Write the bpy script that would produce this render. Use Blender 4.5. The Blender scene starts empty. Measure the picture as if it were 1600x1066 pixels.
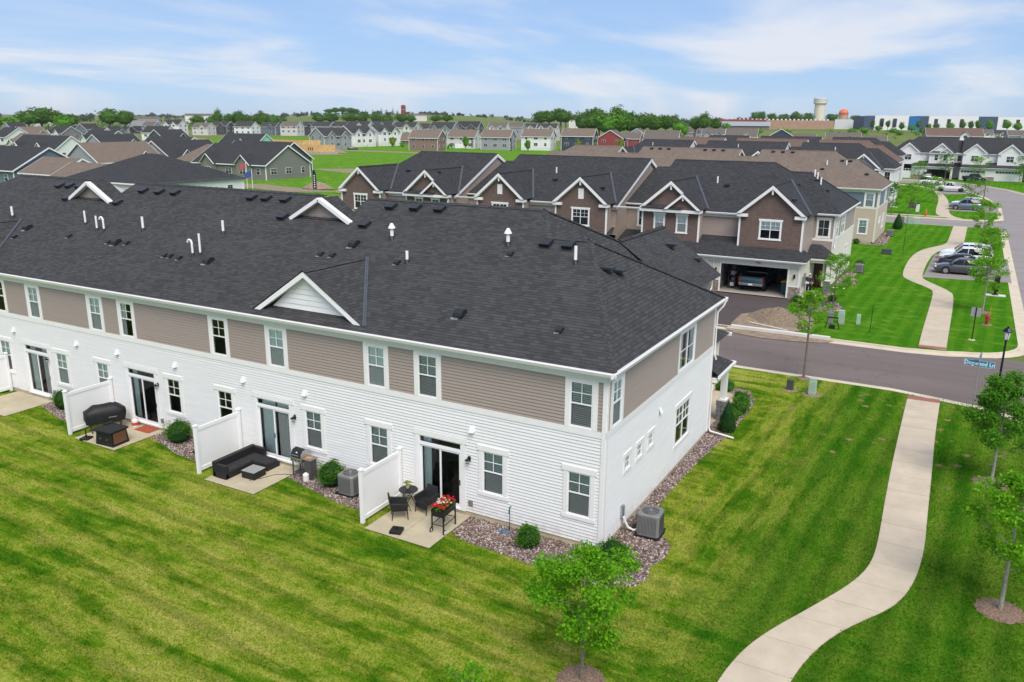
import bpy, bmesh, math, random
from mathutils import Vector, Matrix
rnd = random.Random(7)
R = math.radians
scene = bpy.context.scene
col = scene.collection

# ---------------------------------------------------------------- camera
def look_matrix(loc, yaw, pitch, roll):
    cy, sy, cp, sp = math.cos(yaw), math.sin(yaw), math.cos(pitch), math.sin(pitch)
    fwd = Vector((sy*cp, cy*cp, -sp)); right = Vector((cy, -sy, 0)); down = fwd.cross(right)
    c, s = math.cos(roll), math.sin(roll)
    r2 = right*c + down*s; d2 = down*c - right*s
    m = Matrix((( r2.x, -d2.x, -fwd.x, loc[0]), (r2.y, -d2.y, -fwd.y, loc[1]), (r2.z, -d2.z, -fwd.z, loc[2]), (0, 0, 0, 1)))
    return m
cam_data = bpy.data.cameras.new('camera'); cam = bpy.data.objects.new('camera', cam_data); col.objects.link(cam)
cam.matrix_world = look_matrix((8.9688, -22.3182, 13.5873), R(-28.9253), R(15.2198), R(-0.5149))
cam_data.sensor_fit = 'HORIZONTAL'; cam_data.sensor_width = 36.0; cam_data.lens = 36.0*1278.33/1600.0
cam_data.clip_start = 0.1; cam_data.clip_end = 20000
scene.camera = cam

# ---------------------------------------------------------------- world, sun, exposure
SUN_EL, SUN_AZ = R(52), R(42)          # azimuth measured from -y towards +x
world = bpy.data.worlds.new('World'); scene.world = world; world.use_nodes = True
wn, wl = world.node_tree.nodes, world.node_tree.links
wn.clear()
def wnode(t, **k):
    n = wn.new(t)
    for a, b in k.items(): setattr(n, a, b)
    return n
sky = wnode('ShaderNodeTexSky', sky_type='NISHITA', sun_disc=False)
sky.sun_elevation = SUN_EL
sun_dir = Vector((math.sin(SUN_AZ)*math.cos(SUN_EL), -math.cos(SUN_AZ)*math.cos(SUN_EL), math.sin(SUN_EL)))
sky.sun_rotation = math.atan2(sun_dir.x, sun_dir.y)
sky.air_density = 1.0; sky.dust_density = 0.0; sky.ozone_density = 3.0
geo = wnode('ShaderNodeNewGeometry')
sep = wnode('ShaderNodeSeparateXYZ'); tcw = wnode('ShaderNodeTexCoord')
wl.new(tcw.outputs['Generated'], sep.inputs[0])
def wmath(op, a, b=None, clamp=False):
    n = wnode('ShaderNodeMath', operation=op, use_clamp=clamp)
    for i, x in enumerate((a, b)):
        if x is None: continue
        if isinstance(x, (int, float)): n.inputs[i].default_value = x
        else: wl.new(x, n.inputs[i])
    return n.outputs[0]
# clouds on a flat layer: direction projected on a plane overhead
zc = wmath('MAXIMUM', sep.outputs[2], 0.02)
zc2 = wmath('ADD', zc, 0.09)
px = wmath('DIVIDE', sep.outputs[0], zc2); py = wmath('DIVIDE', sep.outputs[1], zc2)
cmb = wnode('ShaderNodeCombineXYZ'); wl.new(px, cmb.inputs[0]); wl.new(py, cmb.inputs[1])
mp = wnode('ShaderNodeMapping'); wl.new(cmb.outputs[0], mp.inputs[0])
mp.inputs['Rotation'].default_value = (0, 0, R(-12)); mp.inputs['Scale'].default_value = (0.62, 0.36, 1); mp.inputs['Location'].default_value = (1.2, 9.4, 0)
nz = wnode('ShaderNodeTexNoise'); nz.inputs['Scale'].default_value = 1.0; nz.inputs['Detail'].default_value = 9; nz.inputs['Roughness'].default_value = 0.52; nz.inputs['Distortion'].default_value = 0.35
wl.new(mp.outputs[0], nz.inputs['Vector'])
ramp = wnode('ShaderNodeMapRange', interpolation_type='SMOOTHSTEP'); wl.new(nz.outputs['Fac'], ramp.inputs[0])
ramp.inputs[1].default_value = 0.42; ramp.inputs[2].default_value = 0.66; ramp.inputs[3].default_value = 0.02; ramp.inputs[4].default_value = 0.88
mixc = wnode('ShaderNodeMix', data_type='RGBA')
wl.new(ramp.outputs[0], mixc.inputs[0])
sky_gain = wnode('ShaderNodeMix', data_type='RGBA', blend_type='MULTIPLY'); sky_gain.inputs[0].default_value = 1.0
wl.new(sky.outputs[0], sky_gain.inputs[6]); sky_gain.inputs[7].default_value = (.58, .74, 1.0, 1)
veil = wnode('ShaderNodeMix', data_type='RGBA'); veil.inputs[0].default_value = .62; wl.new(sky_gain.outputs[2], veil.inputs[6]); veil.inputs[7].default_value = (3.55, 5.05, 7.6, 1)
wl.new(veil.outputs[2], mixc.inputs[6]); mixc.inputs[7].default_value = (6.9, 7.1, 7.6, 1)
bg = wnode('ShaderNodeBackground'); bg.inputs['Strength'].default_value = 0.12
wl.new(mixc.outputs[2], bg.inputs['Color'])
wo = wnode('ShaderNodeOutputWorld'); wl.new(bg.outputs[0], wo.inputs[0])

sun_l = bpy.data.lights.new('sun', 'SUN'); sun_l.energy = 3.9; sun_l.angle = R(40); sun_l.color = (1.0, 0.93, 0.84)
sun_o = bpy.data.objects.new('sun', sun_l); col.objects.link(sun_o); sun_o.location = (60, -60, 90)
sun_o.rotation_euler = sun_dir.to_track_quat('Z', 'Y').to_euler()
vs = scene.view_settings; vs.view_transform = 'Standard'; vs.look = 'None'; vs.gamma = 1.0; vs.exposure = 0.0; vs.use_curve_mapping = False
scene.cycles.max_bounces = 8; scene.cycles.transparent_max_bounces = 16; scene.cycles.use_denoising = True
# ---------------------------------------------------------------- materials
MATS = {}
def srgb(r, g, b):
    f = lambda c: (c/255/12.92 if c/255 <= .04045 else ((c/255+.055)/1.055)**2.4)
    return (f(r), f(g), f(b))
class NT:
    def __init__(s, name):
        s.m = bpy.data.materials.new(name); s.m.use_nodes = True; s.n = s.m.node_tree.nodes; s.l = s.m.node_tree.links
        s.b = s.n['Principled BSDF']; s.out = s.n['Material Output']; MATS[name] = s.m
    def node(s, t, ins=None, **k):
        n = s.n.new(t)
        for a, b in k.items(): setattr(n, a, b)
        for a, b in (ins or {}).items(): s.put(n.inputs[a], b)
        return n
    def put(s, sock, v):
        if hasattr(v, 'is_output'): s.l.new(v, sock)
        elif isinstance(v, tuple) and len(v) == 3 and sock.type == 'RGBA': sock.default_value = (*v, 1)
        else: sock.default_value = v
    def coord(s, which='Object'): return s.node('ShaderNodeTexCoord').outputs[which]
    def mapping(s, vec, scale=(1, 1, 1), rot=(0, 0, 0), loc=(0, 0, 0)):
        return s.node('ShaderNodeMapping', {'Vector': vec, 'Scale': scale, 'Rotation': rot, 'Location': loc}).outputs[0]
    def noise(s, vec, scale, detail=4, rough=.5, dist=0.):
        return s.node('ShaderNodeTexNoise', {'Vector': vec, 'Scale': scale, 'Detail': detail, 'Roughness': rough, 'Distortion': dist}).outputs['Fac']
    def rng(s, v, a, b, c=0., d=1.):
        n = s.node('ShaderNodeMapRange', {0: v, 1: a, 2: b, 3: c, 4: d}); return n.outputs[0]
    def mix(s, f, a, b, mode='MIX'):
        n = s.node('ShaderNodeMix', data_type='RGBA', blend_type=mode)
        s.put(n.inputs[0], f); s.put(n.inputs[6], a); s.put(n.inputs[7], b); return n.outputs[2]
    def math(s, op, a, b=0., c=None):
        n = s.node('ShaderNodeMath', operation=op); s.put(n.inputs[0], a); s.put(n.inputs[1], b)
        if c is not None: s.put(n.inputs[2], c)
        return n.outputs[0]
    def bump(s, h, dist, strength=1.):
        n = s.node('ShaderNodeBump', {'Height': h, 'Distance': dist, 'Strength': strength}); s.l.new(n.outputs[0], s.b.inputs['Normal'])
    def set(s, base=None, rough=.6, metal=0., spec=.5):
        if base is not None: s.put(s.b.inputs['Base Color'], base)
        s.put(s.b.inputs['Roughness'], rough); s.put(s.b.inputs['Metallic'], metal); s.put(s.b.inputs['Specular IOR Level'], spec)
        return s
def plain(name, c, rough=.6, metal=0., spec=.4, var=.06, scale=3., bump=0.):
    t = NT(name); v = t.coord(); n = t.noise(v, scale, 5, .6)
    lo = tuple(x*(1-var) for x in c); hi = tuple(min(1, x*(1+var)) for x in c)
    t.set(t.mix(t.rng(n, .3, .7), lo, hi), rough, metal, spec)
    if bump: t.bump(t.noise(v, scale*12, 3), bump, .6)
    return t.m
def shingle(name, c1, c2, row=.145, tint=None):
    t = NT(name); uv = t.coord('UV')
    br = t.node('ShaderNodeTexBrick', {'Vector': uv, 'Color1': (0, 0, 0), 'Color2': (1, 1, 1), 'Mortar': (.5, .5, .5), 'Scale': 1.0, 'Mortar Size': .006, 'Mortar Smooth': .3, 'Bias': 0., 'Brick Width': .31, 'Row Height': row})
    br.offset = .37; br.offset_frequency = 3; br.squash = .7; br.squash_frequency = 2
    sepv = t.node('ShaderNodeSeparateXYZ', {0: uv})
    fr = t.math('FRACT', t.math('DIVIDE', sepv.outputs[1], row))
    big = t.noise(uv, .55, 4, .6); fine = t.noise(uv, 55, 2)
    tone = t.mix(.28, br.outputs['Color'], t.node('ShaderNodeCombineColor', {0: t.rng(big, .25, .75), 1: t.rng(big, .25, .75), 2: t.rng(big, .25, .75)}).outputs[0])
    c = t.mix(tone, c1, c2)
    c = t.mix(t.rng(fine, .35, .75, 0, .35), c, tuple(min(1, x*1.9) for x in c2))
    # tab edge: thin dark line where one course laps over the next
    edge = t.rng(fr, .0, .16, .55, 0.)
    c = t.mix(edge, c, tuple(x*.35 for x in c1))
    t.set(c, .92, 0, .15)
    h = t.math('SUBTRACT', t.math('MULTIPLY', t.math('SUBTRACT', 1., fr), .8), t.math('MULTIPLY', br.outputs['Fac'], .6))
    h2 = t.math('ADD', h, t.math('MULTIPLY', tone, .35))
    t.bump(h2, .012, 1.)
    return t.m
shingle('shingle_charcoal', (.025, .025, .0255), (.064, .064, .065))
shingle('shingle_black', (.019, .0195, .021), (.054, .055, .058))
shingle('shingle_brown', (.105, .082, .066), (.19, .152, .122))
shingle('shingle_taupe', (.085, .072, .062), (.15, .128, .108))
shingle('shingle_rust', (.10, .066, .052), (.16, .11, .09))
def vinyl(name, c, splash=False):
    t = NT(name); v = t.coord(); n = t.noise(t.mapping(v, (.6, .6, 9)), 1.0, 3)
    st = t.noise(t.mapping(v, (2.2, 2.2, .25)), 1.0, 5, .65)
    a = t.mix(t.rng(n, .3, .7), tuple(x*.95 for x in c), tuple(min(1, x*1.03) for x in c))
    a = t.mix(t.rng(st, .55, .85, 0, .14), a, tuple(x*y for x, y in zip(c, (.80, .78, .72))))
    if splash:   # soil splashed up from the beds
        z = t.node('ShaderNodeSeparateXYZ', {0: v}).outputs[2]; a = t.mix(t.math('MULTIPLY', t.rng(z, .15, .75, .5, 0.), t.rng(t.noise(v, 3.5, 5, .7), .4, .7)), a, (.36, .29, .21))
    t.set(a, .48, 0, .35); return t.m
vinyl('siding_white', (.74, .735, .73), True); vinyl('siding_taupe', (.335, .275, .238)); vinyl('siding_cream', (.66, .63, .53))
vinyl('siding_beige', (.50, .42, .32)); vinyl('siding_slate', (.135, .17, .21)); vinyl('siding_grey', (.30, .31, .33)); vinyl('siding_charcoal', (.075, .08, .09))
vinyl('siding_olive', (.20, .20, .18)); vinyl('siding_red', (.27, .055, .055)); vinyl('siding_mauve', (.24, .155, .13)); vinyl('siding_navy', (.045, .06, .085)); vinyl('siding_tan', (.46, .36, .27))
vinyl('siding_pebble', (.21, .20, .195)); vinyl('siding_ivory', (.60, .585, .55)); vinyl('sheathing_green', (.25, .58, .40))
def shake(name, c):
    t = NT(name); v = t.coord()
    vor = t.node('ShaderNodeTexBrick', {'Vector': t.mapping(v, (1, 1, 1), (R(90), 0, 0)), 'Color1': tuple(x*.91 for x in c), 'Color2': tuple(x*1.08 for x in c), 'Mortar': tuple(x*.6 for x in c), 'Scale': 1., 'Mortar Size': .006, 'Brick Width': .28, 'Row Height': .2})
    vor.offset = .41; t.set(vor.outputs['Color'], .7, 0, .3); return t.m
shake('shake_brown', (.150, .104, .088)); shake('shake_grey', (.22, .225, .24)); shake('shake_white', (.74, .74, .75)); shake('shake_tan', (.40, .33, .25))
plain('trim_white', (.80, .785, .775), .45, var=.03); plain('fascia_white', (.80, .78, .765), .4, var=.02); plain('vinyl_white', (.82, .82, .83), .35, var=.015); plain('trim_cream', (.70, .66, .55), .5)
plain('foundation', (.50, .42, .29), .85, var=.12, scale=2.2, bump=.002)
plain('plastic_black', (.012, .012, .013), .5, var=.1); plain('vent_black', (.018, .019, .021), .45, spec=.5); plain('metal_black', (.014, .014, .015), .35, .3)
plain('pvc_white', (.80, .80, .79), .35, var=.03); plain('flashing', (.13, .135, .15), .4, .6, var=.15)
plain('ac_grey', (.22, .22, .215), .5, .2, var=.08); plain('ac_dark', (.07, .07, .072), .55); plain('galvanised', (.42, .43, .44), .35, .7, var=.1)
plain('stainless', (.55, .55, .55), .28, .9, var=.05); plain('rubber', (.015, .015, .016), .8); plain('brick_red', (.30, .12, .09), .85, var=.3, scale=30)
plain('curtain', (.86, .88, .87), .9, var=.08, scale=9); plain('blind', (.78, .78, .75), .6, var=.05); plain('interior_dark', (.022, .021, .02), .9, var=.5, scale=1.5)
plain('interior_mid', (.16, .15, .14), .9, var=.5, scale=1.2); plain('door_red', (.055, .012, .012), .45); plain('door_charcoal', (.02, .02, .024), .4); plain('garage_white', (.74, .74, .73), .5)
plain('utility_green', (.36, .47, .38), .55, var=.06); plain('utility_dark', (.055, .065, .06), .6); plain('hydrant_red', (.36, .025, .03), .4); plain('hydrant_yellow', (.55, .16, .03), .5)
plain('wicker_black', (.016, .016, .017), .6, var=.35, scale=60, bump=.004); plain('cushion_dark', (.028, .028, .03), .9, var=.2, scale=6)
plain('cover_black', (.012, .0125, .014), .55, var=.3, scale=5, bump=.01); plain('mat_rust', (.34, .075, .035), .95, var=.15, scale=14); plain('wood_orange', (.52, .25, .07), .5, var=.15)
plain('panel_brown', (.14, .065, .035), .5, var=.2); plain('tank_white', (.72, .70, .68), .4); plain('label_red', (.50, .06, .07), .5); plain('grass_green_plastic', (.05, .18, .16), .5); plain('hose_blue', (.03, .20, .42), .5)
plain('glass_table', (.30, .31, .31), .12, .2, .8); plain('sign_blue', (.015, .21, .36), .4, var=.04); plain('sign_white', (.78, .8, .8), .4, var=.02); plain('sign_grey', (.36, .37, .38), .45, .4)
plain('mulch', (.25, .165, .115), .95, var=.6, scale=22, bump=.03); plain('dirt', (.26, .195, .135), .95, var=.35, scale=2.5, bump=.03); plain('soil_pile', (.25, .185, .125), .95, var=.4, scale=6, bump=.08)
plain('plywood', (.66, .42, .17), .75, var=.22, scale=1.1); plain('bark', (.17, .145, .115), .9, var=.35, scale=18, bump=.01); plain('bark_pale', (.30, .28, .24), .9, var=.3, scale=14, bump=.01)
plain('skin', (.45, .27, .2), .55); plain('cloth_navy', (.02, .028, .05), .85, var=.15); plain('cloth_black', (.013, .013, .015), .85); plain('cap_white', (.62, .60, .57), .8); plain('paper', (.75, .75, .76), .6)
plain('tower_cream', (.66, .60, .49), .7, var=.06, scale=.3); plain('tower_grey', (.50, .52, .54), .6, var=.1, scale=.5); plain('dome_orange', (.62, .15, .06), .5, var=.08); plain('brick_tan', (.36, .235, .165), .9, var=.15, scale=.4)
plain('panel_blue', (.01, .14, .36), .45); plain('panel_navy', (.05, .075, .13), .5); plain('panel_white', (.68, .69, .70), .55); plain('roof_metal', (.42, .46, .53), .5, .1); plain('barn_red', (.22, .05, .04), .8)
plain('tarp_orange', (.48, .17, .06), .8); plain('flag_red', (.42, .10, .10), .8); plain('flag_blue', (.05, .09, .26), .8); plain('flag_white', (.72, .7, .7), .8); plain('flag_dark', (.012, .017, .028), .7); plain('toolbox_yellow', (.6, .30, .02), .5); plain('bin_green', (.01, .085, .065), .5)
def stonework(name):
    t = NT(name); v = t.coord(); vo = t.node('ShaderNodeTexVoronoi', {'Vector': v, 'Scale': 5.}); n = t.noise(v, 20, 4)
    c = t.mix(t.rng(vo.outputs['Color'], .2, .8), (.16, .105, .08), (.36, .29, .24)); t.set(t.mix(t.rng(n, .3, .7, 0, .4), c, (.42, .36, .31)), .9); t.bump(n, .01); return t.m
stonework('stone_brown')
plain('stone_grey', (.17, .17, .18), .85, var=.35, scale=9, bump=.01); plain('stone_white', (.6, .58, .55), .85, var=.1)
# concrete with stains and fine aggregate
def concrete(name, c, var=.16):
    t = NT(name); v = t.coord(); a = t.noise(v, .8, 6, .65); b = t.noise(v, 9, 5, .7); d = t.noise(v, 90, 2)
    x = t.mix(t.rng(a, .3, .72), tuple(q*(1-var) for q in c), tuple(q*(1+var*.5) for q in c))
    x = t.mix(t.rng(b, .5, .8, 0, .30), x, tuple(q*.72 for q in c)); x = t.mix(t.rng(d, .3, .7, 0, .22), x, tuple(q*1.2 for q in c))
    t.set(x, .9, 0, .25); t.bump(d, .002, .5); return t.m
concrete('concrete_walk', (.53, .445, .335), .2); concrete('concrete_patio', (.47, .41, .29), .26); concrete('concrete_kerb', (.60, .52, .40)); concrete('concrete_new', (.64, .61, .56), .1); concrete('concrete_floor', (.42, .38, .33))
def asphalt(name, c, dust):
    t = NT(name); v = t.coord(); a = t.noise(t.mapping(v, (.05, .22, 1)), 1.4, 5, .6); b = t.noise(v, .9, 6, .7); d = t.noise(v, 120, 2)
    x = t.mix(t.rng(a, .3, .7), tuple(q*.86 for q in c), tuple(q*1.12 for q in c)); x = t.mix(t.rng(b, .55, .85, 0, .45), x, dust); x = t.mix(t.rng(d, .3, .7, 0, .3), x, tuple(q*1.35 for q in c))
    w = t.noise(t.mapping(v, (.03, 1.3, 1)), 1.1, 3, .5); x = t.mix(t.rng(w, .52, .68, 0, .30), x, tuple(q*.72 for q in c))   # tyre tracks
    cr = t.node('ShaderNodeTexVoronoi', {'Vector': t.mapping(t.node('ShaderNodeVectorMath', {0: v, 1: t.node('ShaderNodeTexNoise', {'Vector': v, 'Scale': 1.2}).outputs['Color']}).outputs[0], (.16, .22, 1)), 'Scale': 1.}, feature='DISTANCE_TO_EDGE').outputs['Distance']
    x = t.mix(t.math('MULTIPLY', t.rng(cr, .0, .010, .7, 0), t.rng(b, .42, .55)), x, tuple(q*.38 for q in c))
    t.set(x, .9, 0, .25); t.bump(d, .003, .5); return t.m
asphalt('asphalt', (.155, .124, .113), (.22, .18, .158)); asphalt('asphalt_old', (.262, .232, .222), (.25, .21, .19)); asphalt('asphalt_drive', (.082, .066, .064), (.13, .105, .093))
# lawn: mown stripes, straw-coloured dry patches, tufts
def lawn(name, deep, mid, dry, straw, amount, stripe_rot, stripe_scale, stripe=.4):
    t = NT(name); v = t.coord()
    big = t.noise(v, .22, 5, .6, .3); med = t.noise(v, 1.1, 6, .68, .6); fin = t.noise(v, 7, 5, .75); tuf = t.noise(t.mapping(v, (1, 1, .2)), 38, 3, .7)
    sv = t.mapping(v, (stripe_scale, stripe_scale, stripe_scale), (0, 0, stripe_rot)); w = t.node('ShaderNodeTexWave', {'Vector': sv, 'Scale': 1.0, 'Distortion': 1.6, 'Detail': 2, 'Detail Scale': .8}, bands_direction='X', wave_profile='SIN').outputs['Fac']
    sm = t.noise(t.mapping(v, (.5, 2.2, 1), (0, 0, stripe_rot)), .55, 4, .6)
    c = t.mix(t.rng(fin, .3, .72), deep, mid)
    c = t.mix(t.math('MULTIPLY', t.rng(w, .35, .75), stripe), c, dry)
    m = t.math('ADD', t.math('MULTIPLY', med, .62), t.math('ADD', t.math('MULTIPLY', big, .3), t.math('MULTIPLY', sm, .3)))
    c = t.mix(t.rng(m, .56, .74, 0, amount), c, dry)
    c = t.mix(t.math('MULTIPLY', t.rng(m, .64, .80, 0, amount), t.rng(fin, .38, .62)), c, straw)
    c = t.mix(t.rng(t.noise(v, 15, 4, .7), .36, .62, .5, 0), c, tuple(q*.45 for q in deep))
    c = t.mix(t.rng(t.noise(v, 60, 2), .55, .8, 0, .35), c, tuple(q*1.5 for q in dry))
    t.set(c, 1., 0, .0); t.bump(t.math('ADD', tuf, t.math('MULTIPLY', fin, .8)), .05, .9); return t.m
lawn('lawn_dry', (.028, .078, .006), (.066, .150, .012), (.17, .205, .028), (.40, .335, .115), .95, R(40), .42, .55)
lawn('lawn_green', (.032, .150, .006), (.070, .240, .012), (.140, .310, .020), (.40, .38, .10), .7, R(2), .30, .36)
lawn('meadow', (.055, .17, .012), (.10, .28, .02), (.20, .36, .04), (.42, .38, .16), .95, R(30), .05, .3)
def field(name, a, b, s):
    t = NT(name); v = t.coord(); n = t.noise(v, s, 5, .6); m = t.noise(t.mapping(v, (.3, 2.4, 1)), s*3, 4); f = t.noise(v, s*30, 3)
    c = t.mix(t.rng(n, .35, .65), a, b); c = t.mix(t.rng(m, .45, .7, 0, .5), c, tuple(q*.8 for q in a)); t.set(t.mix(t.rng(f, .3, .7, 0, .3), c, tuple(q*.6 for q in b)), 1., 0, .1); return t.m
field('field', (.10, .17, .03), (.20, .20, .07), .004); field('field_green', (.09, .19, .035), (.15, .23, .06), .01)
# gravel bed
def gravel(name, per_stone):
    t = NT(name); v = t.coord()
    if per_stone: r = t.node('ShaderNodeNewGeometry').outputs['Random Per Island']
    else: r = t.node('ShaderNodeTexWhiteNoise', {'Vector': t.node('ShaderNodeTexVoronoi', {'Vector': v, 'Scale': 22.}).outputs['Position']}).outputs['Value']
    cr = t.node('ShaderNodeValToRGB', {0: r}); e = cr.color_ramp; e.interpolation = 'CONSTANT'
    cols = [(.075, .048, .04), (.15, .09, .075), (.22, .145, .12), (.30, .22, .19), (.115, .085, .082), (.42, .34, .30), (.19, .16, .155), (.60, .54, .50)]
    while len(e.elements) < len(cols): e.elements.new(.5)
    for i, c in enumerate(cols): e.elements[i].position = i/len(cols); e.elements[i].color = (*c, 1)
    t.set(t.mix(t.rng(t.noise(v, 60, 3), .3, .7, 0, .3), cr.outputs[0], (.12, .09, .08)), .85, 0, .3)
    if not per_stone: t.bump(t.noise(v, 25, 3), .03)
    return t.m
gravel('gravel', False); gravel('gravel_stone', True)
# foliage
def leaf(name, a, b, c, trans=.35):
    t = NT(name); r = t.node('ShaderNodeNewGeometry').outputs['Random Per Island']; n = t.noise(t.coord(), 1.7, 3, .6)
    x = t.mix(t.rng(n, .35, .65), a, b); x = t.mix(t.rng(r, .55, 1., 0, .85), x, c); t.set(x, .6, 0, .15)
    tr = t.node('ShaderNodeBsdfTranslucent', {'Color': t.mix(.5, x, (.30, .48, .03))}); mx = t.node('ShaderNodeMixShader', {0: trans, 1: t.b.outputs[0], 2: tr.outputs[0]}); t.l.new(mx.outputs[0], t.out.inputs[0]); return t.m
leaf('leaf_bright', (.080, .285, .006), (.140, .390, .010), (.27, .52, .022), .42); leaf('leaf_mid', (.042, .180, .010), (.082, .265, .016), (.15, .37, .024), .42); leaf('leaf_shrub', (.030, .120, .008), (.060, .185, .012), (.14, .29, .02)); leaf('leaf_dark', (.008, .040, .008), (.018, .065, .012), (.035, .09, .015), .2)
leaf('leaf_far', (.040, .110, .012), (.075, .175, .018), (.12, .23, .026), .25); leaf('leaf_far_bright', (.070, .220, .014), (.115, .290, .020), (.17, .36, .03), .25); leaf('leaf_hazed', (.035, .060, .030), (.05, .08, .036), (.065, .095, .045), .1); leaf('leaf_conifer', (.012, .030, .018), (.018, .040, .022), (.03, .055, .03), .1)  # leaves of the horizon woods: haze mixed into the colour as greyer tones
leaf('leaf_yellow', (.20, .26, .02), (.32, .36, .03), (.45, .42, .05)); leaf('petal', (.55, .02, .03), (.60, .05, .03), (.72, .55, .10)); leaf('petal_white', (.70, .60, .50), (.72, .62, .2), (.75, .70, .66)); leaf('petal_red', (.50, .012, .02), (.56, .02, .03), (.62, .03, .06)); leaf('grass_blade', (.035, .10, .008), (.065, .16, .014), (.16, .21, .03), .25); leaf('grass_blade_green', (.024, .095, .008), (.045, .15, .014), (.09, .20, .022), .25)
# glass
def glass(name, tint, refl=1.45):
    t = NT(name); tr = t.node('ShaderNodeBsdfTransparent', {'Color': tint}); gl = t.node('ShaderNodeBsdfGlossy', {'Color': (1, 1, 1), 'Roughness': .02}); fr = t.node('ShaderNodeFresnel', {'IOR': refl})
    mx = t.node('ShaderNodeMixShader', {0: fr.outputs[0], 1: tr.outputs[0], 2: gl.outputs[0]}); t.l.new(mx.outputs[0], t.out.inputs[0]); return t.m
glass('glass', (.90, .98, .93), 1.42); glass('screen_glass', (.62, .64, .63), 1.25); glass('car_glass', (.05, .06, .065), 1.6)
t = NT('pane_dark'); t.set((.02, .024, .028), .06, 0, .7)
def carpaint(name, c, metal=.3):
    t = NT(name); t.set(c, .28, metal, .5); t.b.inputs['Coat Weight'].default_value = .7; t.b.inputs['Coat Roughness'].default_value = .06; return t.m
carpaint('paint_grey', (.085, .09, .10), .5); carpaint('paint_black', (.016, .016, .018), .2); carpaint('paint_white', (.74, .75, .76), 0.); carpaint('paint_teal', (.03, .085, .115), .3); carpaint('paint_slate', (.16, .20, .25), .5); carpaint('paint_silver', (.40, .41, .42), .6)
t = NT('lamp_red'); t.set((.45, .012, .012), .2, 0, .6)
t = NT('lamp_clear'); t.set((.7, .72, .74), .12, 0, .7)
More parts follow.
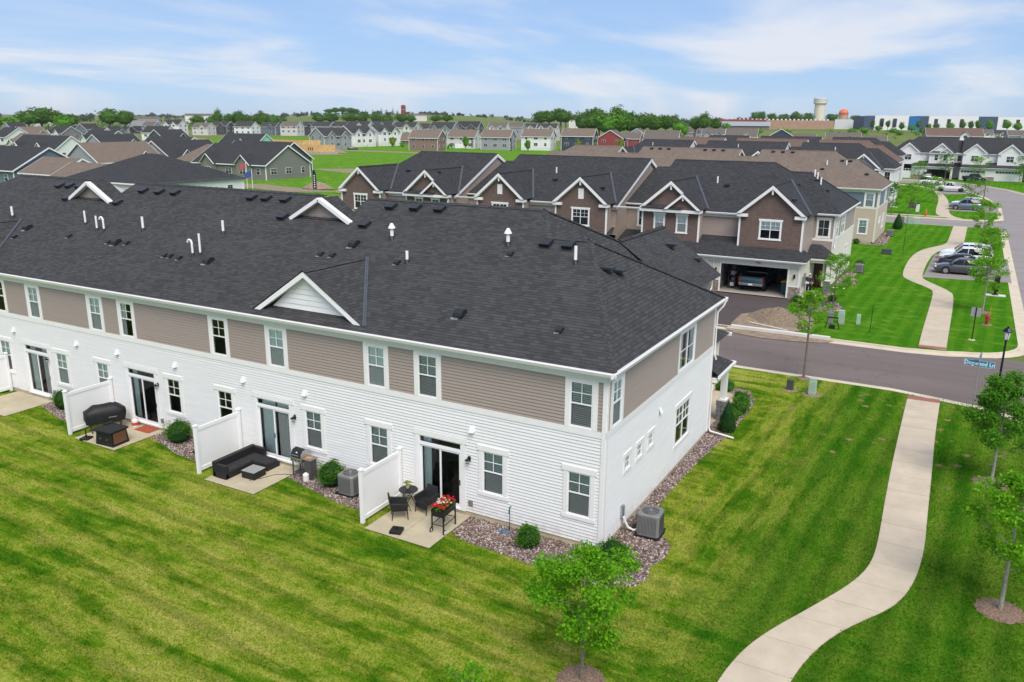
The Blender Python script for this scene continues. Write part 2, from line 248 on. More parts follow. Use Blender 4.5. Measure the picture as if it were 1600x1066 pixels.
# ---------------------------------------------------------------- helpers
class MB:
    """collects shapes; build() links them as ONE mesh object"""
    def __init__(s): s.v = []; s.f = []; s.mi = []
    def poly(s, pts, mi=0):
        i = len(s.v); s.v += [tuple(p) for p in pts]; s.f.append(tuple(range(i, i+len(pts)))); s.mi.append(mi); return s
    def hexa(s, p, mi=0):
        i = len(s.v); s.v += [tuple(q) for q in p]
        for f in ((0, 3, 2, 1), (4, 5, 6, 7), (0, 1, 5, 4), (1, 2, 6, 5), (2, 3, 7, 6), (3, 0, 4, 7)): s.f.append(tuple(i+k for k in f)); s.mi.append(mi)
        return s
    def box(s, x0, y0, z0, x1, y1, z1, mi=0):
        if x0 > x1: x0, x1 = x1, x0
        if y0 > y1: y0, y1 = y1, y0
        if z0 > z1: z0, z1 = z1, z0
        return s.hexa([(x0, y0, z0), (x1, y0, z0), (x1, y1, z0), (x0, y1, z0), (x0, y0, z1), (x1, y0, z1), (x1, y1, z1), (x0, y1, z1)], mi)
    def cbox(s, cx, cy, cz, sx, sy, sz, rz=0., mi=0):
        c, n = math.cos(rz), math.sin(rz); P = []
        for dz in (-.5, .5):
            for dx, dy in ((-.5, -.5), (.5, -.5), (.5, .5), (-.5, .5)):
                x, y = dx*sx, dy*sy; P.append((cx+x*c-y*n, cy+x*n+y*c, cz+dz*sz))
        return s.hexa(P, mi)
    def beam(s, a, b, w, h, up=(0, 0, 1), mi=0):
        a, b, up = Vector(a), Vector(b), Vector(up); d = (b-a).normalized(); r = d.cross(up).normalized()*(w/2); u = r.cross(d).normalized()*(h/2)
        return s.hexa([a-r-u, a+r-u, b+r-u, b-r-u, a-r+u, a+r+u, b+r+u, b-r+u], mi)
    def slab(s, pts, d, mi=0):
        """polygon pts pushed along vector d into a closed solid"""
        d = Vector(d); a = [Vector(p) for p in pts]; b = [p+d for p in a]; n = len(a)
        s.poly(a[::-1], mi); s.poly(b, mi)
        for i in range(n): s.poly([a[i], a[(i+1) % n], b[(i+1) % n], b[i]], mi)
        return s
    def tube(s, pts, r, n=8, mi=0, caps=True):
        pts = [Vector(p) for p in pts]; rs = r if isinstance(r, (list, tuple)) else [r]*len(pts); rings = []
        up = Vector((0, 0, 1))
        for k, p in enumerate(pts):
            d = (pts[min(k+1, len(pts)-1)]-pts[max(k-1, 0)]).normalized()
            a = d.cross(up)
            if a.length < .05: a = d.cross(Vector((1, 0, 0)))
            a.normalize(); b = d.cross(a); i = len(s.v); rings.append(i)
            for q in range(n):
                t = 2*math.pi*q/n; s.v.append(tuple(p+(a*math.cos(t)+b*math.sin(t))*rs[k]))
        for k in range(len(pts)-1):
            for q in range(n): s.f.append((rings[k]+q, rings[k]+(q+1) % n, rings[k+1]+(q+1) % n, rings[k+1]+q)); s.mi.append(mi)
        if caps: s.f.append(tuple(rings[0]+q for q in range(n))[::-1]); s.mi.append(mi); s.f.append(tuple(rings[-1]+q for q in range(n))); s.mi.append(mi)
        return s
    def lathe(s, prof, c=(0, 0, 0), n=16, mi=0, axis='z'):
        rings = []
        for r, z in prof:
            i = len(s.v); rings.append(i)
            for q in range(n):
                t = 2*math.pi*q/n; a, b = r*math.cos(t), r*math.sin(t)
                p = (a, b, z) if axis == 'z' else ((z, a, b) if axis == 'x' else (a, z, b)); s.v.append((c[0]+p[0], c[1]+p[1], c[2]+p[2]))
        for k in range(len(prof)-1):
            for q in range(n): s.f.append((rings[k]+q, rings[k]+(q+1) % n, rings[k+1]+(q+1) % n, rings[k+1]+q)); s.mi.append(mi)
        s.f.append(tuple(rings[0]+q for q in range(n))[::-1]); s.mi.append(mi); s.f.append(tuple(rings[-1]+q for q in range(n))); s.mi.append(mi)
        return s
    def build(s, name, mat, parent=None, smooth=False, uv=False, bevel=0., recalc=False, subsurf=0):
        me = bpy.data.meshes.new(name); me.from_pydata(s.v, [], s.f)
        ms = mat if isinstance(mat, (list, tuple)) else [mat]
        for m in ms: me.materials.append(MATS[m])
        if len(ms) > 1: me.polygons.foreach_set('material_index', s.mi)
        if recalc:
            bm = bmesh.new(); bm.from_mesh(me); bmesh.ops.recalc_face_normals(bm, faces=bm.faces[:]); bm.to_mesh(me); bm.free()
        if smooth: me.polygons.foreach_set('use_smooth', [True]*len(me.polygons))
        if uv:
            ul = me.uv_layers.new(name='UVMap'); me.update()
            for p in me.polygons:
                nn = p.normal.copy()
                if nn.z < 0: nn = -nn
                h = Vector((0, 0, 1)).cross(nn)
                if h.length < 1e-4: h = Vector((1, 0, 0))
                h.normalize(); w = nn.cross(h)
                for li in p.loop_indices:
                    q = me.vertices[me.loops[li].vertex_index].co; ul.data[li].uv = (q.dot(h)+13.7*round(abs(h.y)), q.dot(w))
        me.update()
        o = bpy.data.objects.new(name, me); col.objects.link(o)
        if parent is not None: o.parent = parent
        if bevel: b = o.modifiers.new('bevel', 'BEVEL'); b.width = bevel; b.segments = 2; b.limit_method = 'ANGLE'
        if subsurf: b = o.modifiers.new('sub', 'SUBSURF'); b.levels = b.render_levels = subsurf
        return o
def tag(o, label=None, cat=None, group=None, kind=None):
    for k, v in (('label', label), ('category', cat), ('group', group), ('kind', kind)):
        if v: o[k] = v
    return o
def thing(name, label, cat, loc=(0, 0, 0), rz=0., group=None):
    o = bpy.data.objects.new(name, None); col.objects.link(o); o.location = loc; o.rotation_euler = (0, 0, rz); o.empty_display_size = .3
    return tag(o, label, cat, group)
def copy_tree(o, parent=None):
    c = o.copy(); col.objects.link(c)
    if parent is not None: c.parent = parent
    for ch in [x for x in KIDS(o)]: copy_tree(ch, c)
    return c
def KIDS(o): return [x for x in list(bpy.data.objects) if x.parent == o]
def clone(o, loc, rz, label, cat=None):
    c = copy_tree(o); c.location = loc; c.rotation_euler = (0, 0, rz); c['label'] = label
    return c

class WF:
    """a wall: origin o, unit vector u along it, n outward; P(u, z, off)"""
    def __init__(s, o, u, n): s.o, s.u, s.n = Vector(o), Vector(u), Vector(n)
    def P(s, u, z, off=0.): return s.o+s.u*u+s.n*off+Vector((0, 0, z))
    def box(s, mb, u0, u1, z0, z1, o0, o1, mi=0):
        P = s.P
        return mb.hexa([P(u0, z0, o1), P(u1, z0, o1), P(u1, z0, o0), P(u0, z0, o0), P(u0, z1, o1), P(u1, z1, o1), P(u1, z1, o0), P(u0, z1, o0)], mi)
    def quad(s, mb, u0, u1, z0, z1, off, mi=0):
        return mb.poly([s.P(u0, z0, off), s.P(u1, z0, off), s.P(u1, z1, off), s.P(u0, z1, off)], mi)
def siding(mb, F, u0, u1, z0, z1, openings=(), exp=.114, depth=.030, lim=None, off=0.):
    """lap siding: every course a tilted board with a real lip; openings = (u0,u1,z0,z1)"""
    zs = {z0, z1}; k = 0
    while z0+k*exp < z1: zs.add(z0+k*exp); k += 1
    for o in openings:
        for z in (o[2], o[3]):
            if z0 < z < z1: zs.add(z)
    zs = sorted(zs)
    out = lambda z, top: off+depth*(1-((z-z0)/exp-math.floor((z-z0)/exp+1e-6))) if not top else off+depth*(1-max(0., ((z-z0)/exp-math.floor((z-z0)/exp-1e-6))))
    for a, b in zip(zs[:-1], zs[1:]):
        if b-a < 1e-5: continue
        ua, ub = (u0, u1) if lim is None else lim(a); va, vb = (u0, u1) if lim is None else lim(b)
        if ub-ua < .01: continue
        zm = (a+b)/2; cuts = sorted((o[0], o[1]) for o in openings if o[2] < zm < o[3])
        segs = []; p = min(ua, va); e = max(ub, vb)
        for c0, c1 in cuts:
            if c0 > p: segs.append((p, min(c0, e)))
            p = max(p, c1)
        if p < e: segs.append((p, e))
        oa = out(a, False); ob = out(b, True)
        lip = abs(((a-z0)/exp)-round((a-z0)/exp)) < 1e-4
        for s0, s1 in segs:
            l0, r0, l1, r1 = max(s0, ua), min(s1, ub), max(s0, va), min(s1, vb)
            if r0 <= l0: continue
            if r1 < l1: l1 = r1 = (l1+r1)/2
            mb.poly([F.P(l0, a, oa), F.P(r0, a, oa), F.P(r1, b, ob), F.P(l1, b, ob)])
            if lip: mb.poly([F.P(l0, a, off), F.P(r0, a, off), F.P(r0, a, oa), F.P(l0, a, oa)])
    return mb
def casing(F, parent, u0, u1, z0, z1, w=.12, head=.19, sill=.13, proud=.045, ears=.06, mat='trim_white', full=None, base=.0):
    m = MB(); b = base
    if full: # side boards run between two bands
        F.box(m, u0-w, u0, full[0], full[1], b, proud); F.box(m, u1, u1+w, full[0], full[1], b, proud)
        F.box(m, u0, u1, z1, full[1], b, proud-.004); F.box(m, u0, u1, full[0], z0, b, proud-.004)
    else:
        F.box(m, u0-w, u0, z0, z1, b, proud); F.box(m, u1, u1+w, z0, z1, b, proud)
        if head: F.box(m, u0-w-ears, u1+w+ears, z1, z1+head, b, proud+.014)
        if sill: F.box(m, u0-w-ears*.7, u1+w+ears*.7, z0-sill, z0, b, proud+.01)
    return m.build('casing', mat, parent, bevel=.004)
def window(parent, F, u0, u1, z0, z1, kind='double_hung', fill='blind', case=None, grid=(2, 2), detail=2, wide=0, name='window', frame='vinyl_white', base=0.):
    """frame with sashes; sub-parts: casing, glass, screen, blind or curtain, dark room behind"""
    fw = .045; m = MB(); b0, b1 = base-.06, base+.03
    for a in ((u0, u0+fw, z0, z1), (u1-fw, u1, z0, z1), (u0+fw, u1-fw, z1-fw, z1), (u0+fw, u1-fw, z0, z0+fw)): F.box(m, *a, b0, b1)
    panes = []; n = 2 if wide else 1; W = (u1-u0)/n
    zm = z0+(z1-z0)*.52
    for i in range(n):
        a, b = u0+i*W+fw*(.6 if i else 1), u0+(i+1)*W-fw*(.6 if i < n-1 else 1)
        if i: F.box(m, a-fw*1.2, a, z0+fw, z1-fw, b0, b1+.003)
        if kind == 'double_hung':
            F.box(m, a, b, zm-.022, zm+.022, b0+.01, b1-.004)
            tops, lows = [(a, b, zm+.022, z1-fw)], [(a, b, z0+fw, zm-.022)]
        else: tops, lows = [(a, b, z0+fw, z1-fw)], []
        for (p, q, r, s) in tops:
            for g in range(1, grid[0]): x = p+(q-p)*g/grid[0]; F.box(m, x-.009, x+.009, r, s, b0+.03, b1-.012)
            for g in range(1, grid[1]): z = r+(s-r)*g/grid[1]; F.box(m, p, q, z-.009, z+.009, b0+.031, b1-.013)
        panes += [(t_, 0) for t_ in tops]+[(t_, 1) for t_ in lows]
    w = m.build(name, frame, parent)
    if case is not None: casing(F, w, u0, u1, z0, z1, base=base, **case)
    if detail >= 2:
        m = MB()
        for t_, k in panes:
            if k == 0: F.quad(m, *t_, base-.005)
        m.build('glass', 'glass', w)
        if any(k for _, k in panes):
            m = MB()
            for t_, k in panes:
                if k: F.quad(m, *t_, base-.004)
            m.build('insect_screen', 'screen_glass', w)
        m = MB(); d = base-.75   # reveal and dark room behind
        F.quad(m, u0-.3, u1+.3, z0-.3, z1+.15, d)
        P = F.P
        for a, b in (((u0, z0), (u1, z0)), ((u1, z0), (u1, z1)), ((u1, z1), (u0, z1)), ((u0, z1), (u0, z0))):
            m.poly([P(a[0], a[1], b0+.002), P(b[0], b[1], b0+.002), P(b[0], b[1], base-.14), P(a[0], a[1], base-.14)])
        r0 = (u0-.3, u1+.3, z0-.3, z1+.15)
        for a, b in (((r0[0], r0[2]), (r0[1], r0[2])), ((r0[1], r0[2]), (r0[1], r0[3])), ((r0[1], r0[3]), (r0[0], r0[3])), ((r0[0], r0[3]), (r0[0], r0[2]))):
            m.poly([P(a[0], a[1], base-.14), P(b[0], b[1], base-.14), P(b[0], b[1], d), P(a[0], a[1], d)])
        m.build('room', 'interior_mid', w)
        if fill == 'blind':
            m = MB(); z = z0+.05; k = 0
            while z < z1-.04:
                m.poly([P(u0+.05, z, base-.055), P(u1-.05, z, base-.055), P(u1-.05, z+.036, base-.08), P(u0+.05, z+.036, base-.08)]); z += .06
            m.build('blind', 'blind', w)['kind'] = 'stuff'
        elif fill in ('shade', 'half_shade'):
            m = MB(); F.quad(m, u0+.05, u1-.05, z0+.05 if fill == 'shade' else zm-.05, z1-.03, base-.055); m.build('shade', 'curtain', w)
        elif fill in ('curtain', 'side_curtain'):
            m = MB(); spans = [(u0+.03, u1-.03)] if fill == 'curtain' else [(u0+.03, u0+(u1-u0)*.3), (u1-(u1-u0)*.18, u1-.03)]
            for a, b in spans:
                n_ = max(4, int((b-a)/.045)); pr = [(a+(b-a)*i/n_, base-.075+.022*(i % 2)+.01*math.sin(i*1.7)) for i in range(n_+1)]
                for (x0, o0), (x1, o1) in zip(pr[:-1], pr[1:]): m.poly([P(x0, z0+.05, o0), P(x1, z0+.05, o1), P(x1, z1-.03, o1), P(x0, z1-.03, o0)])
            m.build('curtain', 'curtain', w)
    else:
        m = MB()
        for t_, k in panes: F.quad(m, *t_, base-.004 if detail else base+.012)
        m.build('pane', 'pane_dark', w)
    return w
# ---------------------------------------------------------------- ground, roads, walks
def struct(o, label=None): return tag(o, label, kind='structure')
def hillz(x, y):
    d = math.hypot(x-9, y+22); a = math.degrees(math.atan2(x-9, y+22))   # bearing from +y towards +x
    if d < 400: return 0.
    sm = lambda p, q: (lambda t: t*t*(3-2*t))(min(1., max(0., (d-p)/(q-p))))
    mid = sm(600, 1900)*(17*math.exp(-((a+37)/8)**4)+3)
    right = sm(430, 800)*6*math.exp(-((a+5)/12)**4)
    far = sm(1900, 4500)*(7+7*math.sin(a*.21+.7)*math.sin(a*.57))
    return mid+right+far+sm(500, 1500)*1.2*math.sin(x*.006)*math.cos(y*.005)
m = MB(); rings = [0, 60, 120, 200, 300, 420, 500, 600, 720, 850, 1000, 1200, 1450, 1700, 2000, 2400, 3000, 3800, 4800, 6000, 8000, 11000]
NA = 150; idx = []
for r in rings:
    row = []
    for k in range(NA+1):
        b = R(-115+170*k/NA); x, y = 9+r*math.sin(b), -22+r*math.cos(b); row.append(len(m.v)); m.v.append((x, y, -.16+hillz(x, y)))
    idx.append(row)
for i in range(len(rings)-1):
    for k in range(NA): m.f.append((idx[i][k], idx[i+1][k], idx[i+1][k+1], idx[i][k+1])); m.mi.append(0)
m.build('terrain', 'field', smooth=True)['kind'] = 'structure'

def arc(cx, cy, r, a0, a1, n=8): return [(cx+r*math.cos(R(a0+(a1-a0)*i/n)), cy+r*math.sin(R(a0+(a1-a0)*i/n))) for i in range(n+1)]
# roads: one sheet for the lane, the main street and its bend
m = MB()
zr = -.11
def flat(mb, pts, z, mi=0): mb.poly([(x, y, z) for x, y in pts], mi)
flat(m, [(-62, 22.4), (13.2, 22.4), (13.2, 33.2), (-62, 33.2)], zr)
m.build('lane', 'asphalt')['kind'] = 'structure'
m = MB()
flat(m, [(13.2, -60), (22.6, -60), (22.6, 150), (20, 163), (15.5, 180), (10, 193), (3, 201), (-12, 204), (-60, 204), (-60, 192), (-14, 191), (-3, 189), (3.5, 182), (8, 172), (11, 158), (13.2, 142)], zr-.004)
m.build('street', 'asphalt_old')['kind'] = 'structure'
m = MB(); flat(m, [(-62, 104.5), (13.2, 104.5), (13.2, 113.8), (-62, 113.8)], zr); m.build('side_street', 'asphalt_old')['kind'] = 'structure'
# blocks of lawn, raised above the road
def block(name, pts, mat, z=0.): m = MB(); m.slab([(x, y, -.3) for x, y in pts], (0, 0, .3+z)); return struct(m.build(name, mat))
def lawn_main():
    t = NT('lawn_main'); v = t.coord(); sp = t.node('ShaderNodeSeparateXYZ', {0: v}); X, Y = sp.outputs[0], sp.outputs[1]
    big = t.noise(v, .22, 5, .6, .3); med = t.noise(v, 1.0, 6, .68, .6); fin = t.noise(v, 7, 5, .75); tuf = t.noise(v, 36, 3, .7); mic = t.noise(v, 85, 2)
    # dryness belongs to the plot: the back lawn and the strip by the end wall are dry, the verge by the street is watered
    wob = t.math('MULTIPLY', t.math('SUBTRACT', big, .5), 5.)
    verge = t.rng(t.math('ADD', X, wob), 1.6, 5.0)
    side = t.math('MULTIPLY', t.rng(t.math('ADD', X, wob), .5, 2.5), t.rng(Y, -2.5, 2.))
    def streak(rot, sc, f1, f2): return t.noise(t.mapping(v, sc, (0, 0, rot)), f1, 5, .62, .4), t.noise(t.mapping(v, (sc[0]*1.6, sc[1]*1.5, 1), (0, 0, rot)), f2, 5, .65, .5)
    a1, a2 = streak(R(4), (.16, 1.0, 1), .62, 1.9); b1, b2 = streak(R(-3), (1.0, .16, 1), .75, 2.0)
    n1 = t.node('ShaderNodeMix', {0: side, 2: a1, 3: b1}).outputs[0]; n2 = t.node('ShaderNodeMix', {0: side, 2: a2, 3: b2}).outputs[0]
    gr = t.mix(t.rng(fin, .3, .70), (.050, .172, .005), (.110, .280, .010))
    gr = t.mix(verge, gr, t.mix(t.rng(fin, .3, .72), (.027, .148, .005), (.064, .240, .010)))
    m_ = t.math('ADD', t.math('MULTIPLY', med, .42), t.math('ADD', t.math('MULTIPLY', n1, .62), t.math('MULTIPLY', n2, .40)))
    amt = t.math('SUBTRACT', 1., t.math('MULTIPLY', verge, .80))
    c = t.mix(t.math('MULTIPLY', t.rng(m_, .60, .75), amt), gr, (.310, .410, .022))
    c = t.mix(t.math('MULTIPLY', t.math('MULTIPLY', t.rng(m_, .67, .83), amt), t.rng(fin, .34, .58)), c, (.66, .585, .15))
    c = t.mix(t.math('MULTIPLY', t.rng(m_, .64, .50), .6), c, (.026, .120, .006))
    # mower passes: along the end wall and along the back wall
    wS = t.node('ShaderNodeTexWave', {'Vector': t.mapping(v, (.32, .32, .32), (0, 0, R(4))), 'Scale': 1., 'Distortion': 1.2, 'Detail': 3., 'Detail Scale': .5}, bands_direction='X').outputs['Fac']
    wR = t.node('ShaderNodeTexWave', {'Vector': t.mapping(v, (.27, .27, .27), (0, 0, R(5))), 'Scale': 1., 'Distortion': 1.6, 'Detail': 3., 'Detail Scale': .5}, bands_direction='Y').outputs['Fac']
    sel = t.math('MAXIMUM', side, verge); ws = t.node('ShaderNodeMix', {0: sel, 2: wR, 3: wS}).outputs[0]
    c = t.mix(t.rng(ws, .55, .9, 0, .34), c, (.024, .125, .005)); c = t.mix(t.rng(ws, .45, .1, 0, .22), c, (.24, .42, .03))
    # small bare spots near the lane and the verge
    vo = t.node('ShaderNodeTexVoronoi', {'Vector': v, 'Scale': 1.15, 'Randomness': 1.}); zone = t.math('MULTIPLY', t.rng(Y, 7., 12.), t.rng(t.noise(v, .16, 2), .40, .52))
    sp_ = t.math('MULTIPLY', t.rng(t.math('ADD', vo.outputs['Distance'], t.math('MULTIPLY', t.math('SUBTRACT', fin, .5), .35)), .13, .21, 1., 0.), zone)
    c = t.mix(sp_, c, (.42, .31, .15))
    c = t.mix(t.rng(t.noise(v, 15, 4, .7), .36, .62, .5, 0), c, (.016, .055, .003)); c = t.mix(t.rng(tuf, .30, .70, .35, 0), c, (.012, .040, .003)); c = t.mix(t.rng(mic, .55, .8, 0, .3), c, (.21, .26, .045))
    t.set(c, 1., 0, .0); t.bump(t.math('ADD', tuf, t.math('MULTIPLY', fin, .8)), .05, .8)
lawn_main()
A_edge = [(-62, 23.1), (6.6, 23.1)]+[(9.0, 22.6)]+arc(9.6, 19.0, 3.4, 85, 0, 7)+[(13.0, -60)]
block('lawn', A_edge+[(-62, -60)], 'lawn_main')
B_edge = [(-62, 32.4)]+[(6.6, 32.4)]+[(8.9, 32.8)]+arc(9.2, 37.0, 3.8, -80, 0, 7)+[(13.0, 61.2), (13.0, 75.2), (13.0, 101.2)]+arc(10, 101.2, 3, 0, 85, 5)+[(-62, 104.4)]
block('lawn', B_edge, 'lawn_green')
C_edge = [(-62, 113.9), (8.6, 113.9)]+arc(9.6, 117.5, 3.4, -85, 0, 6)+[(13.0, 141), (11, 157.5), (7.9, 171), (3.4, 181.4), (-3, 188.6), (-14, 190.5), (-62, 191.5)]
block('lawn', C_edge, 'lawn_green')
D_edge = [(60, 120), (22.8, 120), (22.8, 150.5), (20.3, 163.5), (15.9, 180.7), (10.4, 193.8), (3.4, 201.8), (-12, 204.6), (-62, 204.8)]
block('lawn', D_edge+[(-62, 262), (60, 262)], 'lawn_green')
def kerb(name, pts, inward, cuts=()):
    """kerb stone and gutter pan along an edge; inward = +1 when the lawn lies on the left of the path"""
    stone, pan = MB(), MB()
    def ribbon(mb, P, o0, o1, z0, z1):
        L = []
        for i, p in enumerate(P):
            a, b = P[max(i-1, 0)], P[min(i+1, len(P)-1)]; d = Vector((b[0]-a[0], b[1]-a[1])).normalized(); n = Vector((-d.y, d.x))*inward
            L.append((Vector(p)+n*o0, Vector(p)+n*o1))
        for (a, b), (c, d) in zip(L[:-1], L[1:]): mb.hexa([(a.x, a.y, z0), (b.x, b.y, z0), (d.x, d.y, z0), (c.x, c.y, z0), (a.x, a.y, z1), (b.x, b.y, z1), (d.x, d.y, z1), (c.x, c.y, z1)])
    P = []
    for a, b in zip(pts[:-1], pts[1:]):
        n = max(1, int(math.hypot(b[0]-a[0], b[1]-a[1])/3)); P += [(a[0]+(b[0]-a[0])*i/n, a[1]+(b[1]-a[1])*i/n) for i in range(n)]
    P.append(pts[-1])
    ribbon(pan, P, -.62, -.02, -.13, -.094); ribbon(stone, P, -.02, .16, -.16, .014)
    o = struct(stone.build(name, 'concrete_kerb')); o2 = struct(pan.build('gutter', 'concrete_kerb')); return o
kerb('kerb', A_edge, -1); kerb('kerb', B_edge, 1); kerb('kerb', C_edge, 1); kerb('kerb', [p for p in D_edge[1:]], -1)

def lerp_line(P, t):
    L = [0.]
    for a, b in zip(P[:-1], P[1:]): L.append(L[-1]+math.hypot(b[0]-a[0], b[1]-a[1]))
    s = t*L[-1]
    for i in range(len(P)-1):
        if s <= L[i+1]+1e-9: k = (s-L[i])/(L[i+1]-L[i]); return (P[i][0]+(P[i+1][0]-P[i][0])*k, P[i][1]+(P[i+1][1]-P[i][1])*k)
    return P[-1]
def smooth_line(P, n=3):
    for _ in range(n):
        Q = [P[0]]
        for a, b in zip(P[:-1], P[1:]): Q += [(a[0]*.75+b[0]*.25, a[1]*.75+b[1]*.25), (a[0]*.25+b[0]*.75, a[1]*.25+b[1]*.75)]
        P = Q+[P[-1]]
    return P
def walk(name, L, Rr, n, label, z=.0):
    """a bed with separate concrete slabs on it"""
    L, Rr = smooth_line(L, 3), smooth_line(Rr, 3)
    base = MB(); slabs = []
    for i in range(n):
        q = [lerp_line(L, i/n)]+[lerp_line(Rr, (i+k/4)/n) for k in range(5)]+[lerp_line(L, (i+k/4)/n) for k in (4, 3, 2, 1)]
        flat(base, q, z+.006); slabs.append(q)
    b = struct(base.build(name, 'dirt'), label)
    for q in slabs:
        c = Vector((sum(p[0] for p in q)/len(q), sum(p[1] for p in q)/len(q))); s = MB(); dz = rnd.uniform(-.003, .003)
        k = lambda p: (c.x+(p[0]-c.x)*.988, c.y+(p[1]-c.y)*.988)
        s.slab([(*k(p), z+.002) for p in q], (0, 0, .022+dz)); s.build('slab', 'concrete_walk', b)
    return b
W1L = [(7.5, 22.2), (7.55, 17), (7.6, 12.5), (7.7, 8.2), (7.8, 5.2), (7.75, 3.5), (7.35, 2.0), (6.4, -.1), (5.7, -1.6), (5.25, -2.9), (5.0, -4.6), (4.9, -8)]
W1R = [(9.0, 22.2), (9.0, 17), (9.1, 12), (9.15, 8), (9.2, 5.5), (9.1, 3.6), (8.9, 2.3), (8.55, 1.2), (7.5, -.5), (6.95, -1.9), (6.6, -3.6), (6.45, -8)]
walk('sidewalk', W1L, W1R, 20, 'pale concrete sidewalk curving past the near trees')
W2L = [(7.35, 33.2), (7.3, 37), (7.35, 52), (7.1, 54.2), (4.9, 57.8), (4.35, 60), (4.2, 69), (4.6, 76), (5.6, 80.2), (7.2, 84), (7.3, 90), (7.4, 104)]
W2R = [(8.9, 33.2), (8.9, 37), (8.9, 51.5), (8.5, 54), (6.4, 58.2), (6.0, 60), (6.0, 69), (6.3, 76), (7.0, 79), (8.9, 82.5), (9.0, 90), (9.1, 104)]
walk('sidewalk', W2L, W2R, 46, 'pale concrete sidewalk bending round the parked cars')
W3L = [(6.6, 114.2), (4.6, 118), (4.2, 130), (3.9, 149), (2.4, 167), (.6, 178), (-3, 184.6), (-14, 187)]
W3R = [(8.4, 114.2), (6.6, 118.5), (6.0, 130), (5.6, 145), (4.2, 160), (2.6, 170), (-1.5, 180.6), (-14, 184.6)]
walk('sidewalk', W3L, W3R, 46, 'far concrete sidewalk beyond the side street')
for name, q in (('tactile_pad', [(7.52, 21.9), (8.98, 21.95), (8.98, 22.5), (7.5, 22.45)]), ('tactile_pad', [(7.32, 33.15), (8.88, 33.25), (8.88, 33.8), (7.32, 33.7)])):
    m = MB(); m.slab([(x, y, .01) for x, y in q], (0, 0, .03)); struct(m.build(name, 'brick_red'))
# parking pads for the cars at the kerb
for pts in ([(6.1, 59.9), (13.1, 61.0), (13.1, 75.6), (6.4, 75.4)], [(6.0, 126.5), (13.1, 126.8), (13.1, 138.5), (5.4, 138.2)], [(4.4, 160.5), (9.5, 164.5), (5.5, 176.2), (.4, 173)]):
    m = MB(); m.slab([(x, y, -.05) for x, y in pts], (0, 0, .07)); struct(m.build('parking_pad', 'asphalt_old'))
for a, b in (((13.02, 61.1), (13.6, 75.5)), ((12.9, 38.5), (13.6, 60.9)), ((12.9, 75.8), (13.6, 101))):
    m = MB(); m.box(a[0], a[1], -.12, b[0], b[1], -.082); struct(m.build('apron', 'concrete_kerb'))
# second lane of concrete along the side street
m = MB(); m.box(-62, 115.3, .0, 6.4, 116.6, .02); struct(m.build('sidewalk', 'concrete_walk'), 'straight concrete sidewalk along the side street')

# patios: two slabs each, with a joint
def patio(x0, x1, y0, label):
    m = MB(); m.box(x0, y0, -.02, x1, -.03, .02); b = struct(m.build('patio', 'dirt'), label)
    ym = y0*.5; xm = (x0+x1)/2
    for a in ((x0, y0, xm-.008, -.03), (xm+.008, y0, x1, -.03)):
        s = MB(); s.box(a[0], a[1], -.015, a[2], a[3], .045); s.build('slab', 'concrete_patio', b, bevel=.008)
patio(-7.62, -4.95, -2.6, 'concrete patio with the flower planter'); patio(-15.45, -12.85, -2.6, 'concrete patio under the wicker sofa'); patio(-23.65, -20.98, -2.5, 'concrete patio under the covered grill'); patio(-31.9, -28.92, -2.45, 'bare concrete patio at the far left')

# gravel beds with loose stones
def point_in(p, poly):
    c = False; n = len(poly); j = n-1
    for i in range(n):
        if (poly[i][1] > p[1]) != (poly[j][1] > p[1]) and p[0] < (poly[j][0]-poly[i][0])*(p[1]-poly[i][1])/(poly[j][1]-poly[i][1])+poly[i][0]: c = not c
        j = i
    return c
def gravel_bed(pts, density, size=.034, label=None):
    m = MB(); flat(m, pts, .008); b = struct(m.build('gravel_bed', 'gravel'), label)
    xs, ys = [p[0] for p in pts], [p[1] for p in pts]; m = MB(); n = int((max(xs)-min(xs))*(max(ys)-min(ys))*density)
    for _ in range(n):
        x, y = rnd.uniform(min(xs), max(xs)), rnd.uniform(min(ys), max(ys))
        if not point_in((x, y), pts): continue
        r = size*rnd.uniform(.55, 1.5); a = rnd.uniform(0, 6.3); k = rnd.uniform(.55, .9); i = len(m.v); h = r*rnd.uniform(.5, .95)
        for q in range(5): t_ = a+q*1.2566; m.v.append((x+r*math.cos(t_), y+r*k*math.sin(t_), .006))
        for q in range(5): t_ = a+q*1.2566+.3; m.v.append((x+r*.66*math.cos(t_), y+r*.66*k*math.sin(t_), .006+h))
        for q in range(5): m.f.append((i+q, i+(q+1) % 5, i+5+(q+1) % 5, i+5+q)); m.mi.append(0)
        m.f.append(tuple(i+5+q for q in range(5))); m.mi.append(0)
    m.build('stones', 'gravel_stone', b)['kind'] = 'stuff'
    e = MB()
    for i in range(len(pts)):
        a, c = pts[i], pts[(i+1) % len(pts)]
        if a[2:] or c[2:]: continue
    return b
bedA = [(-4.93, -.02), (-4.93, -1.2), (-4.6, -1.5), (-4.0, -1.62), (-2.9, -1.68), (-1.9, -1.78), (-.9, -1.9), (.2, -1.95), (1.1, -1.75), (1.7, -1.3), (1.86, -.8), (1.72, -.1), (1.95, .7), (1.85, 1.5), (1.25, 2.2), (.8, 2.9), (.55, 3.9), (.5, 5.5), (.62, 8.9), (.82, 11.4), (.95, 13), (.95, 15), (.9, 17.4), (.3, 19.0), (-.6, 19.2), (-.7, 18.2), (-.05, 17.8), (-.1, 12.05), (-.02, 12.0), (-.02, -.02)]
gravel_bed(bedA, 620, label='brown river gravel bed round the house corner')
gravel_bed([(-12.83, -.02), (-12.83, -.8), (-12.3, -.95), (-11.5, -1.15), (-10.6, -1.35), (-9.7, -1.55), (-8.8, -1.6), (-8.1, -1.45), (-8.05, -.02)], 520, label='gravel bed beside the grill and condenser')
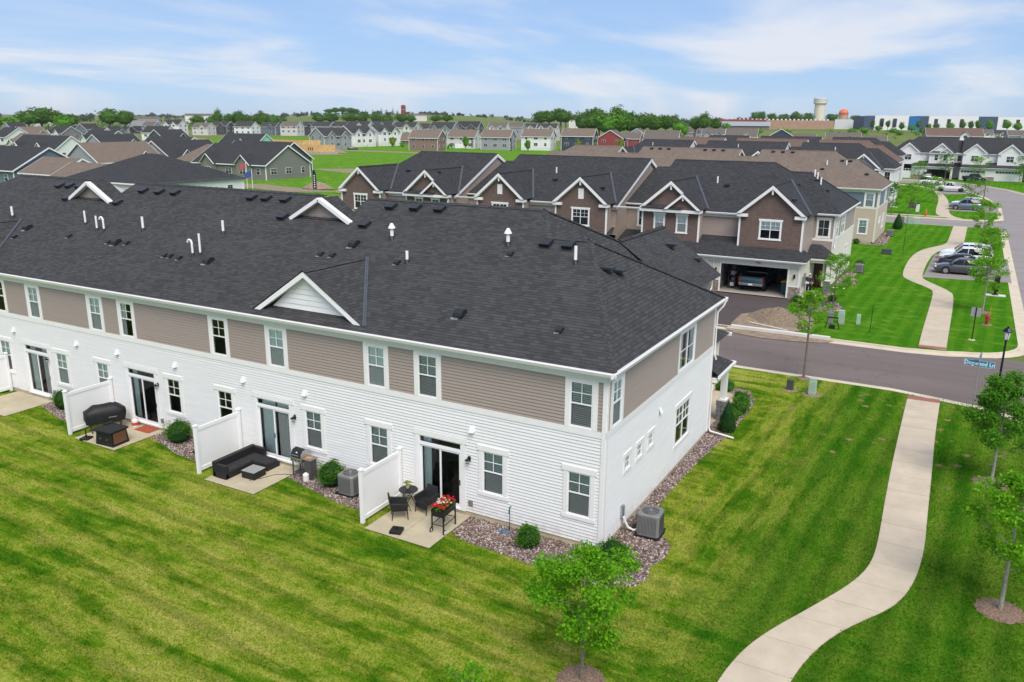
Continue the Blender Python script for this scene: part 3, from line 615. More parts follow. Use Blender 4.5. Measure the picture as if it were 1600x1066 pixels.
gravel_bed([(-20.96, -.02), (-20.96, -.75), (-20.3, -.9), (-19.4, -1.15), (-18.4, -1.45), (-17.2, -1.55), (-16.3, -1.4), (-16.2, -.02)], 420, label='gravel bed beside the round bush')
gravel_bed([(-28.9, -.02), (-28.9, -.75), (-28, -.95), (-26.8, -1.3), (-25.4, -1.5), (-24.4, -1.3), (-24.3, -.02)], 300, label='gravel bed at the far left condenser')
gravel_bed([(-1.7, 44.0), (-1.9, 43.3), (-1.6, 41.0), (.2, 40.2), (1.6, 41.2), (1.5, 43.4), (.4, 45.0), (.2, 48.2), (-.3, 48.3), (-.35, 46)], 60, .06, 'pale rock bed in front of the brown townhouse')
gravel_bed([(-.35, 52), (1.3, 52.4), (1.2, 55), (.6, 56), (.7, 60.6), (-.35, 60.6)], 60, .06, 'rock bed along the side of the brown townhouse')
gravel_bed([(-9, 79.4), (0.4, 79.2), (1.2, 80.4), (.9, 92), (-.15, 92), (-.15, 80.0), (-9, 80.2)], 30, .06, 'rock bed at the corner of the tan townhouse')
# driveway, dug-up kerb and dirt
m = MB(); flat(m, [(-8.5, 32.3), (-4.4, 32.3), (-3.6, 35.2), (-1.9, 36.5), (-2.2, 43.6), (-8.6, 43.6)], .012); struct(m.build('driveway', 'asphalt_drive'))
m = MB(); flat(m, [(-17.4, 32.3), (-9.6, 32.3), (-9.6, 43.6), (-17.4, 43.6)], .012); struct(m.build('driveway', 'asphalt_drive'))
m = MB(); pts = [(-4.6, 32.2), (-3.6, 31.1), (-1.8, 30.7), (.4, 30.9), (2.2, 31.6), (2.5, 32.3), (-1, 32.5)]; flat(m, pts, zr+.03); struct(m.build('spilled_dirt', 'dirt'))
m = MB(); pts = [(-4.4, 33.2), (-4.5, 36.5), (-2.6, 39.4), (-.6, 39.6), (.6, 37), (.7, 34.5), (-.2, 33.0)]; flat(m, pts, .014); struct(m.build('bare_soil', 'dirt'))
def mound(name, cx, cy, rx, ry, h, mat, seed, label=None, kind='structure'):
    rr = random.Random(seed); m = MB(); N, K = 22, 9; ph = [rr.uniform(0, 6.3) for _ in range(6)]
    for k in range(K+1):
        t_ = k/K
        for i in range(N):
            a = 2*math.pi*i/N; w = 1+.13*math.sin(2*a+ph[0])+.09*math.sin(3*a+ph[1])+.06*math.sin(5*a+ph[2]); z = h*(1-t_**1.5)*(1+.10*math.sin(4*a+ph[3]+t_*5))+rr.uniform(-.05, .05)*h*(t_ < 1)
            m.v.append((cx+rx*w*t_*math.cos(a), cy+ry*w*t_*math.sin(a), max(0., z) if t_ < 1 else -.02))
    for k in range(K):
        for i in range(N): m.f.append((k*N+i, (k+1)*N+i, (k+1)*N+(i+1) % N, k*N+(i+1) % N)); m.mi.append(0)
    o = m.build(name, mat, smooth=True); o['kind'] = kind
    if label: o['label'] = label
    return o
mound('dirt_pile', -1.9, 36.4, 2.1, 2.3, .75, 'soil_pile', 5, 'heap of dug soil beside the driveway')
m = MB(); m.box(-4.2, 32.36, -.1, 2.2, 32.72, .10); m.beam((-3.3, 34.0, .08), (-.6, 33.1, .05), .12, .05); struct(m.build('new_kerb', 'concrete_new'))
m = MB(); flat(m, [(-2.5, 44.6), (-2.1, 43.4), (-1.55, 43.0), (-.9, 44.0), (-.75, 48.2), (-2.0, 48.2)], .016); struct(m.build('front_walk', 'concrete_walk'))
m = MB(); m.box(-2.4, 12.05, 0, -.1, 18.2, .03); struct(m.build('front_walk', 'concrete_walk'))
# meadow and bare building lots on the left, the far crossing road
m = MB(); flat(m, [(-62.2, 60), (-62.2, 330), (-420, 420), (-420, 60)], -.14); struct(m.build('meadow', 'meadow'))
m = MB(); flat(m, [(-300, 84), (-62.3, 84), (-62.3, 91), (-300, 91)], -.125); struct(m.build('lot_street', 'asphalt_old'))
for pts in ([(-140, 100), (-104, 94), (-96, 99), (-120, 104)], [(-150, 150), (-118, 138), (-112, 146), (-138, 158)], [(-255, 222), (-205, 214), (-200, 226), (-222, 236), (-250, 240)], [(-230, 252), (-180, 250), (-176, 258), (-230, 262)], [(-118, 216), (-100, 226), (-104, 240), (-124, 228)], [(-440, 330), (-330, 250), (-318, 268), (-420, 350)]):
    m = MB(); flat(m, pts, -.128); struct(m.build('bare_lot', 'dirt'))
mound('soil_heap', -104, 102, 3.2, 2.2, 1.2, 'dirt', 8); mound('soil_heap', -93, 98, 3.0, 2.0, 1.1, 'dirt', 9); mound('soil_heap', -214, 234, 7, 3.2, 1.6, 'dirt', 10)
# ---------------------------------------------------------------- townhouse rows
def up(pts):
    a, b, c = Vector(pts[0]), Vector(pts[1]), Vector(pts[2]); n = (b-a).cross(c-a)
    if len(pts) > 3 and n.length < 1e-6: n = (c-a).cross(Vector(pts[3])-a)
    return pts if n.z >= 0 else pts[::-1]
def newell_up(pts):
    n = Vector((0, 0, 0))
    for i in range(len(pts)): a, b = Vector(pts[i]), Vector(pts[(i+1) % len(pts)]); n += a.cross(b)
    return pts if n.z >= 0 else pts[::-1]
ZE, MN = 6.22, .472
zn = lambda y: ZE+MN*(y+.32)
YL, YR = 5.95, 7.7; ZL, ZR = zn(5.95), zn(7.7); MF = (ZR-ZE)/(16.05-YR)
def townrow(x0, y0, sy, label, name='townhouse_row', roof='shingle_charcoal', up_mat='siding_taupe', low_mat='siding_white', front_low='siding_cream', bay_mat='shake_brown', trim='trim_white', detail=1,
            sections=((-6.15, -15.0), (-17.9, -31.1), (-34.5, -42.0)), bays=(), garages=(), rear=None, Lend=48.0, dormers=(), entry=True, z0=0., end_openings_low=(), end_openings_up=(), front_open=(), gablets=False, bay_dim=(8.72, 6.42, 2.72, 17.35)):
    T = thing(name, label, 'townhouse', (x0, y0, z0))
    P = lambda x, y, z: (x, sy*y, z)
    Rf = MB(); add = lambda *pts: Rf.poly(newell_up([P(*p) for p in pts]))
    L = Lend
    near = [(.29, -.32), (-3.35, YL), (-5.1, YL), (-6.15, YR)]
    for i, (xr, xl) in enumerate(sections):
        if i: near += [(xr, YL), (xr, YR)]
        near += [(xl, YR)]
        near += [(xl, YL)] if i < len(sections)-1 else [(xl-1.05, YL)]
    near += [(-L+3.35, YL), (-L-.29, -.32)]
    add(*[(x, y, zn(y)) for x, y in near])
    for e, s in ((0., 1), (-L, -1)):   # hipped ends
        X = lambda v: e+s*v
        add((X(.29), -.32, ZE), (X(.29), 12.35, ZE), (X(-3.35), YL, ZL))
        add((X(.29), 12.35, ZE), (X(-8), 12.35, ZE), (X(-8), YL, ZL), (X(-3.35), YL, ZL))
        add((X(-6.15), YR, ZR), (X(-5.1), YL, ZL), (X(-1.4), YL, ZE), (X(-1.4), 16.05, ZE))
    for i, (xr, xl) in enumerate(sections):
        xa = -1.4 if i == 0 else xr; xb = xl if i < len(sections)-1 else -L+1.4
        add((xr, YR, ZR), (xl, YR, ZR), (xb, 16.05, ZE), (xa, 16.05, ZE))
    gaps = [(sections[i][1], sections[i+1][0]) for i in range(len(sections)-1)]
    for a, b in gaps:
        add((a+.02, YL, ZL), (b-.02, YL, ZL), (b-.02, 13.5, 6.3), (a+.02, 13.5, 6.3))
    # front bays
    for bx, typ in bays:
        zt, ze, hw, yf = bay_dim
        ya, yb = YR+(ZR-zt)/MF, YR+(ZR-ze)/MF
        for s in (-1, 1):
            if gablets and s > 0: add((bx, yf, zt), (bx+hw, yf, ze), (bx+hw, 11.0, ze), (bx, 11.0, zt))
            else: add((bx, yf, zt), (bx+s*hw, yf, ze), (bx+s*hw, yb, ze), (bx, ya, zt))
        if typ == 'double':
            cx, hw2, zt2, yf2 = bx+1.15, 1.55, 7.72, 17.62
            for s in (-1, 1): add((cx, yf2, zt2), (cx+s*hw2, yf2, 6.42), (cx+s*hw2, 16.9, 6.42), (cx, 16.9, zt2))
            add((bx-hw+.3, 17.62, 6.42), (cx, 17.62, 6.42), (cx, 16.95, 6.72), (bx-hw+.3, 16.95, 6.72))
    if bays:
        for i, (xr, xl) in enumerate(sections):
            xa = -.95 if i == 0 else xr-.1
            add((xa, 18.8, 3.05), (xl+.1, 18.8, 3.05), (xl+.1, 15.7, 4.25), (xa-1.6 if i == 0 else xa, 15.7, 4.25))
            if i == 0: add((xa, 18.8, 3.05), (xa-1.6, 15.7, 4.25), (xa, 15.7, 3.05))
        for a, b in gaps: add((a, 15.6, 3.1), (b, 15.6, 3.1), (b, 13.0, 3.9), (a, 13.0, 3.9))
    if entry:
        add((.35, 12.0, 2.78), (.35, 14.6, 2.78), (-.9, 13.0, 3.62), (-.9, 12.0, 3.62)); add((.35, 14.6, 2.78), (-1.75, 14.6, 2.78), (-1.75, 13.0, 3.62), (-.9, 13.0, 3.62)); add((-.9, 12.0, 3.62), (-.9, 13.0, 3.62), (-1.75, 13.0, 3.62), (-1.75, 12.0, 3.62))
    for dx in dormers:
        for s in (-1, 1): add((dx, -.05, 8.1), (dx+s*2.72, -.05, zn(-.05)), (dx, 3.62, 8.1))
    for a, b in (gaps if gablets else ()):
        gx = (a+b)/2; zd = ZL-.39*1.55
        for s in (-1, 1): add((gx, 5.75, ZL+.92), (gx+s*1.62, 5.75, ZL), (gx+s*1.62, 7.5, zd), (gx, 7.0, ZL+.92))
        add((gx, 7.0, ZL+.92), (gx-1.62, 7.5, zd), (gx+1.62, 7.5, zd))
    for a, b in gaps:
        for x, s in ((a, -1), (b, 1)): add((x, YR, ZR), (x+s*.2, YR, ZR), (x+s*.2, 16.05, ZE), (x, 16.05, ZE)); add((x, YR, ZR), (x+s*.2, YR, ZR), (x+s*.2, YL, ZL+.012), (x, YL, ZL+.012))
    roof_o = Rf.build('roof', roof, T, uv=True)
    # ridge and hip caps: a lapped strip
    cap = MB()
    def capline(a, b, w=.15):
        a, b = Vector(P(*a)), Vector(P(*b)); n = max(2, int((b-a).length/.42))
        for i in range(n):
            p, q = a.lerp(b, i/n), a.lerp(b, (i+1.12)/n); d = (b-a).normalized(); r = d.cross(Vector((0, 0, 1))).normalized()*w; dn = Vector((0, 0, -w*.5))
            l = Vector((0, 0, .02)); h = Vector((0, 0, .042))
            cap.poly([p+l, p+r+dn+l, q+r+dn+h, q+h]); cap.poly([p+l, q+h, q-r+dn+h, p-r+dn+l])
    for i, (xr, xl) in enumerate(sections): capline((xr, YR, ZR), (xl, YR, ZR))
    capline((.29, -.32, ZE), (-3.35, YL, ZL)); capline((.29, 12.35, ZE), (-3.35, YL, ZL)); capline((-3.35, YL, ZL), (-5.1, YL, ZL)); capline((-5.1, YL, ZL), (-6.15, YR, ZR)); capline((-4.15, 11.2, 8.42) if gablets else (-1.4, 16.05, ZE), (-6.15, YR, ZR))
    for a, b in gaps: capline((a, YL, ZL), (b, YL, ZL))
    for bx, typ in bays: capline((bx, bay_dim[3], bay_dim[0]), (bx, 10.5 if not gablets else 11.1, bay_dim[0]))
    for dx in dormers: capline((dx, -.05, 8.1), (dx, 3.62, 8.1))
    cap.build('ridge_cap', roof, T, uv=True)['kind'] = 'stuff'
    # fascia, gutters, soffit
    def gutter(a, b, out):
        """white gutter along an eave from a to b, out = outward unit vector"""
        m = MB(); a, b, o = Vector(P(*a)), Vector(P(*b)), Vector((out[0], sy*out[1], 0)); dn = Vector((0, 0, 1))
        prof = [(-.02, .0), (.10, .02), (.115, -.02), (.07, -.13), (-.02, -.15)]
        A = [a+o*p+dn*q for p, q in prof]; B = [b+o*p+dn*q for p, q in prof]
        for i in range(len(prof)): j = (i+1) % len(prof); m.poly([A[i], A[j], B[j], B[i]])
        m.poly(A[::-1]); m.poly(B); return m.build('gutter', 'fascia_white', T)
    gutter((-L-.3, -.32, ZE-.01), (.4, -.32, ZE-.01), (0, -1)); gutter((.29, -.44, ZE-.012), (.29, 12.45, ZE-.012), (1, 0)); gutter((.4, 12.35, ZE-.01), (-1.5, 12.35, ZE-.01), (0, 1))
    m = MB(); fz = 6.08
    for a in ((-L-.2, -.30, .2, .02), (-.02, -.30, .27, 12.3), (-2, 11.98, .27, 12.33)): pass
    m.poly([P(-L, -.31, fz), P(.28, -.31, fz), P(.28, .02, fz), P(-L, .02, fz)]); m.poly([P(.28, -.31, fz-.001), P(.28, 12.3, fz-.001), P(-.02, 12.3, fz-.001), P(-.02, -.31, fz-.001)])
    m.build('soffit', 'fascia_white', T)
    # walls
    FB = WF((0, 0, 0), (1, 0, 0), (0, -sy, 0)); FS = WF((0, 0, 0), (0, sy, 0), (1, 0, 0))
    zb0, zb1, zf = 3.93, 4.14, 5.77
    exp = .114 if detail >= 1 else .21
    rear = rear or dict(up=[], low=[], doors=[])
    upo = [(a, b, 4.17, 5.68) for a, b, *_ in rear['up']]; lowo = [(a, b, 1.10, 2.62) for a, b, *_ in rear['low']]+[(a, b, .16, 2.70) for a, b, *_ in rear['doors']]
    m = MB(); siding(m, FB, -L, 0, .19, zb0, lowo, exp); m.build('lap_siding', low_mat, T)['kind'] = 'stuff'
    m = MB(); siding(m, FB, -L, 0, zb1, zf, upo, exp); m.build('lap_siding', up_mat, T)['kind'] = 'stuff'
    m = MB(); siding(m, FS, 0, 12, .19, zb0, end_openings_low, exp); m.build('lap_siding', low_mat if not bays or sy > 0 else front_low, T)['kind'] = 'stuff'
    m = MB(); siding(m, FS, 0, 12, zb1, zf, end_openings_up, exp); m.build('lap_siding', up_mat, T)['kind'] = 'stuff'
    m = MB(); FB.box(m, -L, .03, zb0, zb1, -.1, .04); FS.box(m, -.03, 12.03, zb0, zb1, -.1, .041); m.build('belt_band', trim, T)
    m = MB(); FB.box(m, -L, .03, zf, 6.2, -.1, .03); FS.box(m, -.03, 12.03, zf, 6.2, -.1, .031); m.build('frieze', trim, T)
    m = MB(); FB.box(m, -L, -.01, -.1, .19, -.2, -.012); FS.box(m, .012, 12, -.1, .19, -.2, -.012); m.build('foundation', 'foundation', T)
    m = MB(); FB.box(m, -.11, .028, .15, 6.1, -.1, .05); FS.box(m, -.03, .10, .149, 6.099, -.1, .052); m.build('corner_board', trim, T)
    m = MB(); FS.box(m, 11.9, 12.03, .15, 6.1, -.1, .05); m.build('corner_board', trim, T)
    # plain closing walls: left end, ends and back of the inner body
    m = MB(); m.poly([P(-L, 0, 0), P(-L, 12, 0), P(-L, 12, 6.2), P(-L, 0, 6.2)]); m.poly([P(-L+1.7, 12, 0), P(-L+1.7, 15.7, 0), P(-L+1.7, 15.7, 6.2), P(-L+1.7, 12, 6.2)]); m.poly([P(-L, 12, 0), P(-L+1.7, 12, 0), P(-L+1.7, 12, 6.2), P(-L, 12, 6.2)])
    m.build('end_wall', up_mat, T)
    # gable ends of the raised roof sections, rakes, rear gablets in the gaps
    for gi, (a, b) in enumerate(gaps):
        for x, s in ((a, -1), (b, 1)):   # a = left edge of a section (faces -x), b = right edge of next (faces +x)
            F = WF((x, 0, 0), (0, sy, 0), (s*-1, 0, 0)) if False else WF((x, 0, 0), (0, sy, 0), (-1 if s < 0 else 1, 0, 0))
            if s < 0: F = WF((x, 0, 0), (0, sy, 0), (-1, 0, 0))
            m = MB(); lim = lambda z: (max(YL, YR-(ZR-z)/MN), YR+(ZR-z)/MF)
            siding(m, F, 0, 0, 6.25, ZR, (), exp, lim=lim); siding(m, F, 13, 15.75, .15, 6.25, (), exp)
            m.build('gable_siding', up_mat, T)['kind'] = 'stuff'
            m = MB(); o = .16*(-1 if s < 0 else 1)
            m.beam(P(x+o, YR, ZR-.17), P(x+o, 16.1, ZE-.19), .06, .3); m.beam(P(x+o, YR, ZR-.17), P(x+o, YL, ZL-.17), .06, .3)
            m.build('rake_board', trim, T)
        gx = (a+b)/2
        if gablets:
         Fg = WF((0, sy*6.0, 0), (1, 0, 0), (0, -sy, 0)); m = MB()
         siding(m, Fg, gx-1.6, gx+1.6, ZL-.02, ZL+.86, (), .105, lim=lambda z: (gx-1.6*(1-(z-ZL)/.92), gx+1.6*(1-(z-ZL)/.92)))
         m.build('gable_siding', up_mat, T)['kind'] = 'stuff'
         m = MB()
         for s in (-1, 1): m.beam(P(gx, 5.78, ZL+.85), P(gx+s*1.75, 5.78, ZL-.12), .16, .26, up=(0, 1, 0))
         m.build('rake_board', trim, T)
        Fd = WF((0, sy*13.1, 0), (1, 0, 0), (0, sy, 0)); m = MB(); ww = (gx-.2, gx+.95, 4.3, 5.7); siding(m, Fd, min(a, b), max(a, b), .15, 6.2, [ww], exp); m.build('lap_siding', up_mat, T)['kind'] = 'stuff'
        if bays: window(T, Fd, *ww, kind='fixed', grid=(2, 2), fill='dark', detail=min(detail, 1), base=.03, case=dict(trim_mat=None) if False else dict(mat=trim))
        gutter((a, 13.5, 6.29), (b, 13.5, 6.29), (0, 1))
    # rear dormers
    for dx in dormers:
        Fd = WF((dx, sy*.3, 0), (1, 0, 0), (0, -sy, 0)); d = MB(); F2 = Fd
        F2.quad(d, -1.95, 1.95, 6.45, 6.5, 0); dm = MB(); zb = 6.52
        dm.poly([P(dx-1.98, .3, zb-.04), P(dx+1.98, .3, zb-.04), P(dx, .3, 8.02)]); do = dm.build('dormer', 'trim_white', T)
        z = zb
        while z < 7.9:
            zt = min(z+.205, 7.95); w0, w1 = 1.9*(1-(z-zb)/1.5), 1.9*(1-(zt-zb)/1.5)
            if w1 < .03: w1 = 0.
            if w0 > .05:
                pl = MB(); cut = [-1, rnd.uniform(-.5, .5), 1] if w0 > .7 else [-1, 1]
                for c0, c1 in zip(cut[:-1], cut[1:]):
                    q = MB(); l0, r0, l1, r1 = w0*c0, w0*c1, (w1*c0 if abs(c0) == 1 else w0*c0), (w1*c1 if abs(c1) == 1 else w0*c1)
                    l1 = max(-w1, min(w1, l1)); r1 = max(-w1, min(w1, r1)); g = .004
                    q.hexa([Fd.P(l0+g, z, .05), Fd.P(r0-g, z, .05), Fd.P(r0-g, z, .004), Fd.P(l0+g, z, .004), Fd.P(l1+g, zt-.006, .028), Fd.P(max(r1-g, l1+g), zt-.006, .028), Fd.P(max(r1-g, l1+g), zt-.006, .004), Fd.P(l1+g, zt-.006, .004)])
                    q.build('plank', low_mat, do)
            z += .205
        m = MB(); yr_ = -.03
        for s in (-1, 1):
            a0, b0_ = (dx, 8.06), (dx+s*2.66, 6.33)
            m.slab([P(a0[0], yr_, a0[1]), P(b0_[0], yr_, b0_[1]), P(b0_[0]-s*.32, yr_, b0_[1]+.0), P(a0[0], yr_, a0[1]-.21)], (0, sy*.05, 0))
            m.slab([P(dx, .02, 7.88), P(dx+s*2.3, .02, 6.40), P(dx+s*2.3, .3, 6.40), P(dx, .3, 7.88)], (0, 0, .02))
        m.build('rake_board', trim, do)
        for s in (1, -1):
            m = MB(); a, b = Vector(P(dx+s*2.72, -.05, zn(-.05)+.02)), Vector(P(dx, 3.62, 8.12)); m.beam(a+Vector((s*.05, 0, 0)), b+Vector((s*.05, 0, 0)), .07, .02); m.beam(a+Vector((s*.14, 0, -.0)), b+Vector((s*.14, 0, -.0)), .05, .03); m.build('valley_flashing', 'flashing', do)
    # front
    if bays:
        Fc = WF((0, sy*15.7, 0), (1, 0, 0), (0, sy, 0)); m = MB()
        for i, (xr, xl) in enumerate(sections): siding(m, Fc, xl, -1.7 if i == 0 else xr, 3.6, 6.0, (), exp)
        m.build('lap_siding', up_mat, T)['kind'] = 'stuff'
        m = MB()
        for i, (xr, xl) in enumerate(sections): Fc.box(m, xl, -1.7 if i == 0 else xr, 5.82, 6.16, -.1, .035)
        m.build('frieze', trim, T)
        for i, (xr, xl) in enumerate(sections):
            bs = sorted(b for b, _ in bays if xl-1 < b < xr+6); edges = [xl]+[e for b in bs for e in (b-2.75, b+2.75)]+[-1.5 if i == 0 else xr]
            for a, b in zip(edges[::2], edges[1::2]):
                if b-a > .2: gutter((a, 16.05, ZE-.01), (b, 16.05, ZE-.01), (0, 1))
        Fr = WF((-1.7, 0, 0), (0, sy, 0), (1, 0, 0)); m = MB(); siding(m, Fr, 12, 17, .15, 6.1, (), exp); m.build('lap_siding', up_mat if detail < 1 else up_mat, T)['kind'] = 'stuff'
        for bi, (bx, typ) in enumerate(bays):
            Fb = WF((bx, sy*(17.0 if not gablets else 16.6), 0), (1, 0, 0), (0, sy, 0)); bo = MB()
            wins = [(-.78, .78, 4.45, 5.85, 1)] if typ != 'double' else [(-1.35, -.55, 4.45, 5.85, 0), (.62, 1.42, 4.45, 5.85, 0)]
            siding(bo, Fb, -2.45, 2.45, 3.45, 8.45 if not gablets else 8.3, [w[:4] for w in wins], .2 if detail else .25, .02, lim=lambda z: (-2.45, 2.45) if z <= 6.3 else (-2.45*(8.45-z)/2.15, 2.45*(8.45-z)/2.15))
            B = bo.build('bay', bay_mat, T)
            for s in (-1, 1):
                Fs = WF((bx+s*2.45, 0, 0), (0, sy, 0), (s, 0, 0)); q = MB(); siding(q, Fs, 15.7, 17, 3.6, 6.3, (), exp); q.build('return_siding', up_mat if detail < 2 else bay_mat, B)['kind'] = 'stuff'
            if gablets: continue
            for s in (-1, 1):
                q = MB(); Fb.box(q, s*2.47-.07, s*2.47+.07, 3.3, 6.15, -.08, .04); q.build('corner_trim', trim, B)
                q = MB(); Fb.box(q, s*2.25-.42, s*2.25+.42, 6.12, 6.36, -.3, .28); q.build('eave_return', trim, B)
            q = MB()
            for s in (-1, 1):
                q.slab([P(bx, 17.33, 8.68), P(bx+s*2.7, 17.33, 6.40), P(bx+s*2.34, 17.33, 6.40), P(bx, 17.33, 8.40)], (0, sy*.05, 0))
                q.slab([P(bx, 17.0, 8.36), P(bx+s*2.3, 17.0, 6.42), P(bx+s*2.3, 17.33, 6.42), P(bx, 17.33, 8.36)], (0, 0, .02))
            q.box(*P(bx-.06, 17.05, 7.95), *P(bx+.06, 17.3, 8.42)); q.build('rake_board', trim, B)
            if typ == 'vent': q = MB(); Fb.box(q, -.26, .26, 6.75, 7.65, 0, .05); q.build('gable_vent', trim, B)
            if typ == 'double':
                cx = bx+1.15; q = MB(); F3 = WF((cx, sy*17.28, 0), (1, 0, 0), (0, sy, 0)); siding(q, F3, -1.4, 1.4, 6.35, 7.6, (), .2, .02, lim=lambda z: (-1.4*(7.6-z)/1.25, 1.4*(7.6-z)/1.25)); q.build('small_gable', bay_mat, B)
                q = MB()
                for s in (-1, 1): q.slab([P(cx, 17.6, 7.68), P(cx+s*1.58, 17.6, 6.38), P(cx+s*1.28, 17.6, 6.38), P(cx, 17.6, 7.44)], (0, sy*.05, 0))
                q.box(*P(cx-.05, 17.32, 7.1), *P(cx+.05, 17.58, 7.46)); q.box(*P(bx-2.6, 17.05, 6.1), *P(bx+2.6, 17.5, 6.34)); q.build('rake_board', trim, B)
            for w in wins: window(B, Fb, *w[:4], wide=w[4], fill='shade' if bi % 2 else 'half_shade', grid=(2, 2), detail=2 if detail >= 1 and bi < 2 else 1, base=.012, case=dict(mat=trim, w=.1, head=.16, sill=.11))
            for s in (1,):
                q = MB(); a, b = Vector(P(bx+2.76, 15.55, 6.46)), Vector(P(bx+.06, 10.5, 8.76)); q.beam(a, b, .16, .03); q.build('valley_flashing', 'flashing', B)
            if detail: q = MB(); q.tube([P(bx-2.5, 16.1, 6.0), P(bx-2.5, 15.95, 5.7), P(bx-2.5, 15.8, 4.4)], .04, 6); q.build('downspout', 'trim_white', B)
        # garage storey
        Fg = WF((0, sy*18.3, 0), (1, 0, 0), (0, sy, 0))
        for i, (xr, xl) in enumerate(sections):
            xa = -1.35 if i == 0 else xr; gs = [g for g in garages if xl-.5 < (g[0]+g[1])/2 < xa+.5]
            m = MB(); siding(m, Fg, xl, xa, .12, 3.0, [(g[0], g[1], 0., 2.4) for g in gs], exp); m.build('lap_siding', front_low, T)['kind'] = 'stuff'
            m = MB(); Fx = WF((xa, 0, 0), (0, sy, 0), (1, 0, 0)); siding(m, Fx, 12, 18.3, .12, 3.0, (), exp); m.build('lap_siding', front_low, T)['kind'] = 'stuff'
            m = MB(); Fg.box(m, xl-.02, xa+.02, 2.55, 3.0, 0, .05)
            for g in gs: Fg.box(m, g[0]-.13, g[0], .1, 2.55, 0, .052); Fg.box(m, g[1], g[1]+.13, .1, 2.55, 0, .052); Fg.box(m, g[0], g[1], 2.4, 2.55, 0, .048)
            Fg.box(m, xa-.14, xa+.03, .1, 3.0, 0, .055); m.build('garage_trim', trim, T)
            gutter((xl+.1, 18.8, 3.04), (-.85 if i == 0 else xr-.1, 18.8, 3.04), (0, 1))
            m = MB(); m.poly([P(xl, 18.3, 2.98), P(xa+.3, 18.3, 2.98), P(xa+.3, 18.82, 2.95), P(xl, 18.82, 2.95)]); m.build('soffit', 'fascia_white', T)
            cuts = sorted([xl]+[e for g in gs for e in (g[0]-.14, g[1]+.14)]+[xa])
            for a, b in zip(cuts[::2], cuts[1::2]):
                if b-a > .15:
                    pier = MB(); Fg.box(pier, a-.0, b+(.05 if b == xa else 0), 0, 1.0, -.2, .035); pr = pier.build('stone_pier', 'stone_brown', T)
                    if detail >= 1:
                        z_ = .03; k_ = 0
                        while z_ < .95:
                            u = a+.01-(.18 if k_ % 2 else 0); hh = rnd.uniform(.11, .17)
                            while u < b-.03:
                                w_ = rnd.uniform(.22, .42); st = MB(); l_, r_ = max(u, a+.01), min(u+w_-.012, b+.03)
                                if r_-l_ > .05: Fg.box(st, l_, r_, z_, min(z_+hh-.012, .98), .02, .05+rnd.uniform(0, .02)); st.build('stone', 'stone_brown', pr)
                                u += w_
                            z_ += hh; k_ += 1
                    cp = MB(); Fg.box(cp, a-.02, b+.03, 1.0, 1.06, 0, .075); cp.build('cap_stone', trim, pr)
        for k, g in enumerate(garages):
            if len(g) > 2 and g[2] == 'open':
                m = MB(); u0, u1 = g[0]-.25, g[1]+.25; yb = 12.2; q = lambda u, y, z: P(u, y, z)
                m.poly([q(u0, 18.2, 2.7), q(u1, 18.2, 2.7), q(u1, yb, 2.7), q(u0, yb, 2.7)], 0); m.poly([q(u0, yb, 0), q(u1, yb, 0), q(u1, yb, 2.7), q(u0, yb, 2.7)], 0)
                for u in (u0, u1): m.poly([q(u, 18.2, 0), q(u, yb, 0), q(u, yb, 2.7), q(u, 18.2, 2.7)], 0)
                m.poly([q(u0, 18.45, .09), q(u1, 18.45, .09), q(u1, yb, .09), q(u0, yb, .09)], 1); m.build('garage', ['interior_mid', 'concrete_floor'], T)
            else:
                m = MB(); Fg.box(m, g[0], g[1], .05, 2.4, -.1, -.06); gd = m.build('garage_door', 'garage_white', T)
                nz = 4
                for r_ in range(nz):
                    for c_ in range(8):
                        w_ = (g[1]-g[0])/8; q = MB(); a = (g[0]+w_*c_+.06, g[0]+w_*(c_+1)-.06, .05+r_*.5875+.07, .05+(r_+1)*.5875-.06)
                        Fg.box(q, *a, -.06, -.045); q.build('panel' if r_ < nz-1 or c_ % 2 else 'pane', 'garage_white' if r_ < nz-1 or detail == 1 else 'pane_dark', gd)
    if entry:
        Fe = WF((0, sy*12.0, 0), (1, 0, 0), (0, sy, 0)); w_ = (-1.35, -.45, 4.3, 5.7)
        m = MB(); siding(m, Fe, -1.75, 0, .15, 6.1, [w_], exp); m.build('lap_siding', up_mat, T)['kind'] = 'stuff'
        window(T, Fe, *w_, kind='fixed', grid=(2, 2), detail=1, base=.03, case=dict(mat=trim))
        m = MB(); Fe.box(m, -1.75, .03, 3.93, 4.14, 0, .04); Fe.box(m, -.12, .03, .1, 6.1, 0, .05); m.build('belt_band', trim, T)
        m = MB(); Fe.box(m, -1.62, -.62, .1, 2.2, .015, .06); do = m.build('front_door', 'door_red', T)
        q = MB(); Fe.box(q, -1.74, -1.62, .1, 2.3, .01, .07); Fe.box(q, -.62, -.5, .1, 2.3, .01, .07); Fe.box(q, -1.74, -.5, 2.2, 2.34, .01, .072); q.build('door_frame', trim, do)
        gutter((.45, 14.6, 2.77), (-1.75, 14.6, 2.77), (0, 1)); gutter((.35, 12.0, 2.765), (.35, 14.7, 2.765), (1, 0))
        m = MB(); m.box(*P(-.02, 14.0, 1.0), *P(.24, 14.3, 2.64)); m.box(*P(-.09, 13.93, 2.5), *P(.31, 14.37, 2.64)); m.box(*P(-.09, 13.93, .98), *P(.31, 14.37, 1.06)); co = m.build('porch_column', trim, T)
        m = MB(); m.box(*P(.0, 14.0, 0), *P(.22, 14.3, 1)); m.build('core', 'stone_grey', co)
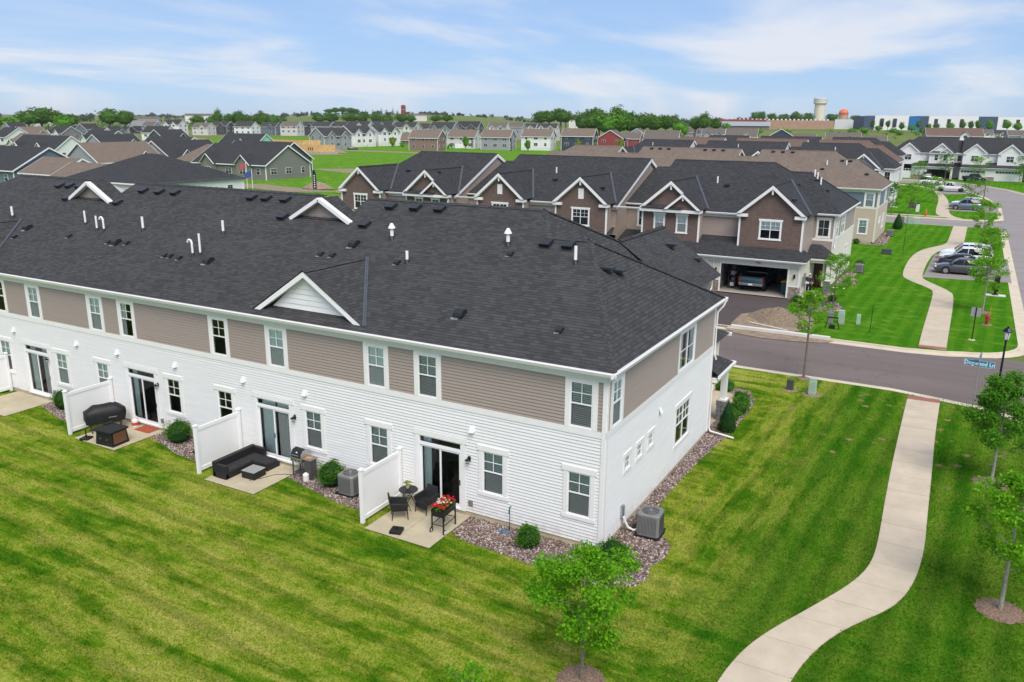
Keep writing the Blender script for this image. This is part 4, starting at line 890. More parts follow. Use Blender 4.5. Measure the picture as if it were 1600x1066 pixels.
        for k in range(4):
            for (xa, xb, ya, yb) in ((-.12, .34, 13.9, 14.4),):
                zz = .02+k*.24; o_ = .02*(k % 2)
                for (a, b, c, d) in ((xa-o_, .1, ya, 14.14), (.11, xb, ya-o_*.5, 14.16), (xa, .13, 14.15, yb+o_), (.14, xb+o_, 14.17, yb)):
                    q = MB(); q.box(*P(a, c, zz), *P(b-.01, d-.01, zz+.225)); q.build('stone', 'stone_grey', co)
        m = MB(); m.poly([P(-1.75, 12.02, 2.6), P(.33, 12.02, 2.6), P(.33, 14.58, 2.6), P(-1.75, 14.58, 2.6)]); m.box(*P(.1, 12.05, 2.42), *P(.3, 14.2, 2.62)); m.box(*P(-1.7, 14.2, 2.42), *P(.3, 14.42, 2.621)); m.build('porch_soffit', 'fascia_white', T)
        m = MB(); q = [(.36, 12.25, ZE-.1), (.30, 12.2, 5.9), (.09, 12.08, 5.6), (.09, 12.08, 3.7), (.14, 12.2, 3.45)]; m.tube([P(*p) for p in q], .045, 8); m.tube([P(.38, 14.45, 2.7), P(.30, 14.4, 2.5), P(.08, 12.1, 2.3), P(.08, 12.1, .25), P(.16, 12.1, .12), P(1.25, 11.9, .08)], .045, 8); m.build('downspout', 'trim_white', T)
    return T
# ---------------------------------------------------------------- the near townhouse row (rear seen)
rear_up = [(-32.8, -31.85, 'side_curtain'), (-29.83, -29.04, 'curtain'), (-25.2, -24.42, 'curtain'), (-23.06, -22.27, 'side_curtain'), (-17.33, -16.54, 'dark'), (-14.18, -13.38, 'shade'), (-9.32, -8.54, 'shade'), (-7.09, -6.29, 'blind'), (-1.24, -.45, 'blind')]
rear_low = [(-32.85, -32.03, 'curtain'), (-28.26, -27.45, 'curtain'), (-25.2, -24.4, 'curtain'), (-20.43, -19.63, 'dark'), (-17.30, -16.48, 'dark'), (-12.49, -11.68, 'blind'), (-9.32, -8.5, 'blind'), (-4.45, -3.63, 'blind'), (-1.24, -.42, 'blind')]
doors = [(-30.76, -28.9, 0), (-23.04, -21.2, 1), (-15.1, -13.28, 2), (-7.13, -5.31, 3)]
s_up = [(.45, 1.2, 4.17, 5.68), (7.2, 9.05, 4.2, 5.7)]; s_low = [(1.78, 2.2, 2.2, 2.68), (2.93, 3.35, 2.2, 2.68), (4.09, 4.51, 2.2, 2.68), (7.24, 8.98, 1.12, 2.66)]
BAYS = [(-4.2, 'single'), (-12.5, 'double'), (-20.8, 'vent'), (-29.1, 'vent'), (-37.4, 'double'), (-45.7, 'single')]
B1 = townrow(0, 0, 1, 'long white and taupe sided townhouse row with charcoal roof, rear patios, nearest building', detail=2, rear=dict(up=rear_up, low=rear_low, doors=doors), dormers=(-12.2, -35.8), bays=[(-4.2, 'single')], bay_dim=(8.5, 6.33, 3.1, 16.95), gablets=True, garages=(), end_openings_low=s_low, end_openings_up=s_up)
FB1 = WF((0, 0, 0), (1, 0, 0), (0, -1, 0)); FS1 = WF((0, 0, 0), (0, 1, 0), (1, 0, 0))
for a, b, fl in rear_up: window(B1, FB1, a, b, 4.17, 5.68, fill=fl, case=dict(full=(4.14, 5.77), w=.17))
for a, b, fl in rear_low: window(B1, FB1, a, b, 1.10, 2.62, fill=fl, case=dict(w=.15, head=.2, sill=.14))
window(B1, FS1, *s_up[0], fill='curtain', case=dict(full=(4.14, 5.77), w=.17)); window(B1, FS1, *s_up[1], kind='fixed', grid=(1, 2), wide=1, fill='side_curtain', case=dict(full=(4.14, 5.77), w=.12))
for k in range(3): window(B1, FS1, *s_low[k], kind='fixed', grid=(2, 2), fill='dark', case=dict(w=.13, head=.15, sill=.14, ears=.04))
window(B1, FS1, *s_low[3], wide=1, fill='dark', case=dict(w=.15, head=.2, sill=.14))
def patio_door(parent, F, u0, u1, k):
    z0, z1, zt = .16, 2.70, 2.40; m = MB(); um = (u0+u1)/2
    for a in ((u0, u0+.05, z0, z1, -.06, .035), (u1-.05, u1, z0, z1, -.06, .035), (u0+.05, u1-.05, z1-.04, z1, -.06, .034), (u0+.05, u1-.05, zt-.07, zt+.04, -.06, .04), (u0+.05, u1-.05, z0, z0+.07, -.06, .045)): F.box(m, *a)
    slide = k in (0, 1, 3)
    for a, b, o in ((u0+.05, um+.03, 0.), (um-.03, u1-.05, .02)):
        for q in ((a, a+.07, z0+.07, zt-.07), (b-.07, b, z0+.07, zt-.07), (a+.07, b-.07, zt-.14, zt-.07), (a+.07, b-.07, z0+.07, z0+.2)): F.box(m, *q, -.055+o, -.012+o)
    D = m.build('patio_door', 'vinyl_white', parent); casing(F, D, u0, u1, z0, z1, w=.15, head=.2, sill=0)
    q = MB(); F.quad(q, u0+.05, u1-.05, zt+.04, z1-.04, -.01); F.quad(q, u0+.12, um-.04, z0+.2, zt-.14, -.035); q.build('glass', 'glass', D)
    q = MB(); F.quad(q, um+.04, u1-.12, z0+.2, zt-.14, -.014); q.build('insect_screen', 'screen_glass', D)
    q = MB(); d = -1.6; P = F.P; r0 = (u0-.5, u1+.5, .05, 2.9); F.quad(q, *r0, d, 0)
    for a, b in (((r0[0], r0[2]), (r0[1], r0[2])), ((r0[1], r0[2]), (r0[1], r0[3])), ((r0[1], r0[3]), (r0[0], r0[3])), ((r0[0], r0[3]), (r0[0], r0[2]))): q.poly([P(a[0], a[1], -.14), P(b[0], b[1], -.14), P(b[0], b[1], d), P(a[0], a[1], d)])
    q.build('room', 'interior_mid', D)
    q = MB(); spans = [(u0+.06, u0+.42)] if k in (1, 3) else ([(u0+.06, u0+.55), (um+.1, u1-.3)] if k == 0 else [(um+.02, u1-.08), (u0+.1, um-.1)])
    for a, b in spans:
        n_ = max(4, int((b-a)/.05)); pr = [(a+(b-a)*i/n_, -.2+.03*(i % 2)) for i in range(n_+1)]
        for (x0, o0), (x1, o1) in zip(pr[:-1], pr[1:]): q.poly([P(x0, .25, o0), P(x1, .25, o1), P(x1, 2.6, o1), P(x0, 2.6, o0)])
    q.build('curtain', 'curtain', D)
    q = MB(); F.box(q, um-.02 if k == 2 else u1-.1, um+.01 if k == 2 else u1-.07, 1.1, 1.3, 0, .03); q.build('handle', 'metal_black', D)
    if k == 3: q = MB(); q.box(*P(u0+.5, .1, -1.2), *P(u0+1.3, .75, -.6)); q.box(*P(u0+.6, .75, -1.1), *P(u0+.75, 1.35, -.7)); q.build('chair_inside', 'cushion_dark', D)
for a, b, k in doors: patio_door(B1, FB1, a, b, k)
for x in (-4.99, -13.04, -21.04, -28.83):   # wall lanterns
    m = MB(); FB1.box(m, x-.05, x+.05, 2.12, 2.30, .01, .04); m.tube([FB1.P(x, 2.26, .03), FB1.P(x, 2.30, .12), FB1.P(x, 2.24, .16)], .012, 6); m.lathe([(.02, .12), (.10, .06), (.10, .05)], FB1.P(x, 2.14, .16), 10); lo = m.build('wall_lantern', 'metal_black', B1)
    m = MB(); m.lathe([(.045, -.02), (.06, .05)], FB1.P(x, 2.13, .16), 10); m.build('lantern_glass', 'lamp_clear', lo)
    m = MB(); m.lathe([(.055, -.02), (.055, 0)], FB1.P(x, 2.11, .16), 10); m.build('lantern_base', 'metal_black', lo)
for x in (-4.87, -12.43, -15.71, -19.76, -23.57, -26.48, -31.43):   # dryer and range hood vents
    m = MB(); FB1.box(m, x-.12, x+.12, 3.2, 3.44, .0, .03); m.hexa([FB1.P(x-.09, 3.22, .16), FB1.P(x+.09, 3.22, .16), FB1.P(x+.09, 3.22, .03), FB1.P(x-.09, 3.22, .03), FB1.P(x-.08, 3.40, .07), FB1.P(x+.08, 3.40, .07), FB1.P(x+.08, 3.40, .03), FB1.P(x-.08, 3.40, .03)]); m.build('wall_vent', 'vinyl_white', B1, bevel=.006)
for x in (-4.95, -12.95, -21.0, -28.8):
    m = MB(); FB1.box(m, x-.09, x+.09, .42, .62, .0, .05); m.build('outlet_box', 'ac_grey', B1, bevel=.006)
m = MB(); FS1.box(m, 5.02, 5.3, 3.16, 3.42, 0, .03); m.poly([FS1.P(5.04, 3.18, .12), FS1.P(5.28, 3.18, .12), FS1.P(5.28, 3.38, .03), FS1.P(5.04, 3.38, .03)]); m.build('wall_vent', 'vinyl_white', B1)
m = MB(); FS1.box(m, 1.55, 1.78, .55, .95, 0, .1); mo = m.build('disconnect_box', 'galvanised', B1, bevel=.008)
m = MB(); m.tube([FS1.P(1.67, .56, .06), FS1.P(1.68, .3, .08), FS1.P(1.75, .2, .2)], .018, 6); m.build('conduit', 'galvanised', mo)
m = MB(); FB1.box(m, -.11, .0, .0, .01, -.1, .0)
# things on the rear slope
def on_roof(x, y): return Vector((x, y, zn(y)))
rn = Vector((0, -MN, 1)).normalized(); rd = Vector((0, -1, -MN)).normalized()   # normal and down-slope
def box_vent(x, y, w=.42, d=.46, h=.17):
    c = on_roof(x, y); m = MB(); r = Vector((1, 0, 0)); f = c-rd*d*.5
    m.hexa([c-r*w/2+rd*d*.45, c+r*w/2+rd*d*.45, c+r*w/2-rd*d*.5, c-r*w/2-rd*d*.5, c-r*w*.5+rd*d*.55+rn*h, c+r*w*.5+rd*d*.55+rn*h, c+r*w*.5-rd*d*.4+rn*h*.75, c-r*w*.5-rd*d*.4+rn*h*.75])
    m.hexa([c-r*w*.62+rd*d*.7, c+r*w*.62+rd*d*.7, c+r*w*.62-rd*d*.7, c-r*w*.62-rd*d*.7]+[p+rn*.012 for p in (c-r*w*.62+rd*d*.7, c+r*w*.62+rd*d*.7, c+r*w*.62-rd*d*.7, c-r*w*.62-rd*d*.7)])
    v = m.build('roof_vent', 'vent_black', B1, bevel=.012)
def dome_vent(x, y, s=.22):
    c = on_roof(x, y); m = MB(); r = Vector((1, 0, 0))
    prof = [(-.55, 0.), (-.5, .4), (-.1, .62), (.45, .55), (.62, .30), (.6, .0)]
    A = [c-r*s*.5-rd*(-q*s)+rn*(h*s) for q, h in prof]; B_ = [p+r*s for p in A]
    for i in range(len(prof)): j = (i+1) % len(prof); m.poly([A[i], A[j], B_[j], B_[i]])
    m.poly(A[::-1]); m.poly(B_); v = m.build('hooded_vent', 'vent_black', B1)
    q = MB(); q.beam(c-r*s*.7+rd*s*.75+rn*.015, c+r*s*.1+rd*s*.75+rn*.015, s*.3, .012, up=tuple(rn)); q.build('flashing_tab', 'galvanised', v)
def pipe(x, y, h=.62, r=.055, hook=False):
    c = on_roof(x, y); m = MB(); pts = [c, c+Vector((0, 0, h))]
    if hook: pts = [c, c+Vector((0, 0, h*.8)), c+Vector((-.05, 0, h*.95)), c+Vector((-.14, 0, h)), c+Vector((-.23, 0, h*.95)), c+Vector((-.26, 0, h*.82))]
    m.tube(pts, r, 10); v = m.build('vent_pipe', 'pvc_white', B1, smooth=False); q = MB(); q.lathe([(r*2.1, -.04), (r*1.3, .10), (r*1.1, .12)], c, 10); q.build('boot', 'vent_black', v)
def cap_pipe(x, y):
    c = on_roof(x, y); m = MB(); m.lathe([(.075, 0), (.075, .42), (.16, .42), (.05, .62)], c, 12); v = m.build('capped_flue', 'pvc_white', B1); q = MB(); q.lathe([(.15, -.05), (.10, .10)], c, 10); q.build('boot', 'vent_black', v)
for x, y in ((-36.91, 6.84), (-36.1, 6.9), (-35.2, 6.92), (-34.71, 5.75), (-30.41, 5.75), (-29.82, 6.95), (-28.54, 6.95), (-27.35, 6.98), (-21.91, 7.03), (-20.96, 7.06), (-19.72, 7.07), (-18.67, 5.75), (-13.47, 7.12), (-12.17, 7.16), (-10.92, 7.19), (-13.84, 5.7), (-4.94, 5.5), (-3.99, 5.5)): box_vent(x, y)
for x, y in ((-34.11, 3.0), (-26.57, 2.7), (-19.76, 2.24), (-13.33, 4.33), (-6.09, 1.2)): dome_vent(x, y, .36)
for x, y in ((-34.06, 2.21), (-30.29, 2.75), (-27.11, 2.68), (-25.87, 2.75), (-22.59, 2.26), (-22.25, 2.26), (-21.6, 2.21), (-14.45, 3.5), (-13.82, 3.51), (-10.5, 3.5), (-2.19, 1.12), (-6.05, 4.69)): dome_vent(x, y)
for x, y, h, hk in ((-36.66, 3.72, .6, 0), (-30.44, 3.79, .7, 0), (-29.06, 3.45, .72, 0), (-28.53, 3.46, .68, 1), (-26.04, 3.82, .66, 0), (-20.94, 4.2, .6, 0), (-21.08, 2.5, .7, 1), (-20.7, 2.6, .95, 0), (-10.12, 3.62, .45, 0), (-3.29, 4.58, .62, 0)): pipe(x, y, h, .06 if not hk and h < .7 else .048, hk)
cap_pipe(-11.88, 5.0); cap_pipe(-6.51, 5.3)
# vents on the hip end and on the far front wing
for x, y in ((-2.2, 5.0), (-2.0, 5.6)):
    z = ZE+(.29-x)*(ZL-ZE)/3.64; m = MB(); m.cbox(x, y, z+.14, .46, .42, .1); v = m.build('roof_vent', 'vent_black', B1, bevel=.012)
for x, y in ((-3.1, 15.0), (-2.2, 16.2)):
    z = 8.72-(x+4.2)*.846; m = MB(); m.cbox(x, y, z+.1, .42, .4, .14); m.build('roof_vent', 'vent_black', B1, bevel=.012)

# ---------------------------------------------------------------- the other rows
G_ = [(-7.55, -2.3, 'open'), (-14.05, -8.8, 'open'), (-24.1, -18.8), (-32.4, -27.1), (-40.7, -35.4), (-47.3, -42.3)]
B2 = townrow(-.5, 61.9, -1, 'brown shake and taupe townhouse row with open garages across the lane', detail=1, roof='shingle_black', bays=BAYS, garages=G_, sections=((-6.15, -15.2), (-17.9, -31.9), (-34.9, -44.5)), Lend=49.0, end_openings_low=[(3.0, 4.6, 1.1, 2.6)], end_openings_up=[(6.5, 8.6, 4.2, 5.7), (10.2, 11.2, 4.2, 5.7)], low_mat='siding_cream', front_low='siding_cream')
FS2 = WF((0, 0, 0), (0, -1, 0), (1, 0, 0))
window(B2, FS2, 3.0, 4.6, 1.1, 2.6, wide=1, fill='dark', detail=1, case=dict(w=.12, head=.16, sill=.12)); window(B2, FS2, 6.5, 8.6, 4.2, 5.7, wide=1, detail=1, case=dict(full=(4.14, 5.77))); window(B2, FS2, 10.2, 11.2, 4.2, 5.7, detail=1, case=dict(full=(4.14, 5.77)))
FG2 = WF((0, -18.3, 0), (1, 0, 0), (0, -1, 0))
for x in (-1.75, -7.95, -8.4):
    m = MB(); FG2.box(m, x-.05, x+.05, 1.75, 2.0, .02, .05); FG2.box(m, x-.07, x+.07, 1.92, 1.99, .05, .2); FG2.box(m, x-.06, x+.06, 1.70, 1.92, .07, .19); m.build('wall_lantern', 'metal_black', B2)
m = MB(); m.tube([(-8.17, -18.85, 2.95), (-8.17, -18.6, 2.7), (-8.17, -18.4, 2.5), (-8.17, -18.4, .3), (-8.17, -18.8, .15)], .045, 8); m.build('downspout', 'trim_white', B2)
m = MB(); FX = WF((-1.35, 0, 0), (0, -1, 0), (1, 0, 0)); FX.box(m, 16.5, 16.85, .9, 1.9, .02, .16); FX.box(m, 17.2, 17.5, 1.0, 1.7, .02, .16); m.build('meter_box', 'galvanised', B2, bevel=.01)
def far_vents(T, sy, pts, mat='vent_black'):
    for kind, x, y, z in pts:
        m = MB()
        if kind == 'p': m.tube([(x, sy*y, z-.2), (x, sy*y, z+.55)], .07, 8); m.build('vent_pipe', 'pvc_white', T)
        else: m.cbox(x, sy*y, z+.1, .42, .4, .16); m.build('roof_vent', mat, T, bevel=.012)
zf_ = lambda y: ZR-MF*(y-YR)
far_vents(B2, -1, [('p', -10.2, 11.5, zf_(11.5)), ('v', -9.2, 12.0, zf_(12)), ('v', -5.5, 12.5, zf_(12.5)), ('p', -26.2, 11.0, zf_(11)), ('v', -25.6, 12.4, zf_(12.4)), ('v', -43.2, 12.0, zf_(12)), ('p', -2.9, 6.6, 8.9), ('p', -2.6, 6.9, 8.7), ('p', -2.2, 7.4, 8.3), ('v', -3.9, 8.6, 8.1), ('v', -2.5, 7.3, 8.5), ('v', -1.5, 8.0, 7.7), ('v', -2.6, 16.6, 7.5), ('v', -37.0, 15.5, 8.3), ('v', -19.4, 15.5, 7.6)])
SEC3 = ((-6.15, -15.0), (-17.9, -31.1), (-34.5, -41.5))
B3 = townrow(-.2, 80.1, 1, 'tan and blue townhouse row with brown shingle roof behind the brown row', roof='shingle_brown', up_mat='siding_slate', low_mat='siding_beige', trim='trim_cream', detail=1, rear=dict(up=[(-1.35, -.5)], low=[(-1.75, -.9)], doors=[]), sections=SEC3, Lend=47.5, end_openings_low=[(3, 3.5, 2.1, 2.6), (4.2, 4.7, 2.1, 2.6), (7.2, 9, 1.1, 2.6)], end_openings_up=[(.5, 1.3, 4.2, 5.7), (7, 9, 4.2, 5.7)], entry=False)
FB3 = WF((0, 0, 0), (1, 0, 0), (0, -1, 0)); FS3 = FS1
window(B3, FB3, -1.35, -.5, 4.17, 5.68, detail=2, fill='curtain', case=dict(full=(4.14, 5.77), w=.15)); window(B3, FB3, -1.75, -.9, 1.1, 2.62, detail=2, fill='curtain', case=dict(w=.13, head=.18, sill=.13))
for w in ((3, 3.5, 2.1, 2.6), (4.2, 4.7, 2.1, 2.6)): window(B3, FS3, *w, kind='fixed', detail=1, case=dict(w=.12))
window(B3, FS3, 7.2, 9, 1.1, 2.6, wide=1, detail=1, case=dict(w=.13)); window(B3, FS3, .5, 1.3, 4.2, 5.7, detail=1, case=dict(full=(4.14, 5.77))); window(B3, FS3, 7, 9, 4.2, 5.7, detail=1, wide=1, case=dict(full=(4.14, 5.77)))
far_vents(B3, 1, [('p', -6.6, 4.5, zn(4.5)), ('p', -4.4, 4.6, zn(4.6)), ('v', -6.9, 3.4, zn(3.4)), ('v', -1.8, 2.6, zn(2.6)), ('v', -5.0, 5.4, zn(5.4)), ('v', -4.1, 5.4, zn(5.4)), ('v', -13.6, 7.1, zn(7.1)), ('v', -12.4, 7.1, zn(7.1)), ('v', -11.2, 7.1, zn(7.1)), ('v', -20, 7.1, zn(7.1)), ('v', -21.2, 7.1, zn(7.1)), ('v', -22.4, 7.1, zn(7.1)), ('v', -27.4, 7.1, zn(7.1)), ('v', -28.6, 7.1, zn(7.1)), ('v', -29.8, 7.1, zn(7.1))])
B4 = townrow(-2.6, 138.6, -1, 'grey gabled townhouse row with black roof and white end wall beyond the tan row', roof='shingle_black', up_mat='siding_white', low_mat='siding_white', front_low='siding_white', bay_mat='shake_grey', detail=0, bays=BAYS, garages=[(-7.55, -2.3), (-15.7, -10.4)], sections=((-6.15, -15.2), (-17.9, -31.9), (-34.9, -44.5)), Lend=49.0)
far_vents(B4, -1, [('p', -9.6, 10.2, zf_(10.2)), ('p', -26, 10, zf_(10)), ('p', -42, 10, zf_(10))])
B5 = townrow(-4.0, 150.0, 1, 'rust-brown roofed townhouse row showing only its ridge', roof='shingle_rust', up_mat='siding_beige', low_mat='siding_beige', detail=0, sections=((-6.15, -15.2), (-17.9, -31.9), (-34.9, -44.5)), Lend=49.0, entry=False)
B6 = townrow(-6.0, 196.0, -1, 'black roofed townhouse row farthest back on the left of the street', roof='shingle_black', up_mat='siding_white', low_mat='siding_white', detail=0, sections=((-6.15, -15.2), (-17.9, -31.9), (-34.9, -44.5)), Lend=49.0, entry=False)
BW = [(-5.2-7.65*k, ('single', 'double', 'vent', 'vent', 'double', 'single')[k]) for k in range(5)]
B7 = townrow(35.5, 226.5, -1, 'white farmhouse style townhouse row with black roof at the end of the street', roof='shingle_black', up_mat='siding_white', low_mat='siding_white', front_low='siding_white', bay_mat='siding_white', detail=0, bays=[(-4.6, 'vent'), (-12.2, 'single'), (-19.6, 'vent'), (-27.0, 'vent'), (-34.4, 'double'), (-41.7, 'single')], garages=[(-7.2, -2.0), (-14.8, -9.6), (-22.2, -17.0), (-29.6, -24.4), (-37.0, -31.8, 'open'), (-44.4, -39.2)], sections=((-6.15, -14.9), (-16.6, -29.8), (-31.4, -40.5)), Lend=46.2)
# ---------------------------------------------------------------- privacy fences
def privacy_fence(x, label):
    T = thing('privacy_fence', label, 'fence', (x, 0, 0), group='privacy fences between the patios'); H = 1.98
    for y in (-.12, -2.28):
        m = MB(); m.box(-.065, y-.065, 0, .065, y+.065, H); po = m.build('post', 'vinyl_white', T, bevel=.008)
        m = MB(); m.box(-.085, y-.085, H, .085, y+.085, H+.035); m.poly([(-.07, y-.07, H+.035), (.07, y-.07, H+.035), (0, y, H+.09)]); m.poly([(.07, y-.07, H+.035), (.07, y+.07, H+.035), (0, y, H+.09)]); m.poly([(.07, y+.07, H+.035), (-.07, y+.07, H+.035), (0, y, H+.09)]); m.poly([(-.07, y+.07, H+.035), (-.07, y-.07, H+.035), (0, y, H+.09)]); m.build('post_cap', 'vinyl_white', po)
    for z0, z1 in ((.10, .26), (H-.22, H-.07)): m = MB(); m.box(-.04, -2.215, z0, .04, -.185, z1); m.build('rail', 'vinyl_white', T, bevel=.006)
    n = 7; w = 2.03/n
    for k in range(n): m = MB(); m.box(-.018, -2.215+k*w+.0004, .26, .018, -2.215+(k+1)*w-.0004, H-.22); m.build('board', 'vinyl_white', T)
privacy_fence(-7.95, 'white vinyl privacy fence beside the round bistro table'); privacy_fence(-16.1, 'white vinyl privacy fence behind the black wicker sofa'); privacy_fence(-24.25, 'white vinyl privacy fence behind the covered grill'); privacy_fence(-32.35, 'white vinyl privacy fence cut off by the left picture edge')
# ---------------------------------------------------------------- condensers
def condenser(x, y, label, rz=0., s=1.):
    T = thing('condenser', label, 'air conditioner', (x, y, 0), rz, 'outdoor condensers by the walls')
    W, H = .37*s, .78*s; m = MB()
    def ring(w, z, c=.08): return [(sx*(w-(c if k else 0)), sy_*(w-(0 if k else c)), z) for sx, sy_, k in ((1, -1, 0), (1, 1, 0), (1, 1, 1), (-1, 1, 1), (-1, 1, 0), (-1, -1, 0), (-1, -1, 1), (1, -1, 1))]
    a, b, c = ring(W, .08), ring(W, H), ring(W*.94, H+.03)
    for r0, r1 in ((a, b), (b, c)):
        for i in range(8): m.poly([r0[i], r0[(i+1) % 8], r1[(i+1) % 8], r1[i]])
    m.poly(c); m.build('cabinet', 'ac_grey', T)
    for s_ in range(4):
        m = MB(); cs, sn = math.cos(s_*math.pi/2), math.sin(s_*math.pi/2)
        for k in range(13):
            u = -W+.1+k*(2*W-.2)/12; p = lambda d, v: (d*cs-v*sn, d*sn+v*cs)
            q0, q1 = p(W, u-.007), p(W+.008, u+.007); m.box(q0[0], q0[1], .14, q1[0], q1[1], H-.06)
        m.build('louver', 'ac_dark', T)['kind'] = 'stuff'
    m = MB(); m.lathe([(W*.74, 0), (W*.74, .012)], (0, 0, H+.03), 20); m.build('fan_well', 'ac_dark', T)
    m = MB()
    for k in range(4): r_ = W*.74*(k+1)/4; m.tube([(r_*math.cos(q*.3142), r_*math.sin(q*.3142), H+.055) for q in range(21)], .006, 4, caps=False)
    for k in range(8): m.tube([(0, 0, H+.058), (W*.78*math.cos(k*.785), W*.78*math.sin(k*.785), H+.05)], .006, 4)
    m.lathe([(.07, 0), (.06, .03)], (0, 0, H+.05), 10); m.build('fan_guard', 'ac_grey', T)['kind'] = 'stuff'
    m = MB(); m.box(-W-.06, -W-.06, 0, W+.06, W+.06, .08); m.build('pad', 'plastic_black', T)
    return T
condenser(-9.85, -.62, 'grey condenser between the round bush and the bistro fence'); condenser(-17.55, -.62, 'grey condenser tucked behind the sofa fence'); condenser(-25.7, -.62, 'grey condenser half hidden behind the covered grill fence'); C4 = condenser(.95, 2.0, 'grey condenser standing on gravel at the end wall', R(4), 1.05)
m = MB(); m.tube([(-.82, -.4, .62), (-.78, -.36, .45), (-.68, -.3, .22), (-.52, -.2, .10), (-.36, -.12, .14)], .04, 8); m.build('line_set', 'pvc_white', C4)
m = MB(); m.box(-.62, -.15, .02, -.36, .25, .12); m.build('bracket', 'plastic_black', C4)
condenser(.75, 59.3, 'grey condenser at the side of the brown townhouse'); condenser(.85, 88.2, 'grey condenser at the side of the tan townhouse')
# ---------------------------------------------------------------- foliage
def leaf_cloud(clumps, n, size, rr, flat=.0, shell=.55, tri=False):
    """many small leaf faces spread through clump volumes; clumps = (x,y,z,rx,ry,rz)"""
    m = MB(); w = [c[3]*c[4]*c[5] for c in clumps]; tot = sum(w)
    for c, ww in zip(clumps, w):
        for _ in range(max(3, int(n*ww/tot))):
            u = rr.uniform(-1, 1); a = rr.uniform(0, 6.283); q = math.sqrt(1-u*u); r = (shell+(1-shell)*rr.random()) if rr.random() < .75 else rr.random()**.5
            x, y, z = c[0]+c[3]*r*q*math.cos(a), c[1]+c[4]*r*q*math.sin(a), c[2]+c[5]*r*u
            s = size*rr.uniform(.55, 1.3); d = Vector((rr.gauss(0, 1), rr.gauss(0, 1), rr.gauss(0, .6)-.2)).normalized(); nn = Vector((rr.gauss(0, .7)+q*math.cos(a)*.6, rr.gauss(0, .7)+q*math.sin(a)*.6, rr.gauss(.5, .6))); r_ = d.cross(nn)
            if r_.length < 1e-3: continue
            r_.normalize(); p = Vector((x, y, z))
            if tri: m.poly([p-r_*s*.4, p+d*s, p+r_*s*.4])
            else: m.poly([p, p+d*s*.45+r_*s*.36, p+d*s, p+d*s*.5-r_*s*.36])
    return m
def shrub(x, y, r, h, label, mat='leaf_shrub', n=2600, size=.055, seed=1, red=False, name='shrub', cat='shrub', group='rounded shrubs in the gravel beds'):
    rr = random.Random(seed); T = thing(name, label, cat, (x, y, 0), group=group)
    cl = [(0, 0, h*.48, r*.78, r*.78, h*.42)]
    for k in range(18): a = rr.uniform(0, 6.28); e = rr.uniform(-.45, 1.35); q = rr.uniform(.24, .44); o_ = rr.uniform(.6, .86); cl.append((r*o_*math.cos(a)*math.cos(e), r*o_*math.sin(a)*math.cos(e), h*.5+h*.42*o_*math.sin(e), r*q, r*q, h*q*.55))
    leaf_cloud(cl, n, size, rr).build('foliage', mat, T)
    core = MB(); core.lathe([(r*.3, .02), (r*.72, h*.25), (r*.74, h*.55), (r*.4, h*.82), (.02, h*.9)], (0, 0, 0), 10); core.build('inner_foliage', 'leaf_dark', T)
    m = MB()
    for k in range(4): a = k*1.6; m.tube([(0, 0, 0), (r*.3*math.cos(a), r*.3*math.sin(a), h*.4)], .015, 5)
    m.build('stem', 'bark', T)
    return T
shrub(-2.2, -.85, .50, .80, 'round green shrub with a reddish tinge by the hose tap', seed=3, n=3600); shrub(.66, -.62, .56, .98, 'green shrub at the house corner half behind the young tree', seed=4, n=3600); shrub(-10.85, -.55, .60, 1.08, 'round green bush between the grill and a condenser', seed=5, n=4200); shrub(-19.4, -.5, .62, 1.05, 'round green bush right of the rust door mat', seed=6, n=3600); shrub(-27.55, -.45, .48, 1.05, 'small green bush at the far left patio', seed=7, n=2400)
def arborvitae(x, y, r, h, label, seed):
    rr = random.Random(seed); T = thing('arborvitae', label, 'shrub', (x, y, 0)); cl = []
    for k in range(14):
        t_ = k/13; q = r*(1-t_)**.75*1.0 if t_ > .12 else r*(.75+2*t_); cl.append((0, 0, h*(.06+.9*t_), max(q, .06), max(q, .06), h*.09))
    leaf_cloud(cl, 4200, .06, rr, shell=.8).build('foliage', 'leaf_dark', T); m = MB(); m.lathe([(r*.5, .02), (r*.72, h*.22), (r*.5, h*.55), (.03, h*.93)], (0, 0, 0), 10); m.build('inner_foliage', 'leaf_dark', T)
arborvitae(.72, 12.75, .48, 1.5, 'dark green cone shaped evergreen beside the downspout', 11); arborvitae(1.05, 96.5, .8, 2.2, 'dark green cone shaped evergreen beside the tan townhouse', 12)
for i, (x, y, r, h, lb) in enumerate(((.55, 14.3, .45, .55, 'low feathery plant just beyond the cone evergreen'), (.6, 15.3, .5, .6, 'middle feathery plant of the front walk bed'), (.5, 16.3, .5, .6, 'loose green perennial near the end of the front walk bed'), (.2, 17.4, .42, .45, 'small perennial at the far end of the front walk bed'), (-.9, 18.6, .62, .55, 'spreading bush nearest the lane by the front walk'))): shrub(x, y, r, h, lb, 'leaf_shrub' if i % 2 else 'leaf_mid', 1600, .075, 20+i, group='plants along the front walk')
for i, (x, y, r, lb) in enumerate(((-1.75, 42.6, .42, 'leftmost low bush before the stone pier'), (-1.0, 42.0, .45, 'second low bush before the stone pier'), (-.3, 42.3, .4, 'third low bush before the stone pier'), (-.9, 41.0, .5, 'low bush nearest the soil heap'), (.6, 44.4, .4, 'low bush behind the young tree by the front walk'), (.45, 62.2, .55, 'round bush at the back corner of the brown townhouse'), (-1.9, 79.1, .45, 'round bush under the tan townhouse window'), (-4.6, 79.2, .4, 'small bush left of the white lawn chair'))): shrub(x, y, r, r*1.5, lb, 'leaf_mid', 900, .09, 40+i, group='bushes at the townhouses across the lane')
